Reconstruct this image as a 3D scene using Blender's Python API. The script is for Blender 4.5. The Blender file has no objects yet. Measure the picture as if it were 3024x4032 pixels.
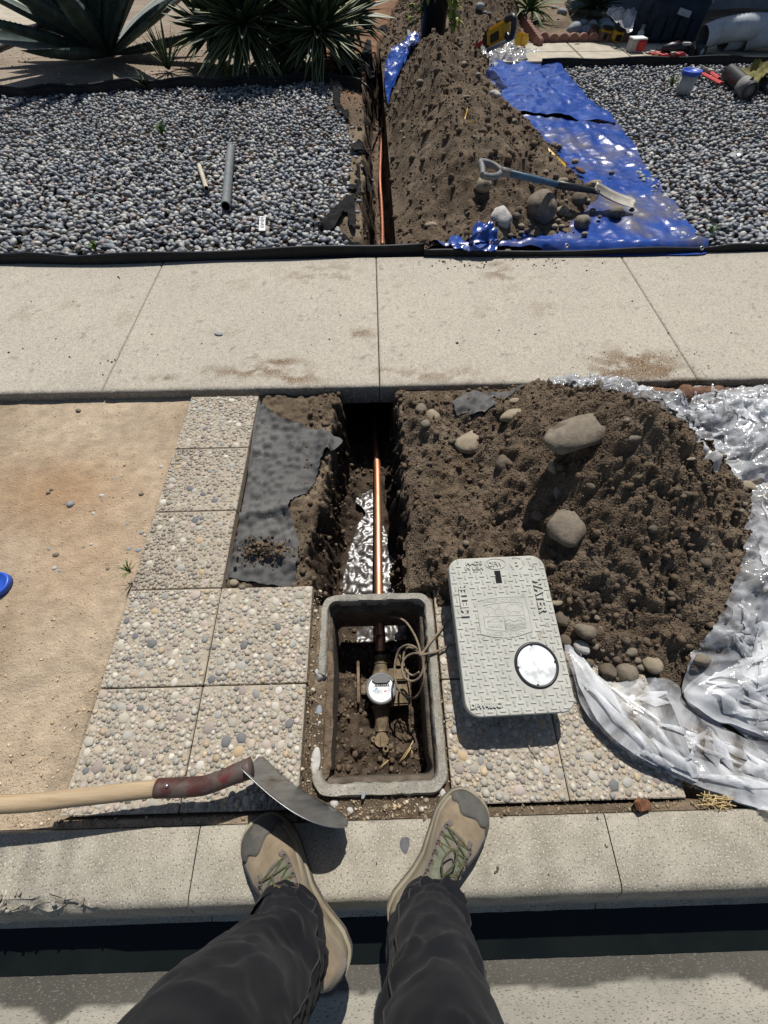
import bpy, bmesh, math, random
import numpy as np
from mathutils import Vector, Matrix, Euler, Quaternion

# ------------------------------------------------------------------ camera, sky, sun, exposure
SC = bpy.context.scene
COL = SC.collection
H = 1.29
PITCH, ROLL, YAW, FPX = 1.02037447, -0.00555191, 0.02044275, 1608.23
IW, IH = 3024.0, 4032.0
_F = Vector((math.sin(YAW)*math.cos(PITCH), math.cos(YAW)*math.cos(PITCH), -math.sin(PITCH)))
_R0 = Vector((math.cos(YAW), -math.sin(YAW), 0)); _U0 = _R0.cross(_F)
_R = _R0*math.cos(ROLL)+_U0*math.sin(ROLL); _U = -_R0*math.sin(ROLL)+_U0*math.cos(ROLL)
cd = bpy.data.cameras.new('camera'); cam = bpy.data.objects.new('camera', cd); COL.objects.link(cam)
m = Matrix((_R, _U, -_F)).transposed().to_4x4(); m.translation = Vector((0, 0, H)); cam.matrix_world = m
cd.sensor_fit = 'VERTICAL'; cd.sensor_height = 36; cd.lens = 36*FPX/IH; cd.clip_start = 0.02; cd.clip_end = 400
SC.camera = cam
SUN_EL, SUN_AZ = math.radians(57), math.radians(9)      # azimuth: from +Y towards +X
w = bpy.data.worlds.new('World'); SC.world = w; w.use_nodes = True
nt = w.node_tree; nt.nodes.clear()
sky = nt.nodes.new('ShaderNodeTexSky'); sky.sky_type = 'NISHITA'; sky.sun_disc = False
sky.sun_elevation = SUN_EL; sky.sun_rotation = SUN_AZ; sky.air_density = 1.0; sky.dust_density = 1.0
bg = nt.nodes.new('ShaderNodeBackground'); bg.inputs[1].default_value = 0.065
wo = nt.nodes.new('ShaderNodeOutputWorld'); nt.links.new(sky.outputs[0], bg.inputs[0]); nt.links.new(bg.outputs[0], wo.inputs[0])
sl = bpy.data.lights.new('sun', 'SUN'); sl.energy = 5.0; sl.angle = math.radians(0.53); sl.color = (1.0, 0.965, 0.91)
so = bpy.data.objects.new('sun', sl); COL.objects.link(so)
sd = Vector((math.sin(SUN_AZ)*math.cos(SUN_EL), math.cos(SUN_AZ)*math.cos(SUN_EL), math.sin(SUN_EL)))
so.rotation_euler = sd.to_track_quat('Z', 'Y').to_euler(); so.location = sd*20
vs = SC.view_settings; vs.view_transform = 'Standard'; vs.look = 'None'; vs.exposure = 0.04; vs.gamma = 1.0
vs.use_curve_mapping = False
SC.cycles.max_bounces = 6; SC.cycles.transparent_max_bounces = 16; SC.cycles.diffuse_bounces = 3
SC.cycles.glossy_bounces = 2; SC.cycles.caustics_reflective = False; SC.cycles.caustics_refractive = False
SC.cycles.sample_clamp_indirect = 4.0

R = random.Random(7)
NR = np.random.RandomState(11)

def G(u, v, z=0.0):
    """the place at height z that the photograph shows at pixel (u, v)"""
    d = _F*FPX + _R*(u-IW/2) - _U*(v-IH/2); t = (z-H)/d.z
    return (d.x*t, d.y*t)
def P(u, v, z=0.0):
    a = G(u, v, z); return Vector((a[0], a[1], z))
def D(u, v, z=0.0):      # the same for points read from the half-size view
    return G(u*1.8228, v*1.8228, z)
def ppm(x, y, z):
    """photo pixels per metre at a place"""
    return FPX/(Vector((x, y, z-H)).dot(_F))

# ------------------------------------------------------------------ noise
_T = NR.rand(8192)
def _h(ix, iy, iz, s):
    return _T[((ix*73856093) ^ (iy*19349663) ^ (iz*83492791) ^ (s*2654435)) & 8191]
def m3(r): return r.to_matrix() if isinstance(r, (Euler, Quaternion)) else r.to_3x3()
def vn(x, y, z=0.0, s=0):
    x = np.asarray(x, float); y = np.asarray(y, float); z = np.asarray(z, float)+0*x
    ix = np.floor(x).astype(np.int64); iy = np.floor(y).astype(np.int64); iz = np.floor(z).astype(np.int64)
    fx, fy, fz = x-ix, y-iy, z-iz
    fx = fx*fx*fx*(fx*(fx*6-15)+10); fy = fy*fy*fy*(fy*(fy*6-15)+10); fz = fz*fz*(3-2*fz)
    def L(a, b, t): return a+(b-a)*t
    r0 = L(L(_h(ix, iy, iz, s), _h(ix+1, iy, iz, s), fx), L(_h(ix, iy+1, iz, s), _h(ix+1, iy+1, iz, s), fx), fy)
    r1 = L(L(_h(ix, iy, iz+1, s), _h(ix+1, iy, iz+1, s), fx), L(_h(ix, iy+1, iz+1, s), _h(ix+1, iy+1, iz+1, s), fx), fy)
    return L(r0, r1, fz)*2-1
def fbm(x, y, sc, o=4, z=0.0, s=0, g=.5):
    r = 0; a = 1; t = 0
    for k in range(o):
        r = r+a*vn(np.asarray(x)*sc+k*17.3, np.asarray(y)*sc+k*9.1, np.asarray(z)*sc+k*5.7, s+k); t += a; a *= g; sc *= 2.03
    return r/t
def ridge(x, y, sc, o=3, s=0, z=0.0):
    r = 0; a = 1; t = 0
    for k in range(o):
        r = r+a*(1-2*np.abs(vn(np.asarray(x)*sc+k*7.7, np.asarray(y)*sc+k*3.1, z, s+k))); t += a; a *= .5; sc *= 2.1
    return r/t
def lumps(x, y, sc, s=0, fill=.8):
    """half-sphere clods sitting in random cells"""
    x = np.asarray(x, float)*sc; y = np.asarray(y, float)*sc
    ix = np.floor(x).astype(np.int64); iy = np.floor(y).astype(np.int64); best = np.zeros_like(x)
    for dx in (-1, 0, 1):
        for dy in (-1, 0, 1):
            a, b = ix+dx, iy+dy
            px = a+_h(a, b, 0*a, s+3); py = b+_h(a, b, 0*a, s+5); r = .25+.55*_h(a, b, 0*a, s+7)**1.5
            on = _h(a, b, 0*a, s+9) < fill
            q = 1-((x-px)**2+(y-py)**2)/(r*r)
            best = np.maximum(best, np.where(on & (q > 0), np.sqrt(np.maximum(q, 0))*r, 0))
    return best
def ss(a, b, x):
    t = np.clip((np.asarray(x, float)-a)/(b-a), 0, 1); return t*t*(3-2*t)
def inpoly(x, y, poly):
    x = np.asarray(x, float); y = np.asarray(y, float); c = np.zeros(x.shape, bool); n = len(poly)
    for i in range(n):
        x1, y1 = poly[i][:2]; x2, y2 = poly[(i+1) % n][:2]
        if y1 == y2: continue
        c ^= ((y1 > y) != (y2 > y)) & (x < (x2-x1)*(y-y1)/(y2-y1)+x1)
    return c
def polydist(x, y, poly):
    """distance to the outline and the nearest point on it"""
    x = np.asarray(x, float); y = np.asarray(y, float); bd = np.full(x.shape, 1e9); bx = x.copy(); by = y.copy(); n = len(poly)
    for i in range(n):
        x1, y1 = poly[i][:2]; x2, y2 = poly[(i+1) % n][:2]; dx, dy = x2-x1, y2-y1
        t = np.clip(((x-x1)*dx+(y-y1)*dy)/(dx*dx+dy*dy+1e-12), 0, 1); qx, qy = x1+t*dx, y1+t*dy
        d = np.hypot(x-qx, y-qy); m_ = d < bd; bd = np.where(m_, d, bd); bx = np.where(m_, qx, bx); by = np.where(m_, qy, by)
    return bd, bx, by
def dens(poly, n=6, amp=0.0, s=0):
    """Catmull-Rom smoothing of an outline, optionally frayed"""
    out = []; k = len(poly)
    for i in range(k):
        p0, p1, p2, p3 = [np.array(poly[(i+j) % k][:2], float) for j in (-1, 0, 1, 2)]
        for a in range(n):
            t = a/n
            q = .5*((2*p1)+(-p0+p2)*t+(2*p0-5*p1+4*p2-p3)*t*t+(-p0+3*p1-3*p2+p3)*t**3)
            out.append((float(q[0]+amp*vn(q[0]*30, q[1]*30, 0, s)), float(q[1]+amp*vn(q[0]*30+9, q[1]*30, 0, s+1))))
    return out
def curve_pts(pts, n=8):
    """Catmull-Rom through 3-D points"""
    p = [np.array(q, float) for q in pts]; p = [2*p[0]-p[1]]+p+[2*p[-1]-p[-2]]; out = []
    for i in range(1, len(p)-2):
        for a in range(n):
            t = a/n; p0, p1, p2, p3 = p[i-1:i+3]
            out.append(.5*((2*p1)+(-p0+p2)*t+(2*p0-5*p1+4*p2-p3)*t*t+(-p0+3*p1-3*p2+p3)*t**3))
    out.append(p[-2]); return out

# ------------------------------------------------------------------ materials
def mat(name, c1, c2=None, sc=12, rough=.85, r2=None, bump=0., bsc=80, metal=0., spec=.3, attr=False, orand=None, c3=None, sc3=2.,
        t3=(.5, .7), vor=0., vsc=60, coat=0., sheen=0., trans=0., det=6, stretch=None, speck=None, coords='Object', bdist=.004, wetattr=False):
    M = bpy.data.materials.new(name); M.use_nodes = True; t = M.node_tree; N = t.nodes; L = t.links; b = N['Principled BSDF']
    tc = N.new('ShaderNodeTexCoord'); vec = tc.outputs[coords]
    if coords == 'Position':
        pass
    if stretch:
        mp = N.new('ShaderNodeMapping'); mp.inputs['Scale'].default_value = stretch; L.new(vec, mp.inputs[0]); vec = mp.outputs[0]
    def noise(s, d=det, ro=.6):
        n = N.new('ShaderNodeTexNoise'); n.inputs['Scale'].default_value = s; n.inputs['Detail'].default_value = d
        n.inputs['Roughness'].default_value = ro; L.new(vec, n.inputs['Vector']); return n
    def ramp(src, a, bb, pos=(.35, .65)):
        r = N.new('ShaderNodeValToRGB'); r.color_ramp.elements[0].position, r.color_ramp.elements[1].position = pos
        r.color_ramp.elements[0].color = (*a, 1); r.color_ramp.elements[1].color = (*bb, 1); L.new(src, r.inputs[0]); return r
    def mix(f, a, c, mode='MIX'):
        x = N.new('ShaderNodeMix'); x.data_type = 'RGBA'; x.blend_type = mode
        for i, q in ((0, f), (6, a), (7, c)):
            if isinstance(q, (int, float)): x.inputs[i].default_value = q
            elif isinstance(q, tuple): x.inputs[i].default_value = (*q, 1)
            else: L.new(q, x.inputs[i])
        return x.outputs[2]
    col = ramp(noise(sc).outputs[0], c1, c2 if c2 else c1).outputs[0]
    if attr:
        a = N.new('ShaderNodeAttribute'); a.attribute_name = 'Col'; col = mix(1.0, a.outputs['Color'], col, 'MULTIPLY')
    if orand:
        oi = N.new('ShaderNodeObjectInfo'); r = N.new('ShaderNodeValToRGB'); r.color_ramp.interpolation = 'CONSTANT'; e = r.color_ramp.elements
        for i, q in enumerate(orand):
            el = e[i] if i < 2 else e.new(i/len(orand))
            el.position = i/len(orand); el.color = (*q, 1)
        L.new(oi.outputs['Random'], r.inputs[0]); col = mix(1.0, r.outputs[0], col, 'MULTIPLY')
    if c3:
        f = ramp(noise(sc3, 8, .62).outputs[0], (0, 0, 0), (1, 1, 1), t3); col = mix(f.outputs[0], col, c3)
    if speck:       # (scale, threshold, colour)
        for (s_, th, cc) in speck:
            n = noise(s_, 1, .5); f = ramp(n.outputs[0], (0, 0, 0), (1, 1, 1), (th, th+.03)); col = mix(f.outputs[0], col, cc)
    L.new(col, b.inputs['Base Color'])
    b.inputs['Roughness'].default_value = rough; b.inputs['Metallic'].default_value = metal; b.inputs['Specular IOR Level'].default_value = spec
    if r2 is not None:
        rr = N.new('ShaderNodeMapRange'); L.new(noise(sc*1.7).outputs[0], rr.inputs[0]); rr.inputs[1].default_value = .35; rr.inputs[2].default_value = .65
        rr.inputs[3].default_value = rough; rr.inputs[4].default_value = r2; L.new(rr.outputs[0], b.inputs['Roughness'])
    if coat: b.inputs['Coat Weight'].default_value = coat; b.inputs['Coat Roughness'].default_value = .15
    if sheen: b.inputs['Sheen Weight'].default_value = sheen
    if trans: b.inputs['Transmission Weight'].default_value = trans
    last = None
    if bump:
        bp = N.new('ShaderNodeBump'); bp.inputs['Strength'].default_value = bump; bp.inputs['Distance'].default_value = bdist
        L.new(noise(bsc, 8, .65).outputs[0], bp.inputs['Height']); last = bp
    if vor:
        v = N.new('ShaderNodeTexVoronoi'); v.inputs['Scale'].default_value = vsc; L.new(vec, v.inputs['Vector'])
        b2 = N.new('ShaderNodeBump'); b2.inputs['Strength'].default_value = vor; b2.inputs['Distance'].default_value = bdist; b2.invert = True
        L.new(v.outputs[0], b2.inputs['Height'])
        if last: L.new(last.outputs[0], b2.inputs['Normal'])
        last = b2
    if last: L.new(last.outputs[0], b.inputs['Normal'])
    M.diffuse_color = (*c1, 1); return M

MT = {}
MT['sidewalk'] = mat('sidewalk_concrete', (.36, .315, .24), (.47, .42, .33), 9, .9, bump=.35, bsc=260, c3=(.25, .20, .14), sc3=3.2, t3=(.60, .80),
                     speck=[(240, .68, (.22, .18, .14)), (150, .70, (.52, .47, .39))], bdist=.002)
MT['kerb'] = mat('kerb_concrete', (.26, .235, .185), (.36, .33, .265), 14, .9, bump=.7, bsc=230, c3=(.18, .16, .12), sc3=4, t3=(.58, .8),
                 speck=[(210, .62, (.15, .135, .115)), (260, .62, (.46, .43, .36))], bdist=.003)
MT['gutter'] = mat('gutter_concrete', (.25, .235, .20), (.35, .33, .285), 6, .88, bump=.5, bsc=200, stretch=(.35, 1.4, 1),
                   speck=[(200, .66, (.16, .15, .13)), (210, .67, (.5, .47, .42))], bdist=.0025)
MT['box'] = mat('meter_box_concrete', (.23, .215, .18), (.34, .315, .265), 30, .92, bump=.8, bsc=180, speck=[(190, .64, (.15, .14, .12)), (250, .66, (.46, .43, .37))], bdist=.003, c3=(.20, .165, .12), sc3=7, t3=(.52, .72))
MT['mortar'] = mat('aggregate_mortar', (.34, .29, .22), (.46, .40, .31), 40, .95, bump=.9, bsc=220, bdist=.004)
MT['stone'] = mat('aggregate_stone', (.75, .75, .75), (1, 1, 1), 90, .7, bump=.3, bsc=260, attr=True, bdist=.001)
MT['beach'] = mat('beach_pebble', (.85, .85, .84), (1.15, 1.15, 1.14), 60, .55, bump=.2, bsc=200, attr=True, spec=.4, bdist=.001)
PEB = [(.13, .14, .165), (.20, .215, .235), (.09, .098, .115), (.27, .285, .30), (.17, .175, .18), (.36, .365, .35), (.24, .24, .22), (.11, .12, .145),
       (.28, .25, .225), (.16, .175, .19), (.43, .42, .39), (.20, .215, .235)]
MT['beach_o'] = mat('beach_pebble_single', (.85, .85, .84), (1.15, 1.15, 1.14), 60, .55, bump=.2, bsc=200, orand=PEB, spec=.4, bdist=.001)
AGG = [(.46, .42, .34), (.55, .50, .41), (.36, .34, .29), (.27, .27, .25), (.48, .40, .31), (.42, .34, .28), (.60, .56, .48), (.37, .35, .28),
       (.48, .36, .22), (.17, .17, .17), (.47, .39, .34), (.40, .39, .35), (.56, .51, .43), (.31, .26, .23), (.50, .46, .39), (.44, .41, .35)]
MT['stone_o'] = mat('aggregate_stone_single', (.75, .75, .75), (1, 1, 1), 90, .7, bump=.3, bsc=260, orand=AGG, bdist=.001)
MT['ground'] = mat('ground_soil', (.78, .78, .78), (1.0, 1.0, 1.0), 22, .97, bump=1.0, bsc=110, attr=True, vor=.25, vsc=210, spec=.12, bdist=.006)
MT['heap'] = mat('heap_soil', (.082, .060, .041), (.172, .128, .088), 16, .97, bump=1.0, bsc=90, vor=.7, vsc=150, spec=.1, bdist=.008, c3=(.22, .175, .125), sc3=2.2, t3=(.5, .72))
MT['clod'] = mat('soil_clod', (.082, .060, .041), (.172, .128, .089), 30, .97, bump=1.0, bsc=160, spec=.1, bdist=.004)
MT['rock'] = mat('cobble', (.15, .125, .095), (.26, .22, .165), 14, .9, bump=.9, bsc=70, c3=(.10, .078, .056), sc3=12, t3=(.46, .62), bdist=.004)
MT['rock_tan'] = mat('cobble_tan', (.24, .195, .135), (.36, .30, .215), 14, .9, bump=.9, bsc=70, c3=(.13, .10, .07), sc3=14, t3=(.48, .64), bdist=.004)
MT['rock_pale'] = mat('cobble_pale', (.38, .36, .33), (.55, .53, .49), 14, .8, bump=.7, bsc=70, c3=(.20, .16, .12), sc3=10, t3=(.55, .7), bdist=.004)
MT['rock_dark'] = mat('cobble_muddy', (.10, .078, .056), (.16, .13, .095), 14, .9, bump=.9, bsc=80, c3=(.25, .20, .15), sc3=14, t3=(.6, .75), bdist=.004)
MT['rock_grey'] = mat('river_rock', (.20, .22, .24), (.33, .35, .36), 14, .8, bump=.5, bsc=60)
MT['fabric'] = mat('landscape_fabric', (.030, .030, .032), (.055, .055, .056), 60, .72, bump=.5, bsc=700, c3=(.15, .145, .135), sc3=3.2, t3=(.36, .70), spec=.2, sheen=.05, bdist=.001)
MT['edging'] = mat('edging_plastic', (.009, .010, .012), (.016, .017, .019), 30, .55, bump=.15, bsc=60, spec=.25, c3=(.05, .042, .034), sc3=14, t3=(.62, .8))
MT['tarp'] = mat('blue_tarp', (.013, .048, .235), (.026, .080, .34), 5, .20, r2=.30, bump=.3, bsc=30, spec=.45, c3=(.16, .125, .085), sc3=2.3, t3=(.60, .76), bdist=.007, vor=.3, vsc=16)
MT['copper'] = mat('copper', (.66, .33, .21), (.50, .22, .13), 60, .50, r2=.6, bump=.1, bsc=120, metal=1.0, stretch=(1, .15, 1))
MT['copper_old'] = mat('copper_dull', (.42, .17, .10), (.30, .12, .075), 30, .5, metal=.6, bump=.2)
MT['brass'] = mat('dirty_brass', (.15, .11, .062), (.25, .19, .115), 35, .75, metal=.15, bump=.9, bsc=90, c3=(.075, .058, .04), sc3=22, t3=(.45, .65), bdist=.004)
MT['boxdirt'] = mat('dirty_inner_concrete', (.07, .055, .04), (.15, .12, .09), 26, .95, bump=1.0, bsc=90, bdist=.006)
MT['cable'] = mat('muddy_cable', (.15, .115, .08), (.24, .19, .135), 60, .8, bump=.4)
MT['black'] = mat('black_plastic', (.012, .012, .013), (.02, .02, .021), 30, .45, spec=.5)
MT['lid'] = mat('polymer_lid', (.39, .385, .34), (.48, .475, .42), 18, .75, bump=.3, bsc=400, c3=(.27, .235, .17), sc3=16, t3=(.60, .72), bdist=.001)
MT['lid_dark'] = mat('polymer_lid_relief', (.36, .355, .32), (.43, .425, .385), 18, .72)
MT['white'] = mat('white_plastic', (.70, .71, .71), (.76, .77, .77), 25, .75, c3=(.52, .53, .52), sc3=22, t3=(.54, .62))
MT['wood'] = mat('ash_handle', (.30, .215, .125), (.43, .33, .21), 10, .7, bump=.5, bsc=90, stretch=(.6, 8, 8), c3=(.20, .145, .09), sc3=5, t3=(.55, .75), bdist=.002)
MT['redpaint'] = mat('worn_red_socket', (.055, .030, .025), (.13, .028, .027), 14, .55, metal=.2, bump=.5, bsc=60, c3=(.10, .075, .065), sc3=18, t3=(.46, .56), bdist=.002)
MT['steel'] = mat('worn_steel', (.30, .30, .30), (.42, .42, .41), 10, .34, r2=.5, metal=.85, bump=.25, bsc=60, stretch=(1, 9, 1), bdist=.0015, c3=(.15, .125, .10), sc3=5, t3=(.58, .74))
MT['steel_dirty'] = mat('dirty_steel', (.24, .22, .19), (.35, .33, .29), 14, .6, metal=.5, bump=.4)
MT['cloth'] = mat('trouser_cloth', (.007, .0075, .010), (.012, .0125, .0155), 9, .92, bump=.35, bsc=900, sheen=.03, c3=(.026, .024, .021), sc3=4, t3=(.55, .85), spec=.15, bdist=.001)
MT['suede'] = mat('boot_suede', (.17, .13, .085), (.25, .195, .13), 25, .92, bump=.5, bsc=260, c3=(.15, .12, .085), sc3=12, t3=(.5, .7), sheen=.2, bdist=.0015)
MT['rubber'] = mat('boot_rubber', (.055, .053, .048), (.10, .095, .082), 16, .75, bump=.4, bsc=120, c3=(.19, .165, .12), sc3=10, t3=(.5, .7))
MT['midsole'] = mat('boot_midsole', (.22, .19, .135), (.31, .275, .20), 18, .85, bump=.4, bsc=120, c3=(.17, .135, .09), sc3=9, t3=(.52, .7))
MT['mesh'] = mat('boot_mesh', (.10, .11, .075), (.16, .165, .12), 60, .9, bump=.7, bsc=700, bdist=.0015)
MT['webbing'] = mat('boot_webbing', (.11, .095, .085), (.16, .14, .12), 60, .9, bump=.5, bsc=500)
MT['lace'] = mat('boot_lace', (.055, .06, .03), (.10, .10, .055), 200, .9, bump=.5, bsc=900, speck=[(260, .70, (.55, .14, .05))])
MT['orange'] = mat('orange_loop', (.85, .16, .07), rough=.7)
MT['yellow'] = mat('yellow_plastic', (.62, .36, .03), (.70, .42, .05), 20, .5)
MT['redplastic'] = mat('red_plastic', (.45, .03, .035), (.55, .05, .05), 20, .5)
MT['blueplastic'] = mat('blue_plastic', (.02, .08, .45), (.03, .10, .52), 20, .4, spec=.5)
MT['bluefibre'] = mat('blue_fibreglass', (.035, .085, .14), (.06, .13, .20), 20, .5, bump=.3, c3=(.12, .10, .08), sc3=12, t3=(.55, .7))
MT['greyplastic'] = mat('grey_plastic', (.12, .125, .13), (.20, .20, .20), 20, .6, bump=.2, c3=(.22, .19, .15), sc3=14, t3=(.5, .7))
MT['pvc'] = mat('pvc_pipe', (.10, .115, .12), (.16, .175, .18), 14, .55, bump=.2, c3=(.20, .19, .17), sc3=9, t3=(.52, .75))
MT['beigepipe'] = mat('beige_pipe', (.42, .37, .28), (.52, .46, .36), 14, .6, bump=.2)
MT['rust'] = mat('rusty_iron', (.14, .07, .04), (.24, .14, .09), 25, .95, bump=1.0, bsc=60, c3=(.08, .045, .03), sc3=14, t3=(.5, .65), bdist=.006)
MT['agave'] = mat('agave_leaf', (.030, .050, .042), (.055, .082, .068), 4, .55, stretch=(4, .6, 1), bump=.1, bsc=30, c3=(.09, .12, .105), sc3=3, t3=(.5, .8))
MT['yucca'] = mat('yucca_leaf', (.026, .046, .022), (.048, .075, .034), 9, .5)
MT['yuccaedge'] = mat('yucca_margin', (.36, .36, .17), (.45, .44, .24), 9, .55)
MT['green'] = mat('weed_green', (.06, .11, .025), (.11, .17, .04), 20, .6)
MT['limegreen'] = mat('yellow_green_leaf', (.16, .20, .03), (.30, .32, .05), 20, .5)
MT['brick'] = mat('scalloped_brick', (.20, .10, .08), (.28, .15, .12), 25, .9, bump=.6, bsc=80)
MT['wall'] = mat('grey_wall', (.17, .19, .21), (.22, .245, .265), 6, .9, bump=.4, bsc=80)
MT['duct'] = mat('flex_duct', (.36, .39, .42), (.45, .48, .51), 20, .5)
MT['terracotta'] = mat('terracotta', (.28, .13, .09), (.36, .18, .12), 20, .85)
MT['gold'] = mat('olive_cloth', (.13, .115, .035), (.19, .17, .06), 20, .95, bump=.4)
MT['drygrass'] = mat('dry_straw', (.42, .30, .14), (.52, .40, .20), 40, .8)
MT['mudwet'] = mat('wet_mud', (.030, .024, .020), (.06, .05, .042), 18, .33, bump=.3, bsc=70, spec=.7, bdist=.003)
MT['ink'] = mat('dial_ink', (.03, .03, .035), rough=.6)
MT['inkblue'] = mat('dial_blue', (.02, .22, .50), rough=.6)
MT['inkred'] = mat('dial_red', (.50, .05, .07), rough=.6)
MT['slot'] = mat('lid_slot', (.01, .01, .01), rough=.9)
MT['greystain'] = mat('grey_patch', (.09, .092, .098), (.13, .13, .135), 60, .9, bump=.4)

def film_mat(name, clear, tint, rough=.12, bs=16, sc=16, milk=.5, bd=.012):
    """thin polythene film: part see-through, part milky, with a glossy skin"""
    M = bpy.data.materials.new(name); M.use_nodes = True; t = M.node_tree; N = t.nodes; L = t.links; N.clear()
    tc = N.new('ShaderNodeTexCoord'); n = N.new('ShaderNodeTexNoise'); n.inputs['Scale'].default_value = sc; n.inputs['Detail'].default_value = 5
    n.inputs['Distortion'].default_value = 1.2; L.new(tc.outputs['Object'], n.inputs[0])
    v = N.new('ShaderNodeTexVoronoi'); v.feature = 'DISTANCE_TO_EDGE'; v.inputs['Scale'].default_value = bs; L.new(n.outputs[1], v.inputs['Vector'])
    mp = N.new('ShaderNodeVectorMath'); mp.operation = 'MULTIPLY_ADD'; L.new(n.outputs[1], mp.inputs[0]); mp.inputs[1].default_value = (.35, .35, .35)
    L.new(tc.outputs['Object'], mp.inputs[2]); L.new(mp.outputs[0], v.inputs['Vector'])
    b = N.new('ShaderNodeBump'); b.inputs['Strength'].default_value = .18; b.inputs['Distance'].default_value = bd*.3; L.new(n.outputs[0], b.inputs['Height'])
    b2 = N.new('ShaderNodeBump'); b2.inputs['Strength'].default_value = .15; b2.inputs['Distance'].default_value = bd*.3; L.new(v.outputs[0], b2.inputs['Height']); L.new(b.outputs[0], b2.inputs['Normal'])
    tr = N.new('ShaderNodeBsdfTransparent'); tr.inputs[0].default_value = (.97, .975, .98, 1)
    di = N.new('ShaderNodeBsdfDiffuse'); di.inputs[0].default_value = (*tint, 1); L.new(b2.outputs[0], di.inputs['Normal'])
    tl = N.new('ShaderNodeBsdfTranslucent'); tl.inputs[0].default_value = (*tint, 1); L.new(b2.outputs[0], tl.inputs['Normal'])
    gl = N.new('ShaderNodeBsdfGlossy'); gl.inputs['Roughness'].default_value = rough; L.new(b2.outputs[0], gl.inputs['Normal'])
    m1 = N.new('ShaderNodeMixShader'); m1.inputs[0].default_value = .3; L.new(di.outputs[0], m1.inputs[1]); L.new(tl.outputs[0], m1.inputs[2])
    n2 = N.new('ShaderNodeTexNoise'); n2.inputs['Scale'].default_value = 5; n2.inputs['Detail'].default_value = 7; n2.inputs['Distortion'].default_value = 3; L.new(tc.outputs['Object'], n2.inputs[0])
    rg = N.new('ShaderNodeMapRange'); L.new(n2.outputs[0], rg.inputs[0]); rg.inputs[1].default_value = .40; rg.inputs[2].default_value = .62
    rg.inputs[3].default_value = max(0, clear-.20); rg.inputs[4].default_value = min(1, clear+.18)
    m2 = N.new('ShaderNodeMixShader'); L.new(rg.outputs[0], m2.inputs[0]); L.new(m1.outputs[0], m2.inputs[1]); L.new(tr.outputs[0], m2.inputs[2])
    lw = N.new('ShaderNodeFresnel'); lw.inputs[0].default_value = 1.48; L.new(b2.outputs[0], lw.inputs['Normal'])
    m3 = N.new('ShaderNodeMixShader'); L.new(lw.outputs[0], m3.inputs[0]); L.new(m2.outputs[0], m3.inputs[1]); L.new(gl.outputs[0], m3.inputs[2])
    o = N.new('ShaderNodeOutputMaterial'); L.new(m3.outputs[0], o.inputs[0]); return M
MT['film'] = film_mat('clear_polythene', .70, (.93, .95, .98), rough=.13)
MT['film2'] = film_mat('milky_polythene', .55, (.95, .97, .99), rough=.12, bs=20, sc=18)

# ------------------------------------------------------------------ objects
def tag(o, label=None, cat=None, group=None, kind=None):
    if label: o['label'] = label
    if cat: o['category'] = cat
    if group: o['group'] = group
    if kind: o['kind'] = kind
    return o
def link(name, me, M=None, parent=None, smooth=True):
    o = bpy.data.objects.new(name, me); COL.objects.link(o)
    if M is not None and not me.materials: me.materials.append(M)
    if parent: o.parent = parent
    return o
def mk(name, V, F, M=None, parent=None, smooth=True, col=None, local=False):
    """mesh from arrays; world coordinates unless local, kept in the parent's frame"""
    me = bpy.data.meshes.new(name); V = np.asarray(V, float)
    if parent is not None and not local:
        inv = np.array(parent_world(parent).inverted()); V = V@inv[:3, :3].T+inv[:3, 3]
    if isinstance(F, np.ndarray):
        k = F.shape[1]; me.vertices.add(len(V)); me.vertices.foreach_set('co', V.astype(np.float32).ravel())
        me.loops.add(F.size); me.loops.foreach_set('vertex_index', F.astype(np.int32).ravel())
        me.polygons.add(len(F)); me.polygons.foreach_set('loop_start', (np.arange(len(F))*k).astype(np.int32))
        me.polygons.foreach_set('loop_total', np.full(len(F), k, np.int32)); me.update(calc_edges=True)
    else:
        me.from_pydata([tuple(v) for v in V], [], F); me.update()
    if smooth: me.polygons.foreach_set('use_smooth', np.ones(len(me.polygons), bool))
    if col is not None:
        ca = me.color_attributes.new('Col', 'FLOAT_COLOR', 'POINT'); c = np.ones((len(V), 4), np.float32); c[:, :3] = col
        ca.data.foreach_set('color', c.ravel())
    return link(name, me, M, parent)
_PW = {}
def parent_world(p):
    m_ = p.matrix_basis.copy(); q = p.parent
    while q: m_ = q.matrix_basis @ m_; q = q.parent
    return m_
def empty(name, loc=(0, 0, 0), rot=None, **k):
    o = bpy.data.objects.new(name, None); COL.objects.link(o); o.empty_display_size = .05
    if rot is not None: o.matrix_basis = Matrix.Translation(Vector(loc)) @ rot.to_4x4()
    else: o.location = loc
    o.matrix_basis = o.matrix_basis
    return tag(o, **k)
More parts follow.
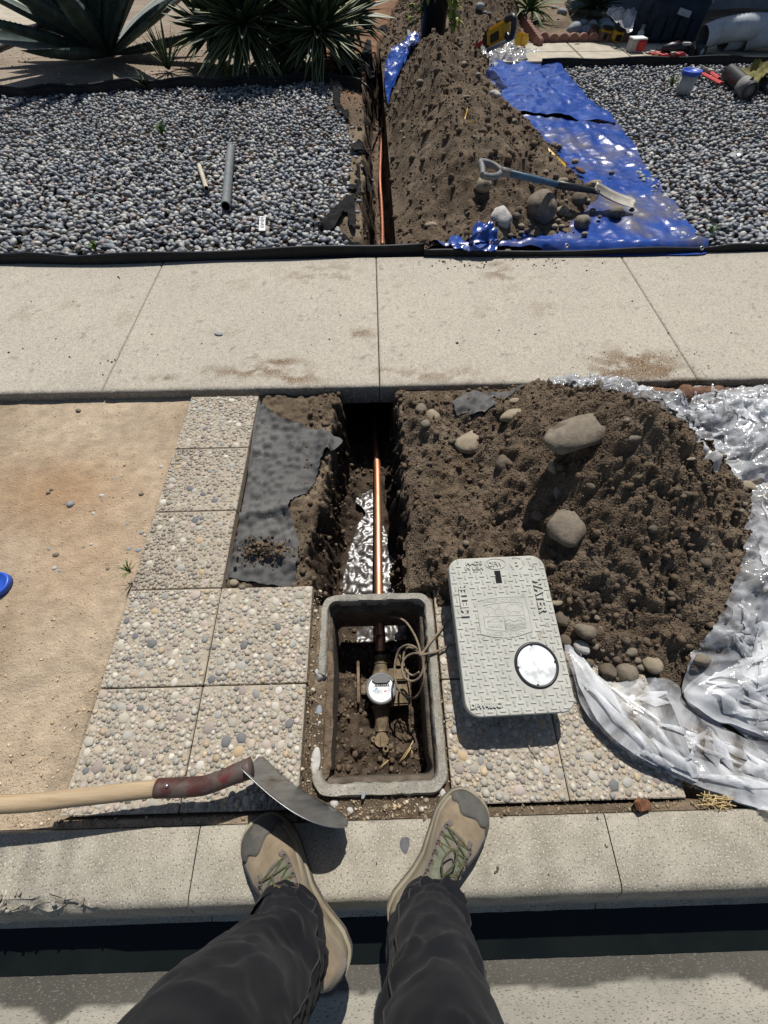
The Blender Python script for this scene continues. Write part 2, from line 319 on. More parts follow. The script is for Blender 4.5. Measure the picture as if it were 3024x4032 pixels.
class B:
    """collects pieces of one mesh"""
    def __init__(s): s.V = []; s.F = []; s.n = 0
    def add(s, V, F):
        V = np.asarray(V, float).reshape(-1, 3); s.V.append(V); s.F += [tuple(int(i)+s.n for i in f) for f in F]; s.n += len(V); return s
    def box(s, c, d, rot=None, bev=0.0):
        x, y, z = [q/2 for q in d]
        if bev > 0:
            bm = bmesh.new(); bmesh.ops.create_cube(bm, size=1)
            for v in bm.verts: v.co = Vector((v.co.x*d[0], v.co.y*d[1], v.co.z*d[2]))
            bmesh.ops.bevel(bm, geom=bm.edges[:], offset=bev, segments=2, affect='EDGES')
            bm.verts.index_update(); V = np.array([v.co[:] for v in bm.verts]); F = [[v.index for v in f.verts] for f in bm.faces]; bm.free()
        else:
            V = np.array([(a*x, b_*y, c_*z) for a in (-1, 1) for b_ in (-1, 1) for c_ in (-1, 1)])
            F = [(0, 1, 3, 2), (4, 6, 7, 5), (0, 4, 5, 1), (2, 3, 7, 6), (0, 2, 6, 4), (1, 5, 7, 3)]
        if rot is not None: V = V@np.array(m3(rot)).T
        return s.add(V+np.array(c), F)
    def tube(s, pts, r, seg=10, cap=True, flat=None):
        p = [Vector(q) for q in pts]; n = len(p); rr = r if hasattr(r, '__len__') else [r]*n
        up = Vector((0, 0, 1)); V = []; prev = None
        for i in range(n):
            t = (p[min(i+1, n-1)]-p[max(i-1, 0)]).normalized()
            if prev is None: a = t.cross(up if abs(t.z) < .95 else Vector((1, 0, 0))).normalized()
            else: a = (prev-t*prev.dot(t)).normalized()
            prev = a; b_ = t.cross(a)
            for k in range(seg):
                an = 2*math.pi*k/seg; q = a*math.cos(an)*rr[i]+b_*math.sin(an)*rr[i]*(flat or 1); V.append(p[i]+q)
        F = [(i*seg+k, i*seg+(k+1) % seg, (i+1)*seg+(k+1) % seg, (i+1)*seg+k) for i in range(n-1) for k in range(seg)]
        if cap: F += [tuple(range(seg))[::-1], tuple((n-1)*seg+k for k in range(seg))]
        return s.add([v[:] for v in V], F)
    def lathe(s, prof, c=(0, 0, 0), seg=24, rot=None, cap=True):
        V = []; n = len(prof)
        for (r, z) in prof:
            for k in range(seg): a = 2*math.pi*k/seg; V.append((r*math.cos(a), r*math.sin(a), z))
        V = np.array(V)
        if rot is not None: V = V@np.array(m3(rot)).T
        F = [(i*seg+k, i*seg+(k+1) % seg, (i+1)*seg+(k+1) % seg, (i+1)*seg+k) for i in range(n-1) for k in range(seg)]
        if cap: F += [tuple(range(seg))[::-1], tuple((n-1)*seg+k for k in range(seg))]
        return s.add(V+np.array(c), F)
    def prism(s, poly, z0, z1, rot=None, c=(0, 0, 0), bev=0.0):
        n = len(poly)
        if bev:
            A = np.array([q[:2] for q in poly]); ce = A.mean(0); d = A-ce; ln = np.linalg.norm(d, axis=1, keepdims=True); In = ce+d*(1-bev/np.maximum(ln, 1e-6))
            V = [(x, y, z0) for x, y in A]+[(x, y, z1-bev) for x, y in A]+[(x, y, z1) for x, y in In]
            F = [tuple(range(n))[::-1], tuple(2*n+i for i in range(n))]
            for l in (0, 1): F += [(l*n+i, l*n+(i+1) % n, (l+1)*n+(i+1) % n, (l+1)*n+i) for i in range(n)]
        else:
            V = [(q[0], q[1], z0) for q in poly]+[(q[0], q[1], z1) for q in poly]
            F = [tuple(range(n))[::-1], tuple(range(n, 2*n))]+[(i, (i+1) % n, n+(i+1) % n, n+i) for i in range(n)]
        V = np.array(V, float)
        if rot is not None: V = V@np.array(m3(rot)).T
        return s.add(V+np.array(c), F)
    def grid(s, A):      # A: rows x cols x 3
        A = np.asarray(A, float); r, c = A.shape[:2]
        return s.add(A.reshape(-1, 3), [(i*c+j, i*c+j+1, (i+1)*c+j+1, (i+1)*c+j) for i in range(r-1) for j in range(c-1)])
    def rocky(s, c, d, seed, rot=None, sub=2, rough=.25):
        V, F = rock_vf(seed, sub, rough); V = V*np.array(d)/2
        if rot is not None: V = V@np.array(m3(rot)).T
        return s.add(V+np.array(c), F)
    def mesh(s, name, M, parent=None, smooth=False, local=False):
        V = np.concatenate(s.V); o = mk(name, V, s.F, M, parent, smooth, local=local); return o
def sharp(o, ang=.6):
    """smooth shading that keeps real edges crisp"""
    me = o.data; bm = bmesh.new(); bm.from_mesh(me); bmesh.ops.recalc_face_normals(bm, faces=bm.faces[:])
    for f in bm.faces: f.smooth = True
    for e in bm.edges:
        if len(e.link_faces) == 2 and e.calc_face_angle(0) > ang: e.smooth = False
    bm.to_mesh(me); bm.free(); return o
_ICO = {}
def ico(sub):
    if sub not in _ICO:
        bm = bmesh.new(); bmesh.ops.create_icosphere(bm, subdivisions=sub, radius=1); bm.verts.index_update()
        _ICO[sub] = (np.array([v.co[:] for v in bm.verts]), np.array([[v.index for v in f.verts] for f in bm.faces])); bm.free()
    return _ICO[sub]
def rock_vf(seed, sub=2, rough=.25, flat=0.):
    V, F = ico(sub); V = V.copy(); n = fbm(V[:, 0]+seed*3.1, V[:, 1]+seed*1.7, 1.1, 3, V[:, 2], s=seed % 50)
    V = V*(1+rough*1.6*n)[:, None]
    rs = np.random.RandomState(seed)
    for k in range(int(rough*16)):       # a few flattened faces
        a = rs.normal(size=3); a /= np.linalg.norm(a); h = .72+.2*rs.rand(); d = V@a; over = d > h
        V[over] -= np.outer(d[over]-h, a)*.8
    return V, [tuple(f) for f in F]
def scatter(name, tpl, pos, scl, rot, cols, M, parent=None):
    """one mesh of many pieces: templates (V,F) x position, 3 scales, rotation matrices, colours"""
    Vs, Fs, Cs = [], [], []; n = 0; pos = np.asarray(pos); ids = np.arange(len(pos)) % len(tpl)
    for t, (tv, tf) in enumerate(tpl):
        k = np.where(ids == t)[0]
        if not len(k): continue
        tf = np.asarray(tf); X = tv[None]*scl[k][:, None, :]; X = np.einsum('nij,nvj->nvi', rot[k], X)+pos[k][:, None, :]
        Vs.append(X.reshape(-1, 3)); Fs.append((tf[None]+(np.arange(len(k))*len(tv))[:, None, None]).reshape(-1, tf.shape[1])+n)
        Cs.append(np.repeat(cols[k], len(tv), 0)); n += len(k)*len(tv)
    return mk(name, np.concatenate(Vs), np.concatenate(Fs), M, parent, True, np.concatenate(Cs))
def rots(yaw, tx, ty):
    cy, sy, cx, sx, cz, sz = np.cos(ty), np.sin(ty), np.cos(tx), np.sin(tx), np.cos(yaw), np.sin(yaw); o = 0*yaw; l = 1+o
    Rz = np.stack([np.stack([cz, -sz, o], -1), np.stack([sz, cz, o], -1), np.stack([o, o, l], -1)], -2)
    Rx = np.stack([np.stack([l, o, o], -1), np.stack([o, cx, -sx], -1), np.stack([o, sx, cx], -1)], -2)
    Ry = np.stack([np.stack([cy, o, sy], -1), np.stack([o, l, o], -1), np.stack([-sy, o, cy], -1)], -2)
    return Rx@Ry@Rz
def sheet(name, poly, res, zf, M, parent=None, col=None):
    """cloth or film cut to an outline, its height from zf(x, y)"""
    A = np.array([q[:2] for q in poly]); x0, y0 = A.min(0)-res; x1, y1 = A.max(0)+res
    xs = np.arange(x0, x1+res, res); ys = np.arange(y0, y1+res, res); X, Y = np.meshgrid(xs, ys); r, c = X.shape
    keep = inpoly(X[:-1, :-1]+res/2, Y[:-1, :-1]+res/2, poly)
    cnt = np.zeros((r, c)); cnt[:-1, :-1] += keep; cnt[1:, :-1] += keep; cnt[:-1, 1:] += keep; cnt[1:, 1:] += keep
    edge = (cnt > 0) & (cnt < 4); d, bx, by = polydist(X[edge], Y[edge], poly); ok = d < res*1.3
    XX, YY = X[edge], Y[edge]; XX[ok] = bx[ok]; YY[ok] = by[ok]; X[edge] = XX; Y[edge] = YY
    ii, jj = np.where(keep); idx = np.arange(r*c).reshape(r, c)
    F = np.stack([idx[ii, jj], idx[ii, jj+1], idx[ii+1, jj+1], idx[ii+1, jj]], 1); used, inv = np.unique(F, return_inverse=True); F = inv.reshape(F.shape)
    xf, yf = X.ravel()[used], Y.ravel()[used]; q = zf(xf, yf)
    if isinstance(q, tuple): xf, yf, z = q
    else: z = q
    return mk(name, np.stack([xf, yf, z], 1), F, M, parent, True)
def copyof(o, parent=None, **k):
    c = o.copy(); COL.objects.link(c); c.parent = parent; tag(c, **k); return c
def text_vf(s, size, ext, align='CENTER', bold=0.0):
    cu = bpy.data.curves.new('t', 'FONT'); cu.body = s; cu.size = size; cu.extrude = ext; cu.align_x = align; cu.align_y = 'CENTER'; cu.resolution_u = 3
    cu.offset = bold
    o = bpy.data.objects.new('t', cu); COL.objects.link(o); dg = bpy.context.evaluated_depsgraph_get(); me = bpy.data.meshes.new_from_object(o.evaluated_get(dg))
    V = np.array([v.co[:] for v in me.vertices]).reshape(-1, 3); F = [tuple(p.vertices) for p in me.polygons]
    bpy.data.objects.remove(o); bpy.data.curves.remove(cu); bpy.data.meshes.remove(me); return V, F
# ------------------------------------------------------------------ terrain heights
KF, KB, SWN, SWF, SWZ, GUT = -.283, -.125, 1.449, 2.563, .015, -.205
BX0, BX1, BY0, BY1 = -.197, .166, -.074, .475
def ip(y, pts):
    return np.interp(y, [p[0] for p in pts], [p[1] for p in pts])
def lipL(y): return ip(y, [(.45, -.27), (.6, -.285), (.75, -.245), (.95, -.23), (1.1, -.20), (1.25, -.185), (1.46, -.18)])
def lipR(y): return ip(y, [(.45, .15), (.6, .12), (.8, .105), (1.1, .10), (1.46, .105)])
def tcen(y): return .055+.13*np.maximum(0, np.asarray(y)-6.3)
def bed_edge(y): return ip(y, [(2.6, -.15), (2.85, -.16), (3.1, -.26), (3.4, -.16), (4, -.15), (4.6, -.18), (5.3, -.27), (6, -.30)])+.03*vn(np.asarray(y)*3, 0*np.asarray(y), 0, 5)
def garden_heap(x, y):
    hc = ip(y, [(2.62, .01), (2.85, .06), (3.1, .20), (3.4, .34), (3.8, .40), (4.5, .46), (5.1, .53), (5.5, .42), (6.0, .20), (6.6, .10), (7.4, .14), (8.2, .45), (10, .4)])
    xc = ip(y, [(2.6, .60), (3.3, .64), (4.2, .62), (5.1, .56), (6, .60), (7, 1.2), (8, 1.5), (10, 1.8)])+.03*vn(np.asarray(y)*2.2, 0*np.asarray(y), 0, 6)
    xl = tcen(y)+.12+.02*vn(np.asarray(y)*6, 0*np.asarray(y), 0, 8); xr = ip(y, [(2.6, 1.15), (2.9, 1.38), (3.3, 1.60), (4, 1.50), (4.6, 1.34), (5.2, 1.18), (6, 1.15), (7, 1.6), (8, 2.0), (10, 2.3)])+.05*vn(np.asarray(y)*3, 0*np.asarray(y)+4, 0, 6)
    t = np.where(x < xc, (x-xl)/(xc-xl), (xr-x)/(xr-xc)); h = hc*np.sign(t)*np.abs(t)**.9
    h = np.where(t > 0, h*(1-.12*np.exp(-((t-1)/.15)**2)), t*.3)
    a = ss(0, .4, t)
    return h+a*(.060*fbm(x, y, 3.0, 4, s=20)+.045*ridge(x, y*.6, 4.5, 3, s=25)+.012*fbm(x, y, 22, 3, s=27))+.022*ss(-.1, .2, t)*lumps(x, y, 15, 31)
def verge_heap(x, y):
    x = np.asarray(x, float); y = np.asarray(y, float)
    u = (x-.76)/.63; v = (y-.82)/.60; r = np.sqrt(u*u*(1+1.1*(u < 0))+v*v*.95)+.10*fbm(x, y, 3, 2, s=41)
    h = .37*np.clip(1-r, -1, 1); h = np.where(h > 0, h*(1+.25*np.clip(1-r, 0, 1)), h*.8)
    # second mound behind, and the trampled shelf beside the trench
    r2 = np.sqrt(((x-.62)/.42)**2+((y-1.08)/.33)**2); h = np.maximum(h, .16*(1-r2))
    r3 = np.maximum(np.abs(x-.36)/.27, np.abs(y-.93)/.50); h = np.maximum(h, .055*ss(1.0, .6, r3)-.03*(r3 > 1))
    r4 = np.sqrt(((x-.33)/.20)**2+((y-.56)/.14)**2); h = np.maximum(h, .075*(1-r4**2))
    on = ss(-.01, .04, h)
    h = h+on*(.050*fbm(x, y, 4.2, 4, s=44)+.014*ridge(x, y, 9, 3, s=46)+.018*fbm(x, y, 17, 3, s=48))
    # a finger-wide crack left by a boot edge
    q = (y-.83)+(x-.78)*.75; al = ss(.83, .88, x)*ss(1.17, 1.10, x)
    h = h-.035*al*np.exp(-(q/.018)**2)
    return h+.006*on*lumps(x, y, 55, 51)*3+on*.030*lumps(x, y, 24, 53, .40)+on*.040*lumps(x, y, 11, 57, .28)*ss(.9, .3, x)+on*.010*np.abs(fbm(x, y, 34, 3, s=58))
def ground_h(x, y, fine=True):
    x = np.asarray(x, float); y = np.asarray(y, float)
    n1 = fbm(x, y, 6, 4, s=60); n2 = fbm(x, y, 30, 3, s=64)
    # verge
    z = -.030+.008*n1+.002*n2
    mud = ss(-.56, -.50, x)*ss(.49, .52, y)*ss(1.5, 1.4, y)               # bare soil between the pavers and the heap
    z = np.where(mud > 0, z+mud*(.012+.016*n1+.006*lumps(x, y, 40, 66)*4), z)
    und = ((x > -.85) & (x < -.52) & (y > .45)) | ((x > -.85) & (x < -.21) & (y < .505)) | ((x > .17) & (x < .83) & (y < .505))
    z = np.where(und & (y < 1.43), -.055, z); z = np.where((y < -.104) & und, -.008+.003*n2, z)
    z = np.where((y < 0.55) & (x > -.28) & (x < .21) & ~und, -.014+.006*n1+.004*n2+.003*lumps(x, y, 70, 67)*3, z)
    # open trench in the verge and its burrow under the slab
    jag = .022*fbm(x, y, 9, 3, s=70)+.012*lumps(x, y, 26, 72)*2
    a = (x-(lipL(y)+jag))/np.maximum(.03, (-.165-lipL(y))); b = ((lipR(y)+.02-jag*1.6)-x)/.07
    dep = ss(0, 1, a)*ss(0, 1, b)*ss(.44, .50, y)
    fl = -.378+.016*n1+.012*n2+.05*ss(1.05, 1.2, y)*ss(1.35, 1.25, y)+.014*lumps(x, y, 30, 74)*2*(np.abs(x+.03) > .05)
    under = y > SWN+.01
    z = np.where(under & (y < SWF-.005), -.09, z); hole = (x > -.18) & (x < .105)
    z = np.where(~under, z*(1-dep)+fl*dep, np.where((y < SWF) & hole, -.52, z))
    # the pit inside the box
    pit = (x > BX0+.030) & (x < BX1-.030) & (y > BY0+.030) & (y < .50)
    pz = -.30+.10*ss(-.02, -.14, x)*ss(.32, .20, y)+.035*n1+.014*n2+.016*fbm(x, y, 40, 3, s=75)+.035*lumps(x, y, 34, 76)+.03*lumps(x, y, 18, 77, .5)+.05*ss(.12, .04, y)
    pz = np.where(y > .40, np.minimum(pz, -.33), pz); z = np.where(pit, pz, z)
    # garden
    g = y > SWF
    zg = -.035+.012*fbm(x, y, 2, 3, s=80)+.004*n2
    zg = np.where((x < bed_edge(y)-.02) & (y > 5.75), .0+.015*fbm(x, y, 1.2, 3, s=82)+.003*n2, zg)
    led = (x > bed_edge(y)-.12) & (x < tcen(y)); zg = np.where(led, zg+.02+.03*n1+.008*lumps(x, y, 22, 84), zg)
    far = (y > 7.25) & (x > 1.7); zg = np.where(far, .03+.02*n1+.01*n2, zg)
    j2 = .03*fbm(x, y, 5, 3, s=86)+.02*ridge(x*3, y*1.2, 3, 3, s=88)
    a2 = (x-(tcen(y)-.14+j2))/.10; b2 = (tcen(y)+.125-.5*j2-x)/.05
    dp = ss(0, 1, a2)*ss(0, 1, b2)
    zg = zg*(1-dp)+(-.47+.03*n1+.01*n2-.12*ss(6.5, 7.5, y))*dp
    z = np.where(g, zg, z)
    return z
def surf(x, y):
    """top of the bare ground or of the heap lying on it"""
    z = ground_h(x, y); x = np.asarray(x, float); y = np.asarray(y, float)
    z = np.where((y > SWF) & (x > tcen(y)+.12), np.maximum(z, garden_heap(x, y)), z)
    z = np.where((y < SWN) & (x > .10), np.maximum(z, verge_heap(x, y)), z)
    z = np.where((y > SWF) & (y < 5.7) & (x > .25) & (x < np.interp(y, [2.6, 3.3, 4.2, 5.7], [1.95, 1.85, 1.75, 1.4])), np.maximum(z, .038), z)
    und = ((y < .505) & (y > KB) & (x > .18) & (x < .80)); z = np.where(und, np.maximum(z, 0), z)
    z = np.where((y > SWN) & (y < SWF), SWZ, z); z = np.where((y > KF) & (y < KB), 0, z)
    return z
def sz(x, y): return float(surf(np.array([x]), np.array([y]))[0])

def axis(segs):
    o = []
    for a, b, s in segs: n = max(1, int(round((b-a)/s))); o += list(np.linspace(a, b, n, endpoint=False))
    o.append(segs[-1][1]); return np.array(o)
xs = axis([(-30, -8, 2), (-8, -3, .15), (-3, -.9, .03), (-.9, -.31, .0075), (-.31, -.13, .0045), (-.13, .01, .0075), (.01, .16, .0045), (.16, .9, .0075), (.9, 1.7, .02), (1.7, 4, .05), (4, 9, .2), (9, 30, 2)])
ys = axis([(KB+.002, 1.45, .0075), (1.45, 1.47, .005), (1.47, 2.54, .06), (2.54, 2.58, .01), (2.58, 5.2, .016), (5.2, 7.6, .03), (7.6, 12, .08), (12, 45, 1.5)])
X, Y = np.meshgrid(xs, ys); Z = ground_h(X.ravel(), Y.ravel()).reshape(X.shape)
r_, c_ = X.shape; idx = np.arange(r_*c_).reshape(r_, c_)
F = np.stack([idx[:-1, :-1], idx[:-1, 1:], idx[1:, 1:], idx[1:, :-1]], -1).reshape(-1, 4)
def lerp3(a, b, t): return np.asarray(a)[None]*(1-t[:, None])+np.asarray(b)[None]*t[:, None]
xf, yf, zf = X.ravel(), Y.ravel(), Z.ravel()
wm_ = ss(-.045, -.10, zf)*ss(-.36, -.30, zf)*(np.abs(xf) < .45)*((yf < 1.44) & (yf > .50) | (yf > 2.6))
XO = xf.copy(); xf = xf+wm_*(.030*fbm(yf, zf, 9, 3, s=301)+.016*fbm(yf, zf*1.6, 26, 3, s=303)+.022*lumps(yf, zf, 16, 305)*np.sign(-xf-.03)*-1); yf = yf+wm_*.012*fbm(xf, zf, 20, 2, s=306)
n = fbm(xf, yf, 3, 5, s=90); n2 = fbm(xf, yf, 14, 4, s=93); n3 = fbm(xf, yf, 60, 3, s=95)
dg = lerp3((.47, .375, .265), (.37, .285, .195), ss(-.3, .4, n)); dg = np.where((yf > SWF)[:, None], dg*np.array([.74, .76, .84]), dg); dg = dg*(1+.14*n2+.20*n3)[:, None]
ru = np.exp(-(((xf+1.25)/.30)**2+((yf-.95)/.16)**2))*.8+np.exp(-(((xf+1.05)/.22)**2+((yf-.65)/.2)**2))*.5
dg = dg*(1-ru[:, None]*.55)+np.array([.38, .20, .085])[None]*ru[:, None]*.55
dk = ss(.15, -.35, fbm(xf, yf, 1.6, 4, s=97))*.5*ss(1.0, .2, yf); dg = dg*(1-dk[:, None]*.6)
soil = lerp3((.125, .094, .064), (.215, .165, .112), ss(-.25, .35, n+.4*n2)); soil = soil*(1+.22*n3)[:, None]
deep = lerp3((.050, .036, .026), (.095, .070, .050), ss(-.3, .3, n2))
red = lerp3((.25, .145, .085), (.17, .10, .06), ss(-.3, .3, n2))
c = dg.copy()
ms = (ss(-.57, -.53, xf)*(yf > .5)+(xf > -.23))*(yf < SWN+.2); ms = np.clip(ms, 0, 1)
c = c*(1-ms[:, None])+soil*ms[:, None]
far = (yf > SWF) & ((xf > bed_edge(yf)-.1)); c[far] = soil[far]
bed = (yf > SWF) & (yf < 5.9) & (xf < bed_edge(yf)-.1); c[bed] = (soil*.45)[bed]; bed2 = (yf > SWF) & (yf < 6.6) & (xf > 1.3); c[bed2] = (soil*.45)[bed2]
rl = (yf > 5.2) & (xf > -.6) & (xf < tcen(yf)); k = ss(5.0, 6.2, yf)*rl; c = c*(1-k[:, None])+red*k[:, None]
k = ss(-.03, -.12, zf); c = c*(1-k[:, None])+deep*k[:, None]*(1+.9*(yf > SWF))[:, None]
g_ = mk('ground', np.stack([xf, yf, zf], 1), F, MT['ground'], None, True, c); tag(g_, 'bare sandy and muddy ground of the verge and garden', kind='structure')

# wet mud shining in the bottom of the trench
pw = dens([(-.165, .50), (.085, .50), (.085, .62), (.075, .74), (.045, .78), (.02, .93), (-.01, .95), (.0, 1.1), (-.05, 1.15), (-.11, 1.08), (-.07, 1.0), (-.10, .93), (-.14, .80), (-.165, .62)], 5, .006, 3)
def wz(x, y): return ground_h(x, y)*0-.350+.006*fbm(x, y, 60, 3, s=7)+.002*lumps(x, y, 48, 8)+.004*fbm(x, y, 15, 2, s=9)
tag(sheet('wet_mud', pw, .006, wz, MT['mudwet']), 'wet shining mud in the trench bottom', kind='structure')
tag(sheet('wet_mud', [(-.10, .36), (.09, .36), (.1, .49), (-.1, .49)], .006, lambda x, y: wz(x, y)+.035, MT['mudwet']), 'wet mud inside the meter box', kind='structure')

# ------------------------------------------------------------------ kerb, gutter, road
def kerbprof(): # y, z from the back, over the nose, down the battered face
    a = [(KB, -.12), (KB, -.004), (KB-.004, 0)]; rr = .028
    for k in range(7):
        t = math.radians(90*(k/6)*.78); a.append((KF+rr-rr*math.sin(t)*1.0, -rr+rr*math.cos(t)))
    a += [(KF-.012, -.05), (KF-.052, GUT+.012), (KF-.075, GUT-.002), (KF-.075, GUT-.06)]
    return a
PR = kerbprof()
kerb = empty('kerb', (0, KB, -.1), kind='structure', label='grey aggregate concrete kerb')
jx = [-7, D(430, 1790)[0]-1.1, D(432, 1790)[0], D(1330, 1860)[0], D(1330, 1860)[0]+1.25, 7]
for i in range(len(jx)-1):
    a, b = jx[i]+.0015, jx[i+1]-.0015; nx = max(8, int((b-a)/.02)); X1 = np.linspace(a, b, nx)
    A = np.zeros((nx, len(PR), 3))
    for j, (py_, pz_) in enumerate(PR):
        A[:, j, 0] = X1; A[:, j, 1] = py_; A[:, j, 2] = pz_
        if 2 <= j <= 10:
            A[:, j, 1] += .0016*fbm(X1, X1*0+j*.3, 24, 3, s=101); A[:, j, 2] += .0008*fbm(X1, X1*0+j, 30, 3, s=102)
            chip = ss(-1.25, -1.16, X1)*ss(-.66, -.74, X1)*(j >= 3)*(j <= 9)
            A[:, j, 2] -= chip*(.010+.016*np.abs(fbm(X1, X1*0+j*.4, 22, 3, s=103))); A[:, j, 1] += chip*(.006+.016*fbm(X1, X1*0+j*.5, 20, 3, s=104))
    bb = B().grid(A)
    for e in (0, nx-1): bb.add(A[e], [tuple(range(len(PR)))])
    sharp(bb.mesh('kerb_stone', MT['kerb'], kerb), .9)
# chipped edge rubble
bb = B()
for k in range(55):
    x = R.uniform(-1.2, -.7); bb.rocky((x, KF+R.uniform(.004, .04), -.010+R.uniform(-.004, .003)), (R.uniform(.006, .022), R.uniform(.006, .016), R.uniform(.006, .012)), k, Euler((R.uniform(0, 6), 0, R.uniform(0, 6))).to_matrix(), 1, .3)
bb.mesh('broken_aggregate', MT['box'], kerb)

GY = axis([(-3.2, -.8, .1), (-.8, KF-.07, .008)]); GX = axis([(-7, -1.3, .3), (-1.3, 1.3, .008), (1.3, 7, .3)])
A = np.zeros((len(GY), len(GX), 3)); A[:, :, 0] = GX[None]; A[:, :, 1] = GY[:, None]
A[:, :, 2] = GUT+.02*ss(-.45, -.9, A[:, :, 1])+.0012*fbm(A[:, :, 0].ravel(), A[:, :, 1].ravel(), 20, 3, s=110).reshape(A.shape[:2])
xx, yy = A[:, :, 0].ravel(), A[:, :, 1].ravel()
ln = -.490+.018*fbm(xx, yy*0, 3.0, 4, s=111)-.020*ss(-.3, -.9, xx)*0+.012*fbm(xx, yy, 16, 4, s=112)-.03*np.exp(-((xx+.83)/.045)**2)-.035*ss(.86, .95, xx)+.01*ss(.3, .7, xx)
wet = ss(-.004, .004, yy-ln)
cg = np.ones((len(xx), 3))*(1-.74*wet[:, None])*np.array([1, .985, .96])[None]*(1+.10*fbm(xx*.4, yy, 8, 4, s=113)+.10*fbm(xx, yy, 90, 2, s=114))[:, None]
MG = mat('gutter_wetted', (.27, .255, .215), (.35, .33, .28), 6, .9, bump=.5, bsc=220, attr=True, stretch=(.5, 1.4, 1), speck=[(240, .62, (.14, .13, .11))], bdist=.0025)
r_, c_ = A.shape[:2]; idx = np.arange(r_*c_).reshape(r_, c_)
F = np.stack([idx[:-1, :-1], idx[:-1, 1:], idx[1:, 1:], idx[1:, :-1]], -1).reshape(-1, 4)
tag(mk('gutter', A.reshape(-1, 3), F, MG, None, True, cg), 'concrete gutter pan with a wet stain along the kerb', kind='structure')
MT['water'] = mat('gutter_water', (.005, .007, .007), (.008, .010, .009), 8, .05, bump=.12, bsc=14, spec=.22)
wp = dens([(-7, -.432), (-1.2, -.438), (-.5, -.43), (.0, -.435), (.4, -.432), (.9, -.436), (7, -.434)]+[(7, KF-.045), (.9, KF-.045), (.0, KF-.045), (-7, KF-.045)], 3)
tag(sheet('gutter_water', [(-7, -.436), (7, -.436), (7, KF-.05), (-7, KF-.05)], .02, lambda x, y: GUT+.004+.0008*fbm(x, y, 30, 2, s=5), MT['water']), 'thin dark water lying against the kerb', kind='structure')
tag(B().box((0, -11.2, GUT-.03), (60, 16, .06)).mesh('road', mat('asphalt', (.045, .045, .047), (.065, .065, .066), 30, .9, bump=.6, bsc=150)), 'asphalt road behind the gutter', kind='structure')
tag(B().box((0, -2.0, GUT-.12), (60, 3.1, .1)).mesh('road_base', MT['gutter']), 'concrete under the gutter', kind='structure')

# ------------------------------------------------------------------ sidewalk slabs
sw = empty('sidewalk', (0, 2, 0), kind='structure', label='sandy concrete sidewalk of wide slabs')
sj = [-30, -9.9, -7.3, -4.9, -2.6, G(400, 1560)[0], G(1488, 1276)[0], G(2590, 1260)[0], 2.72, 4.1, 5.5, 8, 30]
SWM = mat('sidewalk_slab', (.35, .315, .255), (.44, .40, .33), 60, .92, bump=.8, bsc=200, attr=True, speck=[(230, .62, (.20, .17, .13)), (190, .63, (.54, .49, .41))], bdist=.0025)
def swcol(x, y):
    c = np.ones((len(x), 3))*(1+.10*fbm(x, y, 1.6, 4, s=120)+.09*fbm(x, y, 45, 3, s=121)+.05*fbm(x, y, 9, 4, s=119))[:, None]
    st = np.zeros(len(x))
    for (u, v, ru_, rv, a) in ((2500, 1440, .20, .11, .95), (2400, 1480, .12, .05, .8), (2620, 1470, .10, .06, .8), (1020, 1460, .26, .05, .65), (1150, 1490, .14, .05, .6), (1960, 1070, .08, .22, .5),
                              (1420, 1310, .08, .05, .55), (1270, 1075, .20, .10, .45), (1100, 1425, .1, .03, .7), (2150, 1230, .2, .1, .25), (1700, 1480, .25, .06, .4), (2700, 1500, .2, .05, .5), (1550, 1450, .1, .06, .45), (640, 1490, .07, .03, .5), (860, 1310, .05, .03, .3)):
        px_, py_ = G(u, v, SWZ); st = np.maximum(st, a*np.exp(-(((x-px_)/ru_)**2+((y-py_)/rv)**2)))
    pat = ss(-.12, .16, fbm(x, y*1.6, 13, 6, s=122, g=.65)+.42*(st-.42)); st = np.minimum(1, st*1.6)*pat
    st = np.maximum(st, .22*ss(.40, .55, fbm(x, y, 7, 5, s=126)))
    mud = np.array([.42, .31, .22]); c = c*(1-st[:, None])+mud[None]*c*st[:, None]
    dsp = ss(.50, .56, fbm(x, y, 26, 4, s=127))*.35; c *= (1-dsp)[:, None]
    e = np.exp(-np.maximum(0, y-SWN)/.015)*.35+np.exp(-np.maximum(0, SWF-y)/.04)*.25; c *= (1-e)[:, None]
    return c
for i in range(len(sj)-1):
    a, b = sj[i]+.0018, sj[i+1]-.0018; fine = a > -3 and b < 3; s_ = .012 if fine else .1
    xs_ = np.concatenate([[a, a, a+.004], np.linspace(a+.008, b-.008, max(4, int((b-a)/s_))), [b-.004, b, b]])
    ys_ = np.concatenate([[SWN, SWN, SWN+.004], np.linspace(SWN+.012, SWF-.012, 92 if fine else 14), [SWF-.004, SWF, SWF]])
    X, Y = np.meshgrid(xs_, ys_); Z = np.full(X.shape, SWZ)+.0006*fbm(X.ravel(), Y.ravel(), 14, 3, s=130).reshape(X.shape)
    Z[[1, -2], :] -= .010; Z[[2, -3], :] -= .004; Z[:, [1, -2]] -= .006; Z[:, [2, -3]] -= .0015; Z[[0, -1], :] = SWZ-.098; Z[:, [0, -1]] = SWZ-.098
    nb = .003*fbm(X[0], X[0]*0, 25, 3, s=131); Y[:3] += nb[None]
    r_, c_ = X.shape; idx = np.arange(r_*c_).reshape(r_, c_)
    F = np.stack([idx[:-1, :-1], idx[:-1, 1:], idx[1:, 1:], idx[1:, :-1]], -1).reshape(-1, 4)
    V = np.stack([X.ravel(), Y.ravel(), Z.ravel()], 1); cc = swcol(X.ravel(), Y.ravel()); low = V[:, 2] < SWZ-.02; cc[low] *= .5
    mk('concrete_slab', V, F, SWM, sw, True, cc)
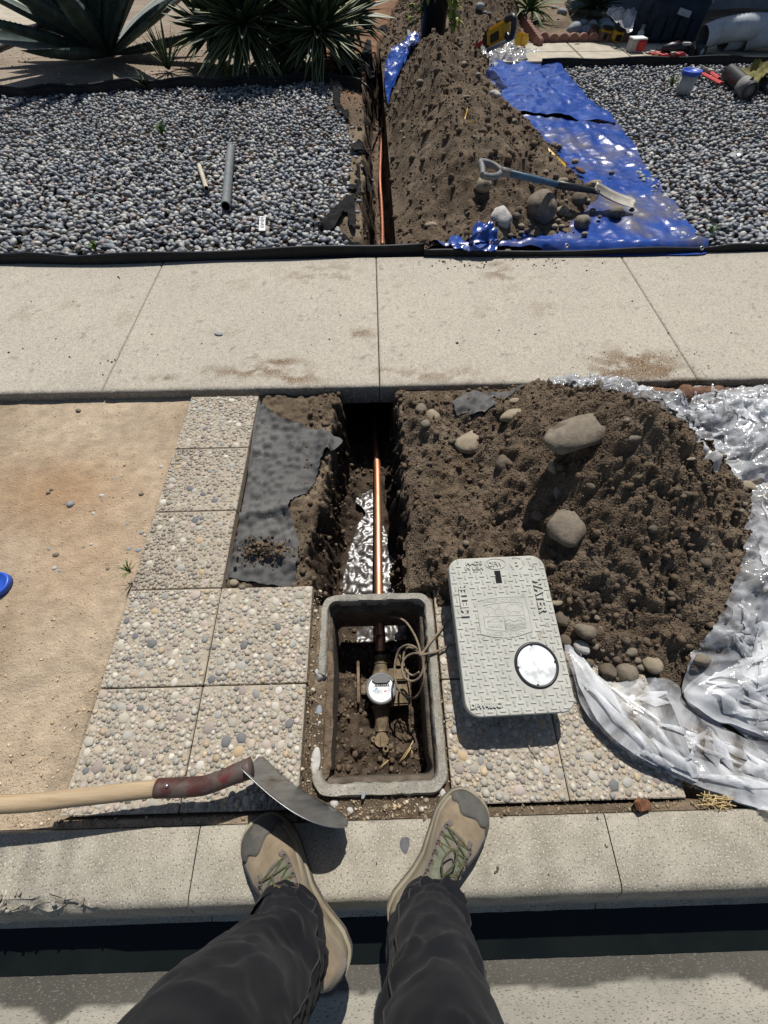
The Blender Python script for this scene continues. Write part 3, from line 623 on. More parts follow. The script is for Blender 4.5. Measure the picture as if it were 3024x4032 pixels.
tag(B().box((-15, 2.0, -.14), (29.6, 1.0, .08)).mesh('sidewalk_bedding', MT['mortar']), 'bedding under the sidewalk', kind='structure')
tag(B().box((15, 2.0, -.14), (29.6, 1.0, .08)).mesh('sidewalk_bedding', MT['mortar']), 'bedding under the sidewalk', kind='structure')
tag(B().box((-.03, 2.57, -.35), (.4, .02, .52)).mesh('trench_end', MT['heap']), 'soil face at the far end of the burrow', kind='structure')
o = B().box((-.188, 2.0, -.32), (.014, 1.1, .44)).box((.113, 2.0, -.32), (.014, 1.1, .44)).mesh('burrow_side', MT['heap']); tag(o, 'soil sides of the burrow under the sidewalk', kind='structure')

# ------------------------------------------------------------------ exposed aggregate pavers
PV = .305
pav = empty('aggregate_paving', (-.5, .3, -.02), kind='structure', label='square pavers faced with rounded river gravel')
ST = [rock_vf(s, 2, .10) for s in range(6)]; ST1 = [rock_vf(s, 1, .10) for s in range(6)]
STM = []
for k, (v, f) in enumerate(ST1):
    me = bpy.data.meshes.new('stone'); me.from_pydata([tuple(q) for q in v], [], [tuple(q) for q in f]); me.materials.append(MT['stone_o'])
    me.polygons.foreach_set('use_smooth', np.ones(len(me.polygons), bool)); STM.append(me)
def paver(x0, y0, seed, dirt=0.0, zt=0.0, small=1.0):
    rs = np.random.RandomState(seed); g = .0018; L = PV-2*g
    t = Euler((rs.uniform(-.004, .004), rs.uniform(-.004, .004), rs.uniform(-.004, .004))).to_matrix()
    p = B().box((x0+PV/2, y0+PV/2, -.0235+zt), (L, L, .040), t, .002).mesh('paver', MT['mortar'], pav)
    # dart throwing, large stones first
    pts = []; cell = {}
    def ok(x, y, r):
        cx, cy = int(x/.03), int(y/.03)
        for a in (-1, 0, 1):
            for b in (-1, 0, 1):
                for (qx, qy, qr) in cell.get((cx+a, cy+b), ()):
                    if (qx-x)**2+(qy-y)**2 < ((qr+r)*.79)**2: return False
        return True
    for r0, nt in ((.0150, 14), (.0115, 130), (.0088, 500), (.0064, 1500), (.0042, 1900), (.0028, 1500)):
        r0 *= small
        for k in range(nt):
            r = r0*rs.uniform(.85, 1.15); x, y = rs.uniform(r*.8, L-r*.8, 2)
            if ok(x, y, r):
                pts.append((x, y, r)); cell.setdefault((int(x/.03), int(y/.03)), []).append((x, y, r))
    pts.sort(key=lambda q: -q[2]); pts = np.array(pts); N_ = len(pts)
    el = rs.uniform(.74, 1.0, N_); yaw = rs.uniform(0, 6.28, N_)
    scl = np.stack([pts[:, 2]*1.12, pts[:, 2]*1.12*el, pts[:, 2]*.40], 1)
    pos = np.stack([x0+g+pts[:, 0], y0+g+pts[:, 1], zt-.0035-.10*pts[:, 2]+rs.uniform(-.0012, .0015, N_)], 1)
    rt = rots(yaw, rs.uniform(-.16, .16, N_), rs.uniform(-.16, .16, N_))
    big = 24; IP = parent_world(p).inverted()
    for k in range(min(big, N_)):
        o = bpy.data.objects.new('stone', STM[k % 6]); COL.objects.link(o); o.parent = p
        mm = Matrix([list(r) for r in rt[k]]) @ Matrix.Diagonal(Vector(scl[k])); o.matrix_basis = IP @ Matrix.Translation(Vector(pos[k])) @ mm.to_4x4()
    cc = (np.array(AGG)*.72+np.array([.45, .41, .34])*.28)[rs.randint(0, len(AGG), N_)]*rs.uniform(.80, 1.18, (N_, 1)); cc = cc*(1-dirt)+np.array([.20, .155, .11])*dirt
    sm = pts[:, 2] < .0055; cc[sm] = cc[sm]*.5+np.array([.42, .36, .28])*.5
    o = scatter('gravel_facing', ST1, pos[big:], scl[big:], rt[big:], cc[big:], MT['stone'], p); o['kind'] = 'stuff'
    return p
C0 = G(510, 2320)[0]; R0 = G(510, 2322)[1]
for j in range(3): paver(C0, R0+j*PV, 10+j, (.45, .35, .2)[j], small=.92)
for i in (0, 1):
    for j in (1, 2): paver(C0+i*PV, R0-j*PV, 20+i*3+j)
C1 = G(1768, 3000)[0]
for i in (0, 1):
    for j in (1, 2): paver(C1+i*PV, R0-j*PV, 30+i*3+j)
paver(D(1135, 860)[0]-.04, SWN-.36, 44, .25)
# ------------------------------------------------------------------ meter box
def rrect(x0, x1, y0, y1, r, n=6):
    o = []
    for cx, cy, a0 in ((x1-r, y0+r, -90), (x1-r, y1-r, 0), (x0+r, y1-r, 90), (x0+r, y0+r, 180)):
        for k in range(n+1): a = math.radians(a0+90*k/n); o.append((cx+r*math.cos(a), cy+r*math.sin(a)))
    return o
mb = empty('meter_box', (-.015, .2, 0), label='open concrete meter box with a rounded rim broken away on its left side', cat='meter box')
IX0, IX1, IY0, IY1 = -.171, .137, -.044, .449
def rim_piece(a0, a1, name='rim', seed=0):
    """part of the rim running between two fractions of the outline"""
    O = rrect(BX0, BX1, BY0, BY1, .05, 8); I = rrect(IX0, IX1, IY0, IY1, .026, 8); n = len(O)
    def at(Q, t):
        L = [0]
        for i in range(n): L.append(L[-1]+math.dist(Q[i], Q[(i+1) % n]))
        d = (t % 1)*L[-1]; i = max(0, min(n-1, int(np.searchsorted(L, d))-1)); f = (d-L[i])/max(1e-9, L[i+1]-L[i]); a, b = Q[i], Q[(i+1) % n]
        return np.array([a[0]+(b[0]-a[0])*f, a[1]+(b[1]-a[1])*f])
    N = max(10, int((a1-a0)*260)); rows = []; irows = []
    for k in range(N+1):
        t = a0+(a1-a0)*k/N; o = at(O, t); i = at(I, t); d = (i-o); irows.append([(*(o+d*p), z+.004*float(fbm(t*50, p*6, 1, 3, s=150+seed))) for p, z in ((1.0, -.012), (1.02, -.040), (1.20, -.042), (1.40, -.046), (1.43, -.10), (1.45, -.24))]); w_ = 1+.10*vn(t*40, 0, 0, seed)
        prof = [(0, -.10), (0, -.008), (.05, .003), (.14, .008), (.84, .008), (.95, .003), (1.0, -.008), (1.01, -.030)]
        rows.append([(*(o+d*(p*w_ if p < .5 else p)+np.array([.0018*float(vn(t*90, p*5, 0, seed)), .0018*float(vn(t*90, p*5, 3, seed))])), z+.0022*float(fbm(t*60+p*3, p*9, 1, 3, s=140+seed))) for p, z in prof])
    bb = B().grid(rows)
    if a1-a0 < .99:
        for e in (0, N): bb.add(rows[e], [tuple(range(8))])
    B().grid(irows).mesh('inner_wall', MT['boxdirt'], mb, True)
    return sharp(bb.mesh(name, MT['box'], mb), .8)
# outline starts at the lower right corner and runs up the right, along the top, down the left
rim_piece(-.195, .655, seed=1)
# remaining inner wall on the broken side, its ledge packed with dirt
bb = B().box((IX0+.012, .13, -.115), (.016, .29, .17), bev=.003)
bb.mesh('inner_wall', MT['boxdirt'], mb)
def led(x, y): return -.030+.010*fbm(x, y, 30, 3, s=150)+.004*lumps(x, y, 90, 151)*4
tag(sheet('packed_dirt', dens([(BX0-.005, -.02), (IX0+.018, -.025), (IX0+.02, .10), (IX0+.018, .26), (IX0+.002, .30), (BX0-.01, .25), (BX0-.018, .1)], 4, .004), .006, led, MT['ground']), kind='structure')
bpy.data.objects['packed_dirt'].data.color_attributes.new('Col', 'FLOAT_COLOR', 'POINT')
for d_ in bpy.data.objects['packed_dirt'].data.color_attributes['Col'].data: d_.color = (.17, .125, .085, 1)
bpy.data.objects['packed_dirt'].parent = mb; bpy.data.objects['packed_dirt'].location = (.015, -.2, 0); bpy.data.objects['packed_dirt']['kind'] = 'stuff'

def Q(cx, cy, z):   # a point read in the close view of the box
    return P(1200+cx*.40678, 2320+cy*.40678, z)
# ------------------------------------------------------------------ water meter
wm = empty('water_meter', (-.009, .21, -.28), label='muddy brass water meter with a round white dial, lying deep in the open box', cat='water meter')
RC = Vector((-.009, .211, -.178))
tl = Euler((math.radians(-4), math.radians(2), 0)).to_matrix()
bb = B().lathe([(.0, -.13), (.030, -.125), (.044, -.10), (.050, -.075), (.050, -.045), (.046, -.03), (.046, -.008), (.0, -.008)], RC, 28, cap=False)
bb.tube([(-.009, .10, -.245), (-.009, .135, -.245), (-.009, .165, -.245)], [.020, .024, .036], 16)
bb.tube([(-.009, .315, -.240), (-.009, .285, -.240), (-.009, .25, -.240)], [.019, .024, .036], 16)
sharp(bb.mesh('body', MT['brass'], wm), .7)
bb = B().box((.052, .222, -.232), (.075, .118, .045), Euler((0, 0, .03)), .006).box((.040, .252, -.205), (.085, .03, .03), bev=.004).box((-.062, .215, -.228), (.03, .03, .02), bev=.003)
bb.tube([Q(905, 740, -.21), Q(915, 560, -.20)], [.010, .007], 10)
o = bb.mesh('side_casting', MT['brass'], wm); o['kind'] = 'stuff'
bb = B().box(Q(515, 905, -.215), (.009, .135, .060), Euler((0, .10, .02)), .003)
bb.mesh('bracket', MT['brass'], wm)
bb = B().tube([(-.009, .305, -.240), (-.009, .332, -.236)], .0215, 6).tube([(-.009, .300, -.240), (-.009, .303, -.240)], .025, 16)
bb.mesh('coupling_nut', MT['brass'], wm)
bb = B().tube([(-.009, .118, -.246), (-.009, .088, -.246)], .0225, 6); bb.mesh('coupling_nut', MT['brass'], wm)
ring = B().lathe([(.036, -.004), (.050, -.010), (.0515, .0), (.049, .006), (.0445, .008), (.0425, .003), (.041, .001)], RC, 40, tl, cap=False).mesh('register_ring', MT['greyplastic'], wm, True)
dial = B().lathe([(0, .0), (.0430, .0)], RC+Vector((0, 0, .002)), 40, tl, cap=False).mesh('dial', MT['white'], wm)
def dl(bb, V, F, x, y, z=.0030):
    V = np.array(V); V = V+np.array([x, y, z]); V = V@np.array(tl).T+np.array(RC); bb.add(V, F)
def txt(s, h, x, y, M, name, par, z=.0030):
    V, F = text_vf(s, 1, .0004/h*.5); V[:, :2] *= h/.72; V[:, 2] *= h; bb = B(); dl(bb, V, F, x, y, z); return bb.mesh(name, M, par)
txt('NEPTUNE', .0042, -.016, -.008, MT['inkblue'], 'dial_print', dial)
bb = B(); dl(bb, [(-.005, -.003, 0), (-.0022, -.003, 0), (0, .0015, 0), (.0024, -.003, 0), (.005, -.003, 0), (.0005, .0045, 0), (-.0008, .0045, 0)], [(0, 1, 2, 6), (2, 3, 4, 5), (2, 5, 6)], -.015, -.001); bb.mesh('dial_mark', MT['inkblue'], dial)
txt('5/8" T-10', .0026, -.015, -.014, MT['ink'], 'dial_print', dial)
bb = B()
for k in range(36):
    a = k*math.tau/36; r0, r1 = .0128, .0142 if k % 4 else .0155
    V, F = [], []
    c_, s_ = math.cos(a), math.sin(a); dl(bb, [(c_*r0-s_*.0002, s_*r0+c_*.0002, 0), (c_*r1-s_*.0002, s_*r1+c_*.0002, 0), (c_*r1+s_*.0002, s_*r1-c_*.0002, 0), (c_*r0+s_*.0002, s_*r0-c_*.0002, 0)], [(0, 1, 2, 3)], .014, -.009)
bb.mesh('dial_ticks', MT['ink'], dial)
bb = B(); dl(bb, [(-.004, -.0012, 0), (.013, .002, 0), (-.004, .0012, 0)], [(0, 1, 2)], .014, -.009, .0034); dl(bb, *[(lambda V, F: (V, F))(*[[(.0022*math.cos(k*.7), .0022*math.sin(k*.7), 0) for k in range(9)], [tuple(range(9))]])][0], .014, -.009, .0036)
bb.mesh('needle', MT['inkred'], dial)
bb = B(); V = [(-.0235, -.0042, 0), (.024, -.0042, 0), (.024, .0042, 0), (-.0235, .0042, 0)]; dl(bb, V, [(0, 1, 2, 3)], .003, .010); bb.mesh('counter_window', MT['ink'], dial)
for k in range(7): txt('0017498'[k], .0055, -.017+k*.0066, .010, MT['white'], 'counter_digit', dial, .0036)
bb = B(); dl(bb, [(x, y, z) for z in (0, .006) for x, y in ((-.030, .024), (-.018, .0155), (.019, .0155), (.031, .025), (.025, .038), (0, .044), (-.025, .038))],
             [tuple(range(7))[::-1], tuple(range(7, 14))]+[(i, (i+1) % 7, 7+(i+1) % 7, 7+i) for i in range(7)], 0, 0, .004)
bb.mesh('register_hinge', MT['black'], wm)
# curb stop
cs = empty('curb_stop', (-.009, .05, -.27), label='small brass shut-off valve with a flat winged key head below the meter', cat='valve')
B().tube([(-.009, .088, -.247), (-.010, .02, -.25)], [.016, .018], 14).tube([(-.010, .02, -.25), (-.010, -.02, -.26)], [.014, .014], 12).lathe([(.0, -.04), (.018, -.038), (.020, 0), (.015, .008), (0, .008)], Q(745, 1440, -.235), 18, cap=False).mesh('valve_body', MT['brass'], cs, True)
kc = Q(742, 1462, -.218)
B().prism([(.023*math.cos(a), .019*math.sin(a)) for a in np.linspace(0, math.tau, 18)[:-1]], 0, .007, Euler((.1, .05, .1)).to_matrix(), kc).prism([(-.0035, -.017), (.0035, -.017), (.0035, .017), (-.0035, .017)], .007, .017, Euler((.1, .05, .1)).to_matrix(), kc).mesh('key_head', MT['brass'], cs)
def lug(c, r): return B().tube([Vector(c)+Vector((r*math.cos(a), r*math.sin(a), 0)) for a in np.linspace(0, math.tau, 15)], .0032, 7, False)
lug(Q(783, 1545, -.216), .008).mesh('lock_lug', MT['brass'], cs, True); lug(Q(668, 1455, -.218), .006).mesh('lock_lug', MT['brass'], cs, True)

# ------------------------------------------------------------------ pipes
def garden_pipe_z(y): return -.37
pp = [(-.009, .345, -.232), (-.006, .40, -.222), P(1493, 2400, -.214)[:], P(1490, 2200, -.225)[:], P(1488, 2000, -.255)[:], P(1485, 1830, -.290)[:], (-.012, 1.55, -.33), (.02, 2.1, -.38), (.045, 2.62, -.40)]
pp = curve_pts([tuple(q) for q in pp], 6)
cp = empty('copper_pipe', (0, 1, -.25), label='bright new copper pipe running from the meter up the trench and under the sidewalk', cat='pipe')
B().tube(pp, .0165, 20).mesh('pipe', MT['copper'], cp, True)
gp = curve_pts([P(u, v, z)[:] for u, v, z in ((1506, 965, -.40), (1506, 900, -.42), (1502, 800, -.42), (1498, 745, -.40), (1496, 690, -.37), (1499, 610, -.35), (1503, 540, -.35), (1508, 440, -.34), (1512, 380, -.40), (1530, 250, -.5))], 6)
gpo = empty('copper_pipe', P(1500, 700, -.4), label='pinkish copper pipe lying in the narrow trench between pebble bed and soil heap', cat='pipe')
B().tube(gp, .0145, 12).mesh('pipe', MT['copper_old'], gpo, True)
q = P(1502, 518, -.35); B().tube([q-Vector((.0, .05, 0)), q+Vector((0.002, .05, 0))], .024, 12).mesh('coupling', MT['black'], gpo, True)
bf = empty('pipe_fitting', (-.008, .33, -.24), label='black pipe sleeve joining the copper pipe to the meter nut', cat='pipe fitting')
B().tube([(-.009, .330, -.236), (-.009, .352, -.233)], [.0135, .0165], 14).mesh('sleeve', MT['black'], bf, True)
B().tube([(-.0085, .352, -.233), (-.0083, .360, -.232)], .0190, 16).mesh('collar', MT['greyplastic'], bf, True)
B().tube([(-.0085, .362, -.232), (-.007, .400, -.223)], .0185, 14).mesh('sleeve', MT['copper_old'], bf, True)
drip = curve_pts([P(u, v, z)[:] for u, v, z in ((1422, 322, .03), (1445, 342, .02), (1470, 385, -.10), (1495, 418, -.25), (1506, 428, -.33))], 5)
tag(B().tube(drip, .012, 8).mesh('irrigation_tube', MT['black'], None, True), 'thin black irrigation tube dropping from the curved edging into the trench', 'tube')

# coil of cable
cb = empty('cable_coil', Q(1100, 700, .0), label='knotted coil of muddy brown wire hung over the right rim of the meter box', cat='wire')
zt = .018
def cpath(L): return curve_pts([Q(x, y, z)[:] for x, y, z in L], 6)
W1 = [(820, 270, -.10), (900, 275, -.07), (980, 320, -.05), (1050, 420, -.03), (1095, 520, .0), (1122, 625, zt)]
W2 = [(1122, 625, zt), (1080, 570, -.01), (1000, 540, -.03), (925, 575, -.06), (885, 660, -.08), (868, 800, -.09), (890, 930, -.09), (950, 1015, -.09), (1030, 1055, -.08), (1100, 1020, -.05), (1145, 920, -.01), (1158, 810, .012), (1140, 690, .018), (1124, 628, .022)]
W3 = [(1124, 628, .026), (1060, 622, .0), (990, 650, -.02), (948, 710, -.03), (945, 790, -.03), (975, 860, -.03), (1040, 890, -.02), (1105, 860, .0), (1145, 780, .014), (1148, 700, .020), (1126, 632, .028)]
W4 = [(1122, 630, .024), (1060, 580, -.03), (1000, 565, -.05), (960, 620, -.06), (955, 720, -.06), (990, 800, -.06), (1050, 835, -.05), (1110, 800, -.02)]
W5 = [(1120, 640, .026), (1160, 590, .022), (1210, 520, .014), (1270, 450, .010), (1330, 375, .008), (1385, 290, .008)]
W6 = [(1124, 640, .026), (1180, 625, .022), (1260, 610, .014), (1340, 575, .012), (1400, 545, .014), (1490, 530, .018)]
for Wk in (W1, W2, W3, W4, W5, W6): B().tube(cpath(Wk), .0036, 8).mesh('wire', MT['cable'], cb, True)
B().lathe([(0, -.006), (.006, -.005), (.007, 0), (.006, .005), (0, .006)], Q(1124, 632, .026), 10, cap=False).mesh('knot', MT['cable'], cb, True)
# straw and roots in the pit
bb = B()
for L in ([(900, 1690, -.23), (960, 1610, -.21), (1010, 1540, -.20), (1050, 1470, -.19)], [(720, 1735, -.23), (810, 1655, -.22)], [(1000, 1700, -.23), (1040, 1600, -.21), (1035, 1560, -.2)], [(900, 1685, -.228), (970, 1625, -.21), (1030, 1530, -.195)]):
    bb.tube([Q(*q) for q in L], .0018, 5)
tag(bb.mesh('dry_straw', MT['drygrass'], None, True), 'dry straw lying on the dirt inside the meter box', kind='stuff')

# ------------------------------------------------------------------ meter lid
LC = [P(1775, 2207, .158), P(2135, 2179, .158), P(2275, 2812, .112), P(1824, 2822, .112)]   # TL TR BR BL, top face
lc = sum(LC, Vector())/4; ex = ((LC[1]-LC[0])+(LC[2]-LC[3])).normalized(); ey = ((LC[0]-LC[3])+(LC[1]-LC[2])); LH = ey.length/2; LW = ((LC[1]-LC[0]).length+(LC[2]-LC[3]).length)/2
ey = (ey-ex*ey.dot(ex)).normalized(); ez = ex.cross(ey); LM = Matrix((ex, ey, ez)).transposed()
ML = LM.to_4x4(); ML.translation = lc
lid = bpy.data.objects.new('meter_cover', None); COL.objects.link(lid); lid.matrix_basis = ML
tag(lid, 'grey polymer water meter cover with raised tread and lettering, leaning on the loose soil', 'meter cover')
def LP(cx, cy):     # close view of the lid -> its own plane
    u, v = 1740+cx*.33755, 2150+cy*.33755
    d = _F*FPX+_R*(u-IW/2)-_U*(v-IH/2); o = Vector((0, 0, H)); t = (lc-o).dot(ez)/d.dot(ez); p = o+d*t-lc; return p.dot(ex), p.dot(ey)
hw, hh = LW/2, LH/2
slot = LP(655, 360); cc_ = LP(1103, 1385); rr_ = .5*math.dist(LP(845, 1390), LP(1362, 1385))
def lm(bb, name, M, par=None, smooth=False): return bb.mesh(name, M, par or lid, smooth, local=True)
pl = B().prism(rrect(-hw, hw, -hh, hh, .038, 8), -.034, 0, bev=.0035); plate = lm(pl, 'plate', MT['lid'])
lm(B().prism([(slot[0]+a*.009, slot[1]+b*.019) for a, b in ((-1, -1), (1, -1), (1, 1), (-1, 1))], .0002, .0008), 'slot', MT['slot'])
# round reader plug
lm(B().lathe([(rr_*.86, .0004), (rr_*.87, .0035), (rr_*.97, .0040), (rr_, .0005)], (cc_[0], cc_[1], 0), 48, cap=False), 'plug_ring', MT['black'], smooth=True)
cap_ = lm(B().lathe([(0, .0022), (rr_*.80, .0022), (rr_*.868, .0016)], (cc_[0], cc_[1], 0), 48, cap=False), 'plug', MT['white'], smooth=True)
for a in (95, 5, 185, 262):
    a = math.radians(a); lm(B().box((cc_[0]+rr_*.855*math.cos(a), cc_[1]+rr_*.855*math.sin(a), .0025), (.006, .0055, .002), Euler((0, 0, a)), .0005), 'catch', MT['black'])
# tread bars on a staggered lattice
bm1 = bmesh.new(); bmesh.ops.create_cube(bm1, size=1)
for v_ in bm1.verts: v_.co = Vector((v_.co.x*.0150, v_.co.y*.0042, v_.co.z*.0034+.0006))
bmesh.ops.bevel(bm1, geom=[e for e in bm1.edges if all(v_.co.z > 0 for v_ in e.verts)], offset=.0011, segments=1, affect='EDGES')
BARM = bpy.data.meshes.new('tread_bar'); bm1.to_mesh(BARM); bm1.free(); BARM.materials.append(MT['lid'])
ed = [LP(400, 600), LP(1000, 575), LP(1075, 1040), LP(440, 1090)]
exl = [rrect(*[f(q[i] for q in [LP(a, b_) for a, b_ in pts]) for i, f in ((0, min), (0, max), (1, min), (1, max))], .002, 1) for pts in
       ([(190, 440), (310, 440), (320, 830), (200, 830)], [(1060, 350), (1170, 350), (1230, 790), (1110, 790)], [(240, 170), (480, 170), (480, 285), (240, 285)],
        [(500, 140), (760, 140), (750, 285), (500, 285)], [(770, 120), (960, 120), (970, 270), (780, 270)], [(320, 1830), (690, 1820), (690, 1890), (330, 1900)], [(610, 290), (700, 290), (700, 430), (620, 430)])]
nc, nr_ = 17, 26; dx, dy = 2*hw/(nc+.4), 2*hh/(nr_+.3)
for i in range(nc):
    for j in range(nr_):
        x = -hw+dx*(i+.75); y = -hh+dy*(j+.7); hz = (i+j) % 2
        if hz and True:
            pass
        if abs(x) > hw-.009 or abs(y) > hh-.009 or (abs(x) > hw-.03 and abs(y) > hh-.03 and math.hypot(abs(x)-hw+.038, abs(y)-hh+.038) > .030): continue
        if math.hypot(x-cc_[0], y-cc_[1]) < rr_+.007: continue
        if inpoly(np.array([x]), np.array([y]), ed)[0] or any(inpoly(np.array([x]), np.array([y]), e)[0] for e in exl): continue
        o = bpy.data.objects.new('tread_bar', BARM); COL.objects.link(o); o.parent = lid; s_ = .98 if hz else .92
        o.matrix_basis = Matrix.Translation((x, y, .0)) @ Matrix.Rotation(0 if hz else math.pi/2, 4, 'Z') @ Matrix.Diagonal((s_, 1, 1, 1))
def rtext(s, c, length, height, ang=0., name='raised_letters', z=.0038, bold=.02, sub=None, M=None):
    V, F = text_vf(s, 1, .5, bold=bold); a = V.min(0); b_ = V.max(0); V = (V-(a+b_)/2)/(b_-a); V = V*np.array([length, height, 1]); V[:, 2] = (V[:, 2]+.5)*z
    c_, s_ = math.cos(ang), math.sin(ang); V[:, :2] = V[:, :2]@np.array([[c_, s_], [-s_, c_]]); V[:, :2] += np.array(c)
    return lm(B().add(V, F), name, M or MT['lid'], sub)
def ld(a, b): return math.dist(LP(*a), LP(*b))
rtext('METER', LP(252, 628), ld((265, 820), (235, 435)), ld((200, 600), (300, 600))*.92, math.pi/2, bold=.035, z=.006)
rtext('WATER', LP(1138, 570), ld((1105, 365), (1175, 780)), ld((1075, 600), (1185, 590))*.92, -math.pi/2, bold=.035, z=.006)
rtext('MADE', LP(370, 200), ld((275, 200), (460, 190)), ld((370, 180), (370, 222)), .0)
rtext('IN USA', LP(372, 258), ld((270, 265), (480, 245)), ld((370, 240), (370, 282)), .0)
rtext('DFW', LP(620, 208), ld((540, 205), (705, 200)), ld((620, 180), (620, 238)), .0, bold=.03)
rtext('DFW486C', LP(510, 1858), ld((330, 1860), (688, 1850)), ld((510, 1826), (510, 1894)), .0, bold=.045, z=.005)
def stroke(pts, r=.0011, par=None, name='raised_line', z=.0006):
    return lm(B().tube([(x, y, z) for x, y in pts], r, 6), name, MT['lid'], par, True)
e0 = LP(505, 208); e1 = LP(742, 205); ec = LP(623, 208); ea = math.dist(e0, e1)/2; eb = ld((623, 148), (623, 268))/2
stroke([(ec[0]+ea*math.cos(a), ec[1]+eb*math.sin(a)) for a in np.linspace(0, math.tau, 33)], .0014)
# recycling triangle with a 2
rc = LP(870, 205)
for k in range(3):
    a = math.radians(90+120*k); pts = [(rc[0]+.021*math.cos(a-.75), rc[1]+.019*math.sin(a-.75)), (rc[0]+.020*math.cos(a-.18), rc[1]+.019*math.sin(a-.18)), (rc[0]+.020*math.cos(a+.22), rc[1]+.019*math.sin(a+.22))]
    stroke(pts, .0015); t = pts[2]; stroke([(t[0]+.004*math.cos(a+2.6), t[1]+.004*math.sin(a+2.6)), (t[0]+.006*math.cos(a+1.6), t[1]+.006*math.sin(a+1.6)), (t[0]+.003*math.cos(a+.2), t[1]+.003*math.sin(a+.2))], .0012)
rtext('2', LP(868, 208), .009, .013, 0)
# emblem
emp = [LP(*q) for q in ((410, 650), (550, 612), (700, 598), (860, 590), (970, 597), (1015, 780), (1055, 995), (900, 1045), (760, 1068), (600, 1062), (455, 1030), (430, 840))]
emb = lm(B().prism(emp, .0002, .0012, bev=.0015), 'emblem', MT['lid'])
def es(L, r=.0008, close=False, sm=0):
    q = [LP(*p) for p in L]
    if sm: q = [tuple(p[:2]) for p in curve_pts([(*p, 0) for p in q], sm)]
    if close: q.append(q[0])
    stroke(q, r, emb, 'emblem_line', .0013)
es([(410, 650), (550, 612), (700, 598), (860, 590), (970, 597), (1015, 780), (1055, 995), (900, 1045), (760, 1068), (600, 1062), (455, 1030), (430, 840)], .0012, True)
es([(478, 700), (580, 675), (700, 660), (830, 655), (935, 662), (960, 800), (985, 950), (870, 980), (745, 990), (620, 985), (505, 965), (490, 830)], .0012, True)
es([(700, 660), (722, 820), (745, 988)], .0009); es([(490, 828), (722, 815), (958, 803)], .0009)
for (x, y) in ((545, 745), (620, 698), (660, 768)):
    es([(x+48*math.cos(a)*(1+.12*math.sin(5*a)), y+34*math.sin(a)*(1+.12*math.sin(5*a))) for a in np.linspace(0, math.tau, 22)], .0007); es([(x, y+32), (x, y+62)], .0012)
es([(740, 745), (735, 715), (765, 700), (790, 680), (830, 685), (865, 675), (900, 695), (930, 710), (935, 740), (905, 760), (870, 768), (835, 760), (800, 770), (765, 760), (740, 745)], .0008, sm=4)
for x, y in ((755, 775), (775, 790), (800, 775), (885, 775), (908, 768)): es([(x, y), (x-5, y+10)], .0012)
es([(525, 885), (575, 860), (605, 858), (630, 840), (708, 880)], .0009); es([(535, 885), (545, 948), (705, 945), (697, 880)], .0008); es([(525, 887), (700, 882)], .0008); es([(582, 888), (588, 946)], .0007)
es([(610, 946), (608, 912), (630, 910), (633, 944)], .0007); es([(650, 944), (650, 912), (680, 912), (682, 942)], .0007); es([(552, 946), (550, 915), (570, 914), (572, 945)], .0007)
es([(735, 880), (775, 850), (815, 870), (850, 880), (905, 825), (970, 858)], .0012); es([(850, 880), (900, 860), (935, 880)], .0009); es([(815, 870), (790, 895), (740, 905)], .0009)
for k in range(5): es([(742+k*2, 912+k*16), (790, 905+k*16), (850, 920+k*14), (910, 900+k*16), (972, 895+k*17)], .0012, sm=3)
rtext('VALLEY COUNTY', LP(697, 632), ld((470, 665), (915, 640)), .0090, -.0, z=.0022, bold=.02, sub=emb)
rtext('WATER DISTRICT', LP(750, 1018), ld((525, 1020), (970, 995)), .0100, .0, z=.0022, bold=.02, sub=emb)
for x, y in ((1060, 228), (742, 395), (945, 577), (290, 972), (1212, 918), (1040, 1040), (490, 1075), (655, 1135), (845, 1812)):
    q = LP(x, y); lm(B().lathe([(.0045, .0002), (.0052, .0012), (.0045, .0014), (.0035, .0004)], (q[0], q[1], 0), 12, cap=False).lathe([(0, .0015), (.0016, .0012), (.0016, 0)], (q[0], q[1], 0), 8, cap=False), 'rivet', MT['lid'], smooth=True)

# ------------------------------------------------------------------ shovel lying across the pavers
shv = empty('shovel', P(620, 3080, 0), label='long-handled round point shovel with worn red socket lying across the pavers', cat='shovel')
hp = [P(-1900, 3150, .19), P(-900, 3180, .15), P(0, 3167, .105), P(300, 3140, .098), P(625, 3103, .092)]
B().tube(curve_pts([q[:] for q in hp], 6), .0195, 20).mesh('handle', MT['wood'], shv, True)
sp = curve_pts([q[:] for q in (P(618, 3104, .092), P(720, 3100, .092), P(800, 3093, .095), P(870, 3070, .098), P(930, 3045, .10), P(990, 3022, .10))], 6)
B().tube(sp, [.0215 if k < 20 else .0215+.003*(k-20)/10 for k in range(len(sp))], 20, flat=1.0).mesh('socket', MT['redpaint'], shv, True)
q = P(673, 3093, .092); B().lathe([(0, .0255), (.004, .025), (.005, .0215), (0, .021)], q, 10, cap=False).mesh('rivet', MT['steel'], shv, True)
b0 = P(985, 3035, .10); bt = P(1352, 3252, .085); Ld = (bt-b0); BL = Ld.length+.02; Ld.normalize(); Wd = Vector((-.02, -.10, .99)); Wd = (Wd-Ld*Wd.dot(Ld)).normalized(); Nd = Ld.cross(Wd)
if Nd.y < 0: Nd = -Nd
rows = []
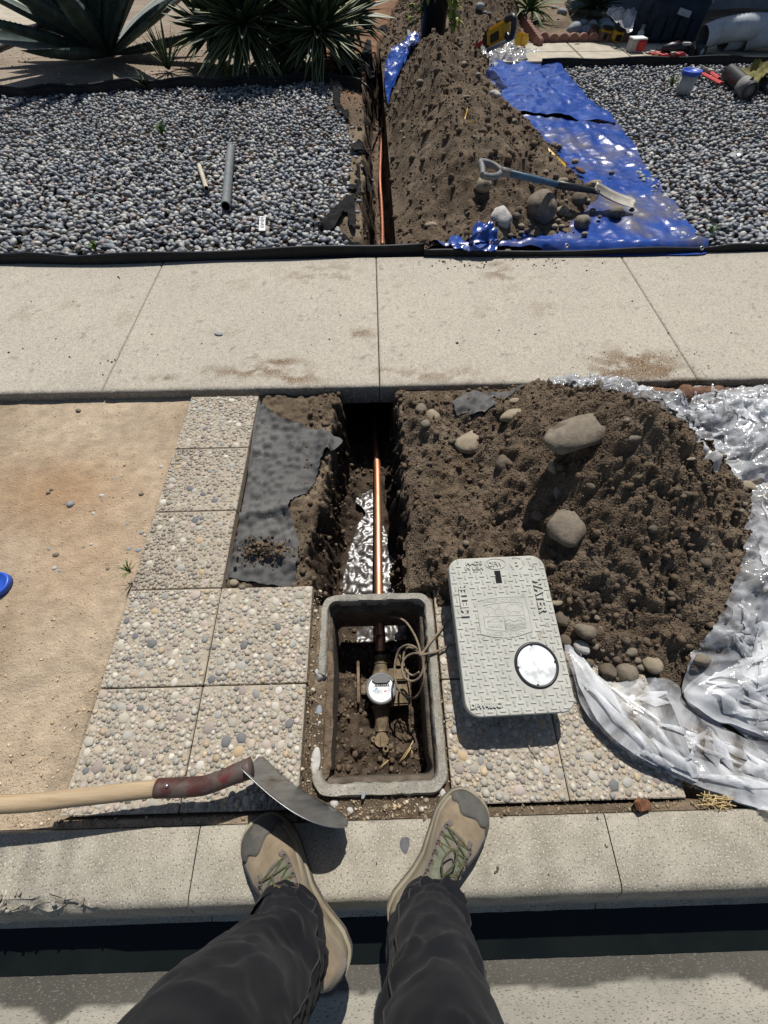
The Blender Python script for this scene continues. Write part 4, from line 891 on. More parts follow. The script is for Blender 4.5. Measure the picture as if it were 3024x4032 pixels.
for i in range(25):
    s = i/24; ww = .100*(min(1, (s+.06)/.10)**.5)*(1-max(0, (s-.50)/.505)**2.6)**.5 if s < .999 else .012
    rows.append([])
    for j in range(15):
        t = -1+2*j/14; p_ = b0+Ld*(s*BL-.012)+Wd*(ww*t*1.0)-Nd*(.018*(1-t*t)*(1-.6*s)+.022*math.sin(s*2.6)-.02)
        if s < .35 : p_ -= Nd*(.016*math.exp(-(t/.20)**2)*(1-s/.35))
        rows[-1].append(p_[:])
bl = B().grid(rows).mesh('blade', MT['steel'], shv, True); md = bl.modifiers.new('thickness', 'SOLIDIFY'); md.thickness = .0022; md.offset = 0
rows2 = [[tuple(np.array(rows[i][j])+np.array(Nd)*.0022) for j in range(12, 15)] for i in range(0, 12)]
B().grid(rows2).mesh('red_paint_trace', MT['redpaint'], shv, True)
rows3 = [[tuple(np.array(rows[i][j])+np.array(Ld)*-.012*(1 if i == 0 else 0)) for j in range(2, 13)] for i in (0, 1)]
B().tube([P(905, 3080, .07), P(905, 3080, .045)], [.006, .009], 8).mesh('peg', MT['redpaint'], shv, True)

# ------------------------------------------------------------------ person: trousers and boots
per = empty('person', (-.05, -.26, 0), label='person in dark work trousers and tan hiking boots standing on the kerb', cat='person')
def ring(c, rx, ry, ang, n=40): return None
LEG = {'L': [(-.216, -.296, .088, .068, .084), (-.214, -.306, .13, .068, .082), (-.212, -.314, .18, .074, .082), (-.216, -.318, .24, .084, .088), (-.225, -.320, .30, .092, .090), (-.234, -.320, .38, .098, .091), (-.234, -.316, .48, .101, .092), (-.238, -.316, .58, .098, .094), (-.238, -.322, .68, .097, .098), (-.20, -.337, .78, .106, .106), (-.13, -.365, .90, .118, .125), (-.10, -.375, .98, .12, .13)],
       'R': [(.082, -.283, .088, .058, .078), (.080, -.286, .13, .058, .074), (.076, -.288, .18, .061, .072), (.073, -.285, .24, .065, .073), (.073, -.285, .30, .070, .073), (.069, -.287, .38, .070, .074), (.062, -.287, .48, .072, .077), (.056, -.292, .58, .074, .082), (.058, -.310, .70, .086, .094), (.080, -.335, .80, .102, .106), (.075, -.362, .90, .115, .125), (.05, -.372, .98, .12, .13)]}
tb = B(); NS, NT = 170, 84; SEAMS = []
for sd_, L in LEG.items():
    A = np.array(L); t = np.linspace(0, 1, NS); zz = np.interp(t, np.linspace(0, 1, len(A)), A[:, 2]); par = np.array(curve_pts([tuple(r) for r in A], 14)); pi_ = np.linspace(0, len(par)-1, NS)
    C_ = np.stack([np.interp(pi_, np.arange(len(par)), par[:, k]) for k in range(5)], 1); th = np.linspace(0, math.tau, NT, endpoint=False)
    TH, ZZ = np.meshgrid(th, C_[:, 2]); sg = 1 if sd_ == 'L' else 2; zr = ZZ.ravel(); thr = TH.ravel()
    cx_, cy_ = np.cos(thr), np.sin(thr)
    wrp = .5*vn(cx_*1.5, cy_*1.5, zr*6, 200+sg)+.25*vn(cx_*3, cy_*3, zr*14, 204+sg)
    f1 = ridge(cx_*.8+wrp, cy_*.8+zr*5.5, 1.0, 2, s=210+sg, z=zr*7+wrp*2); f2 = ridge(cx_*1.1+zr*3, cy_*1.1-wrp, 1.6, 2, s=220+sg, z=zr*16)
    low = ss(.42, .12, zr); am = .007+.012*low+.006*np.exp(-((zr-.50)/.07)**2)
    dr = am*(f1*.9-.2)+am*.45*f2+.0012*fbm(cx_*3, cy_*3, 4, 3, zr*10, s=230)
    # stacked folds over the boot
    dr += .009*ss(.34, .14, zr)*np.sin(zr*95+1.8*np.sin(thr+.8*sg)+2.0*wrp)*.6
    dr = dr*(.25+.75*ss(.088, .15, zr)); flare = 1+.02*ss(.12, .085, zr)
    rx = np.repeat(C_[:, 3], NT)*flare+dr; ry = np.repeat(C_[:, 4], NT)*flare+dr
    ang = .62 if sd_ == 'L' else -.72       # cuffs follow the boots
    aa = ang*ss(.35, .12, zr); ex_ = rx*cx_; ey_ = ry*cy_
    V = np.stack([np.repeat(C_[:, 0], NT)+ex_*np.cos(aa)-ey_*np.sin(aa), np.repeat(C_[:, 1], NT)+ex_*np.sin(aa)+ey_*np.cos(aa), zr], 1)
    fr = ss(.16, .085, zr)      # the hem rises over the instep and drops at the heel
    V[:, 2] += fr*(.030*cy_-.012)+fr*.0012*vn(cx_*3, cy_*3, 0, 240)
    F = [(i*NT+k, i*NT+(k+1) % NT, (i+1)*NT+(k+1) % NT, (i+1)*NT+k) for i in range(NS-1) for k in range(NT)]
    tb.add(V, F)
    VV = V.reshape(NS, NT, 3)
    for kk in (2, 33): SEAMS.append([tuple(VV[i, kk]+(VV[i, kk]-VV[i].mean(0))*.004) for i in range(3, NS, 2)])
    SEAMS.append([tuple(VV[9, q % NT]+(VV[9, q % NT]-VV[9].mean(0))*.006) for q in range(NT+1)])
    # turned-in hem
    hem = V[:NT].copy(); cen = hem.mean(0); inn = hem.copy(); inn[:, :2] = cen[:2]+(hem[:, :2]-cen[:2])*.93; inn[:, 2] += .002; in2 = inn.copy(); in2[:, 2] += .05
    tb.add(np.concatenate([hem, inn, in2]), [(k, (k+1) % NT, NT+(k+1) % NT, NT+k) for k in range(NT)]+[(NT+k, NT+(k+1) % NT, 2*NT+(k+1) % NT, 2*NT+k) for k in range(NT)])
ph = []
for z, rx, ry in ((.90, .20, .145), (.96, .205, .15), (1.02, .20, .14), (1.06, .19, .13)):
    ph.append([(-.025+rx*math.cos(a), -.385-(.05 if z > 1 else 0)*.5+ry*math.sin(a), z) for a in np.linspace(0, math.tau, 33)])
tb.grid(ph); trs = tb.mesh('trousers', MT['cloth'], per, True)
MT['seam'] = mat('trouser_seam', (.035, .033, .031), (.05, .047, .043), 60, .9)
for sm_ in SEAMS: B().tube(sm_, .0017, 5).mesh('seam', MT['seam'], per, True)
sb = B()
def seam(L, r=.0011): sb.tube(curve_pts([P(*q)[:] for q in L], 5), r, 5)

def boot(heel, toe, side):
    heel, toe = Vector(heel), Vector(toe); L = (toe-heel).length; yv = (toe-heel).normalized(); xv = Vector((yv.y, -yv.x, 0)); M4 = Matrix((xv, yv, Vector((0, 0, 1)))).transposed().to_4x4(); M4.translation = heel
    root = bpy.data.objects.new('boot', None); COL.objects.link(root); root.parent = per; root.matrix_basis = parent_world(per).inverted() @ M4
    s = side      # +1: inner side towards +x
    def wid(y, sg):     # half widths: sg=+1 towards +x
        inner = sg == s; t = y/L
        k = [(0, .0), (.02, .018), (.06, .030), (.15, .038), (.30, .036), (.45, .038), (.60, .046), (.72, .051), (.82, .049), (.90, .041), (.955, .029), (.985, .016), (1, 0)]
        k2 = [(0, .0), (.02, .018), (.06, .030), (.15, .036), (.30, .032), (.45, .031), (.60, .041), (.72, .050), (.82, .050), (.90, .045), (.955, .034), (.985, .020), (1, 0)]
        return 1.18*np.interp(t, [q[0] for q in (k2 if inner else k)], [q[1] for q in (k2 if inner else k)])
    ce = lambda y: s*.010*math.sin(math.pi*min(1, max(0, (y/L-.35)/.9)))     # the last curves inwards
    # sole: two layers
    def sole(z0, z1, grow, name, M, wav=0):
        rows = []
        ys_ = [L*(1-math.cos(math.pi*k/40))/2 for k in range(41)]
        for y in ys_:
            a, b_ = wid(y, 1)+grow*(wid(y, 1) > 0), wid(y, -1)+grow*(wid(y, -1) > 0); yy_ = y+(y/L-.5)*2*grow; c_ = ce(y)
            t0 = .014*max(0, (y/L-.86)/.14)**2
            rows.append([(c_-b_, yy_, z0+t0), (c_-b_*1.02, yy_, (z0+z1)/2+t0*.5), (c_-b_, yy_, z1+wav*math.sin(y*45)*.003+t0*.6), (c_, yy_, z1+t0*.6), (c_+a, yy_, z1+wav*math.sin(y*45+1)*.003+t0*.6), (c_+a*1.02, yy_, (z0+z1)/2+t0*.5), (c_+a, yy_, z0+t0), (c_, yy_, z0+t0), (c_-b_, yy_, z0+t0)])
        return B().grid(rows).mesh(name, M, root, True, local=True)
    sole(.0, .010, .0055, 'outsole', MT['rubber']); sole(.009, .034, .0045, 'midsole', MT['midsole'], 1)
    def hgt(y):
        return np.interp(y/L, [0, .03, .08, .18, .30, .42, .52, .62, .72, .82, .90, .96, 1], [.050, .10, .135, .150, .150, .138, .115, .094, .078, .068, .060, .050, .030])
    def S(y, a, off=0.):
        """a from 0 (side +x) over the top to pi"""
        c_, s_ = math.cos(a), math.sin(a); w_ = wid(y, 1 if c_ > 0 else -1); t = y/L
        pinch = np.interp(t, [0, .1, .3, .5, .7, 1], [1, .95, .80, .86, 1, 1]); h = hgt(y)-.030
        cr = abs(c_)**.75*(1 if c_ > 0 else -1); sr = s_**.72
        x = ce(y)+(w_+off*.9)*cr*(1-(1-pinch)*sr); z = .030+(h+off)*sr; yo = y+off*(1 if t > .8 else (-1 if t < .1 else 0))*(.5)
        # gentle creases across the toes
        z += .0022*math.sin((y-L*.66)*150+2*c_)*math.exp(-((t-.68)/.07)**2)*s_
        return (x, yo, z)
    ys_ = [L*(.5-.5*math.cos(math.pi*k/56)) for k in range(57)]
    up = B().grid([[S(y, math.pi*j/28) for j in range(29)] for y in ys_]).mesh('upper', MT['suede'], root, True, local=True)
    # rubber toe cap with its stepped edge, and the rand running back along the sides
    def strip(fy0, fy1, a0, a1, off, name, M, n=18, m=24, par=None):
        rows = []
        for j in range(m+1):
            a = a0+(a1-a0)*j/m; y0_, y1_ = fy0(a), fy1(a); rows.append([S(y0_+(y1_-y0_)*k/n, a, off*(1 if 0 < j < m and k > 0 else .15)) for k in range(n+1)])
        return B().grid(rows).mesh(name, M, par or root, True, local=True)
    cap = strip(lambda a: L*(.865-.035*math.cos(2*a)*.6-.045*(math.sin(a*1.0)**6)*(1+.5*math.cos(3*a))+.012*math.cos(9*a)), lambda a: L*.999, .02, math.pi-.02, .0042, 'toe_cap', MT['rubber'])
    for a0, a1 in ((.0, .42), (math.pi-.42, math.pi)):
        strip(lambda a: L*.05, lambda a: L*.90, a0, a1, .0032, 'rand', MT['rubber'] if (a0 > 1) == (s > 0) else MT['midsole'], 30, 4)
    # tongue and lace panel
    yA, yB = L*.40, L*.715
    fan = lambda y: .30+.42*((yB-y)/(yB-yA))**.6
    rows = []
    for k in range(22):
        y = yA+(yB-yA)*k/21; f = fan(y)*(1 if k < 20 else .6); rows.append([S(y, math.pi/2-f+2*f*j/10, .0028) for j in range(11)])
    B().grid(rows).mesh('tongue', MT['mesh'], root, True, local=True)
    rows = [[S(yA+(yB-yA)*k/21, math.pi/2-.10+.20*j/3, .0042) for j in range(4)] for k in range(22)]
    B().grid(rows).mesh('tongue_webbing', MT['webbing'], root, True, local=True)
    for sg in (-1, 1):      # facing
        rows = []
        for k in range(26):
            y = yA-.01+(yB+.018-yA)*k/25; f = fan(min(y, yB))*(1 if y < yB else .9); rows.append([S(y, math.pi/2+sg*(f*.98+(.02+.20)*j/4), .0046 if 0 < j < 4 else .0030) for j in range(5)])
        B().grid(rows).mesh('lace_facing', MT['webbing'], root, True, local=True)
    n = 6; eye = {}
    for k in range(n):
        y = yB-.006-(yB-yA-.012)*k/(n-1)
        for sg in (-1, 1): eye[k, sg] = Vector(S(y, math.pi/2+sg*(fan(y)+.06), .0065))
    def lace(a, b_, lift=.004, r=.0021):
        mid = (a+b_)/2+Vector((0, 0, lift)); B().tube(curve_pts([a[:], mid[:], b_[:]], 6), r, 6).mesh('lace', MT['lace'], root, True, local=True)
    lace(eye[0, -1], eye[0, 1], .003)
    for k in range(n-1): lace(eye[k, -1], eye[k+1, 1]); lace(eye[k, 1], eye[k+1, -1], .007)
    for k in range(n):
        for sg in (-1, 1):
            M = MT['orange'] if (k >= n-2 and sg == s) else MT['webbing']; c_ = eye[k, sg]
            B().tube([c_+Vector((.0045*math.cos(a), .0045*math.sin(a), .0005)) for a in np.linspace(0, math.tau, 11)], .0014, 5, False).mesh('lace_loop', M, root, True, local=True)
    # bow and loose ends
    t0 = Vector(S(L*.46, math.pi/2, .012))
    for pts in ([(0, 0, 0), (.018*s, .025, .006), (.010*s, .055, .002), (-.004*s, .04, .006), (0, 0, 0)], [(0, 0, 0), (-.02*s, .02, .006), (-.03*s, -.01, .0), (-.012*s, -.02, .004), (0, 0, 0)], [(0, 0, 0), (.004, .04, .004), (.012*s, .075, -.004)], [(0, 0, 0), (-.02*s, .03, .002), (-.018*s, .06, -.004)]):
        B().tube(curve_pts([tuple(t0+Vector(q)) for q in pts], 6), .0021, 6).mesh('lace', MT['lace'], root, True, local=True)
    return root
boot((-.102, -.384, 0), (-.338, -.126, 0), 1)
boot((.014, -.322, 0), (.240, -.088, 0), -1)
# ------------------------------------------------------------------ soil heaps
OCT = [(np.array([(1, .1*k, 0), (-.9, 0, .1), (.1, 1-.1*k, 0), (0, -.8, -.1), (.1, 0, .9), (0, .1, -1)]), np.array([(0, 2, 4), (2, 1, 4), (1, 3, 4), (3, 0, 4), (2, 0, 5), (1, 2, 5), (3, 1, 5), (0, 3, 5)])) for k in range(5)]
def heap(name, x0, x1, y0, y1, res, fn, base, label, cat, ncl, csize, seed):
    xs_ = np.arange(x0, x1, res); ys_ = np.arange(y0, y1, res); X, Y = np.meshgrid(xs_, ys_); xf, yf = X.ravel(), Y.ravel(); Z = fn(xf, yf)
    Bz = base(xf, yf); on = (Z > Bz-.012).reshape(X.shape); Z = np.where(Bz > 5, np.minimum(Z, -.03), np.maximum(Z, np.minimum(Bz, 1)-.03))
    keep = on[:-1, :-1] | on[1:, :-1] | on[:-1, 1:] | on[1:, 1:]; ii, jj = np.where(keep); idx = np.arange(X.size).reshape(X.shape)
    F = np.stack([idx[ii, jj], idx[ii, jj+1], idx[ii+1, jj+1], idx[ii+1, jj]], 1); used, inv = np.unique(F, return_inverse=True)
    h = empty(name, ((x0+x1)/2, (y0+y1)/2, 0), label=label, cat=cat)
    mk('loose_soil', np.stack([xf, yf, Z], 1)[used], inv.reshape(F.shape), MT['heap'], h)
    rs = np.random.RandomState(seed); n = ncl*3; px, py = rs.uniform(x0, x1, n), rs.uniform(y0, y1, n); pz = fn(px, py); b = base(px, py); ok = pz > b-.004
    px, py, pz = px[ok][:ncl], py[ok][:ncl], pz[ok][:ncl]; n = len(px); s_ = csize*(.35+rs.pareto(3.2, n)).clip(.3, 4.0)
    scl = np.stack([s_*rs.uniform(.8, 1.2, n), s_*rs.uniform(.7, 1.1, n), s_*rs.uniform(.6, .95, n)], 1); col = np.ones((n, 3))
    o = scatter('clods', [rock_vf(k+60, 1, .42) for k in range(8)], np.stack([px, py, pz+s_*.25], 1), scl, rots(rs.uniform(0, 6.3, n), rs.uniform(-1, 1, n), rs.uniform(-1, 1, n)), col, MT['clod'], h); o['kind'] = 'stuff'
    return h
def vbase(x, y):
    z = ground_h(x, y); und = ((y < .505) & (x > .18) & (x < .80)); z = np.where((x < BX1+.012) & (y < BY1+.012), 9., z)
    return np.where((x < .10+.020*vn(y*14, 0*y, 0, 4)+.010*vn(y*45, 0*y, 0, 5)), 9., np.where(und, .003, z))
vh = heap('soil_heap', .07, 1.80, .14, 1.445, .0062, verge_heap, vbase, 'heap of loose dark soil between the trench and the plastic sheeting, beside the meter lid', 'soil heap', 14500, .0036, 1)
gh = heap('soil_heap', .14, 2.6, 2.62, 10.5, .013, garden_heap, lambda x, y: ground_h(x, y)+.0, 'long ridge of dug soil piled on the blue tarp beside the garden trench', 'soil heap', 15000, .0080, 2)
# clods on the trench floor and walls
rs = np.random.RandomState(5); n = 7000; px = np.concatenate([rs.uniform(-.50, .12, 4500), rs.uniform(-.3, .3, 2500)]); py = np.concatenate([rs.uniform(.5, 1.44, 4500), rs.uniform(2.6, 7, 2500)])
ok = (py > 2) | (px > -.31); px, py = px[ok], py[ok]; pz = ground_h(px, py); ok = ~((py < 1.15) & (np.abs(px+.03) < .10) & (pz < -.3) & (rs.rand(len(px)) < .9)); px, py, pz = px[ok], py[ok], pz[ok]; n = len(px)
s_ = .004*(.35+rs.pareto(2.8, n)).clip(.3, 4)*np.where(py > 2, 1.6, 1); o = scatter('trench_clods', [rock_vf(k+80, 1, .3) for k in range(8)], np.stack([px, py, pz+s_*.2], 1), np.stack([s_, s_*.85, s_*.75], 1), rots(rs.uniform(0, 6, n), rs.uniform(-1, 1, n), rs.uniform(-1, 1, n)), np.ones((n, 3)), MT['clod'])
tag(o, 'crumbs of soil along the trench', kind='stuff')
# grit on the sandy ground
n = 2600; px = rs.uniform(IX0+.01, IX1-.01, n); py = rs.uniform(IY0+.01, .47, n); pz = ground_h(px, py); s_ = .0032*(.35+rs.pareto(2.8, n)).clip(.3, 4)
o = scatter('pit_clods', [rock_vf(k+80, 1, .3) for k in range(8)], np.stack([px, py, pz+s_*.2], 1), np.stack([s_, s_*.85, s_*.75], 1), rots(rs.uniform(0, 6, n), rs.uniform(-1, 1, n), rs.uniform(-1, 1, n)), np.ones((n, 3)), MT['clod']); tag(o, 'crumbs of soil on the floor of the meter box', kind='stuff')
rs = np.random.RandomState(6); n = 24000; px = rs.uniform(-2.3, -.52, n); py = KB+.01+(1.44-KB)*rs.rand(n)**1.35; ok = ~((px > C0-.005)); px, py = px[ok], py[ok]; gx = rs.uniform(-.84, .82, 1500); gy = rs.uniform(KB+.002, R0-2*PV+.002, 1500); px = np.concatenate([px, gx]); py = np.concatenate([py, gy]); gx = rs.uniform(-5, -.3, 5000); gy = rs.uniform(5.8, 8.5, 5000); px = np.concatenate([px, gx]); py = np.concatenate([py, gy]); pz = ground_h(px, py); n = len(px)
s_ = .0013*(.6+rs.pareto(3.5, n)).clip(.5, 3.2)*(1+.5*ss(.6, 0, py))*np.where(py > 3, 4, 1); cc = np.array([(.62, .48, .31), (.50, .37, .22), (.70, .58, .42), (.34, .25, .17), (.56, .42, .26)])[rs.randint(0, 5, n)]
cc[(py < -.1) & (px > C0)] *= .55; o = scatter('grit', OCT, np.stack([px, py, pz+s_*.2], 1), np.stack([s_*1.3, s_, s_*.6], 1), rots(rs.uniform(0, 6, n), rs.uniform(-.4, .4, n), rs.uniform(-.4, .4, n)), cc, MT['stone']); tag(o, 'coarse tan grit scattered on the sandy verge', kind='stuff')
# gravelly dirt round the meter box and in front of the kerb
n = 5200; px = rs.uniform(-.24, .22, n); py = rs.uniform(KB+.003, .50, n); ok = ~((px > IX0) & (px < BX1) & (py > BY0) & (py < BY1)) & ~((px > BX0) & (py > .28)) & ~((px > C1) | (px < C0+2*PV)); px, py = px[ok], py[ok]; pz = ground_h(px, py); n = len(px); s_ = .0019*(.5+rs.pareto(3.0, n)).clip(.5, 3.5); cc = np.array([(.50, .41, .29), (.38, .30, .2), (.62, .54, .41), (.22, .17, .12), (.46, .35, .22)])[rs.randint(0, 5, n)]
o = scatter('grit', OCT, np.stack([px, py, np.maximum(pz, -.02)+s_*.3], 1), np.stack([s_*1.3, s_, s_*.7], 1), rots(rs.uniform(0, 6, n), rs.uniform(-.4, .4, n), rs.uniform(-.4, .4, n)), cc, MT['stone']); tag(o, 'pale grit and dirt packed round the meter box', kind='stuff')

# ------------------------------------------------------------------ single rocks
def rk(u, v, w_, h_, M, label, group=None, cat='rock', sub=3, rough=.16, tilt=(0, 0), hz=.7, name='rock', yaw=None, sink=.30, z=None, seed=None):
    zs = np.linspace(.75, -.5, 251); gx, gy = np.array([G(u, v, q) for q in zs]).T; hit = np.where(surf(gx, gy) >= zs)[0] if z is None else []
    zz = (zs[hit[0]] if len(hit) else 0.) if z is None else z
    x, y = G(u, v, zz); w = w_/ppm(x, y, zz); zz += w*hz*(.5-sink)*.6
    x, y = G(u, v, zz); h = h_/ppm(x, y, zz)*1.05; sd_ = seed if seed is not None else int(u*7+v*3) % 997
    V, F = rock_vf(sd_, sub, rough)
    me = bpy.data.meshes.new(name); V = V*np.array([w/2, h/2, min(w, h)*hz/2*1.15]); me.from_pydata([tuple(q) for q in V], [], F); me.materials.append(MT[M]); me.polygons.foreach_set('use_smooth', np.ones(len(me.polygons), bool))
    o = bpy.data.objects.new(name, me); COL.objects.link(o); o.location = (x, y, zz); o.rotation_euler = (tilt[0], tilt[1], (R.uniform(-.3, .3) if yaw is None else yaw))
    return tag(o, label, cat, group)
def c4(x, y): return 1512+.9114*x, 1000+.9114*y
def c6(x, y): return 1512+.9114*x, 2200+.9114*y
def cg(x, y): return 1650+.6932*x, 550+.6932*y
def c8(x, y): return 1400+.5425*x, y*.5425
def c3(x, y): return .9114*x, 1000+.9114*y
def c7(x, y): return 2200+.4967*x, .4967*y
k = .9114
for (f, x, y, w, h, M, lab, kw) in (
 (c4, 795, 1180, 165, 175, 'rock', 'large smooth grey stone with rounded triangular outline on the face of the near heap', dict(rough=.22, hz=.55, sink=.15)),
 (c4, 872, 762, 420, 150, 'rock', 'long flat boulder crowning the near soil heap, half buried', dict(yaw=.38, rough=.30, hz=.5, sink=.45)),
 (c4, 555, 697, 115, 58, 'rock_tan', 'pale tan stone lying just below the small grey cloth scrap near the sidewalk', dict(rough=.2)),
 (c4, 570, 636, 60, 32, 'rock_tan', 'small tan stone between the cloth scrap and the sidewalk edge', {}),
 (c4, 372, 815, 150, 105, 'rock_tan', 'broad tan stone half sunk in the trampled soil right of the trench', dict(yaw=.5, sink=.5, hz=.5)),
 (c4, 160, 672, 52, 56, 'rock', 'leftmost of the cobbles at the top right lip of the verge trench', {}),
 (c4, 212, 705, 58, 72, 'rock_tan', 'oval cobble at the top right lip of the verge trench', {}),
 (c4, 180, 738, 44, 44, 'rock', 'lowest of the three cobbles at the top right lip of the verge trench', {}),
 (c4, 518, 905, 75, 85, 'rock_dark', 'soil-caked stone buried in the left slope of the near heap', dict(sink=.45)),
 (c4, 730, 925, 42, 62, 'rock_tan', 'upright tan stone stuck in the near heap above the triangular stone', dict(sink=.4)),
 (c4, 750, 1032, 32, 60, 'rock', 'narrow stone peeping from the near heap just above the triangular stone', dict(sink=.45)),
 (c4, 1385, 792, 85, 72, 'rust', 'brown stone pinned under the clear plastic right of the boulder', dict(hz=.8)),
 (c4, 1560, 1002, 100, 55, 'rock_tan', 'pale brown stone at the edge of the plastic right of the near heap', dict(yaw=-.4)),
 (c4, 1083, 797, 62, 30, 'rock', 'thin stone at the crest of the near heap by the plastic', {}),
 (c4, 1330, 886, 52, 14, 'rock_tan', 'flat sliver of stone under the white plastic scrap', {}),
 (c4, 90, 1050, 40, 55, 'rock', 'dark cobble stuck in the right wall of the verge trench', dict(z=-.06)),
 (c4, 1555, 1080, 40, 26, 'rock', 'dark cobble beside the plastic, lower right of the pale brown stone', {}),
 (c6, 870, 312, 90, 66, 'rock', 'smooth brown stone right of the meter lid, above the white-speckled one', {}),
 (c6, 855, 380, 78, 58, 'rock_pale', 'white-speckled stone right of the meter lid', dict(yaw=-.4)),
 (c6, 872, 500, 88, 62, 'rock', 'brown stone resting on the plastic right of the round lid plug', {}),
 (c6, 965, 486, 74, 66, 'rock_dark', 'muddy stone second from left at the foot of the near heap', {}),
 (c6, 1045, 492, 90, 88, 'rock', 'biggest of the row of stones at the foot of the near heap', dict(yaw=-.6)),
 (c6, 1163, 460, 75, 84, 'rock_tan', 'pinkish stone at the right end of the row below the near heap', dict(yaw=.9)),
 (c6, 885, 445, 44, 38, 'rock_dark', 'small muddy stone between the speckled stone and the plastic', {}),
 (c6, 1068, 400, 62, 42, 'rock', 'flattened stone above the row at the foot of the near heap', {}),
 (c6, 1375, 437, 76, 46, 'rock', 'brown stone sitting alone on the clear plastic at right', dict(z=.05)),
 (c6, 765, 252, 62, 74, 'rock_dark', 'muddy stone touching the right edge of the meter lid', {}),
 (c6, 748, 190, 54, 30, 'rock_tan', 'pale flat stone poking out beside the upper right edge of the lid', {}),
 (c6, 785, 352, 52, 50, 'rock_dark', 'muddy stone beside the lid below the touching one', {}),
 (cg, 688, 388, 165, 195, 'rock', 'largest boulder in front of the long soil ridge, upright and round', dict(hz=.85, rough=.12, sink=.2)),
 (cg, 470, 445, 108, 150, 'rock_pale', 'whitish squared block of stone left of the largest boulder', dict(hz=.9, rough=.3, yaw=.25)),
 (cg, 910, 340, 92, 76, 'rock_dark', 'dark round stone under the socket of the blue shovel', dict(sink=.2)),
 (cg, 812, 410, 82, 64, 'rock_tan', 'smooth tan stone right of the largest boulder', {}),
 (cg, 930, 466, 82, 92, 'rock', 'upright grey stone between the boulder and the shovel blade', dict(hz=.8)),
 (cg, 1123, 412, 80, 66, 'rock', 'round stone alone on the blue tarp below the shovel blade', dict(sink=.1)),
 (cg, 365, 255, 88, 95, 'rock_tan', 'stone below the grip of the blue shovel', dict(hz=.8)),
 (cg, 815, 238, 62, 44, 'rock_tan', 'stone just above the blue shovel shaft', {}),
 (cg, 1002, 252, 82, 42, 'rock_tan', 'stone behind the blade of the blue shovel', {}),
 (cg, 480, 575, 56, 50, 'rock', 'cobble on the torn tarp edge in front of the whitish block', {}),
 (cg, 503, 638, 46, 34, 'rock', 'cobble fallen on the black edging below the torn tarp', dict(z=.03)),
 (cg, 70, 486, 74, 40, 'rock_tan', 'pale stone at the left foot of the soil ridge near the trench', {}),
 (cg, 915, 175, 30, 75, 'rust', 'thin upright flake of stone at the right foot of the ridge', dict(yaw=.4)),
 (cg, 1095, 190, 34, 24, 'rock_dark', 'small dark stone on the silvery part of the tarp', {}),
 (cg, 793, 42, 44, 38, 'rock', 'cobble right of the yellow tape at the foot of the ridge', {}),
 (cg, 765, 30, 36, 40, 'rock', 'cobble left of its twin at the foot of the ridge', {}),
 (c8, 1012, 692, 95, 68, 'rock_pale', 'pale oval stone high on the right slope of the soil ridge', dict(yaw=-.5)),
 (c8, 805, 709, 70, 40, 'rock', 'grey stone on the crest left of the pale oval one', {}),
 (c8, 1170, 570, 60, 84, 'rock_dark', 'dark upright stone where ridge meets far tarp', dict(hz=.8)),
 (c8, 1125, 518, 62, 44, 'rock', 'grey stone next to the dark upright one on the ridge foot', {}),
 (c8, 788, 470, 44, 54, 'rock_tan', 'slanted tan stone below the peak of the ridge', {}),
 (c8, 465, 600, 56, 40, 'rock', 'stone on the left slope of the ridge above the trench', {}),
 (c8, 1105, 775, 46, 72, 'rock_dark', 'dark standing stone low on the right slope of the ridge', {}),
 (c8, 1115, 475, 52, 40, 'rock_dark', 'dark stone at the top of the far tarp', {}),
 (c8, 1165, 656, 52, 30, 'rock', 'flat stone on the dusty strip of the far tarp', {}),
 (c8, 300, 685, 46, 42, 'rock', 'cobble at the left foot of the ridge by the tarp strip', {}),
 (c8, 1150, 885, 52, 44, 'rock', 'half-buried stone on the lower right slope of the ridge', {}),
 (c7, 125, 236, 118, 96, 'rock_grey', 'leftmost grey river rock behind the scalloped brick edging', {}),
 (c7, 206, 252, 90, 92, 'rock_grey', 'grey river rock second from left behind the brick edging', {}),
 (c7, 190, 184, 78, 50, 'rock_grey', 'grey river rock at the back of the cluster, left', {}),
 (c7, 270, 196, 82, 54, 'rock_grey', 'grey river rock at the back of the cluster, middle', {}),
 (c7, 382, 214, 112, 72, 'rock_grey', 'large grey river rock just below the shiny plastic bag', {}),
 (c7, 365, 172, 90, 54, 'rock_grey', 'dark river rock under the left end of the shiny bag', {}),
 (c7, 540, 218, 120, 84, 'rock_grey', 'rightmost river rock of the cluster, half under the bag', {}),
 (c7, 142, 180, 60, 30, 'rock_grey', 'small river rock peeking over the leftmost one', {})):
    u, v = f(x, y); s_ = {c4: k, c6: k, cg: .6932, c8: .5425, c7: .4967, c3: k}[f]; rk(u, v, w*s_, h*s_, M, lab, **kw)
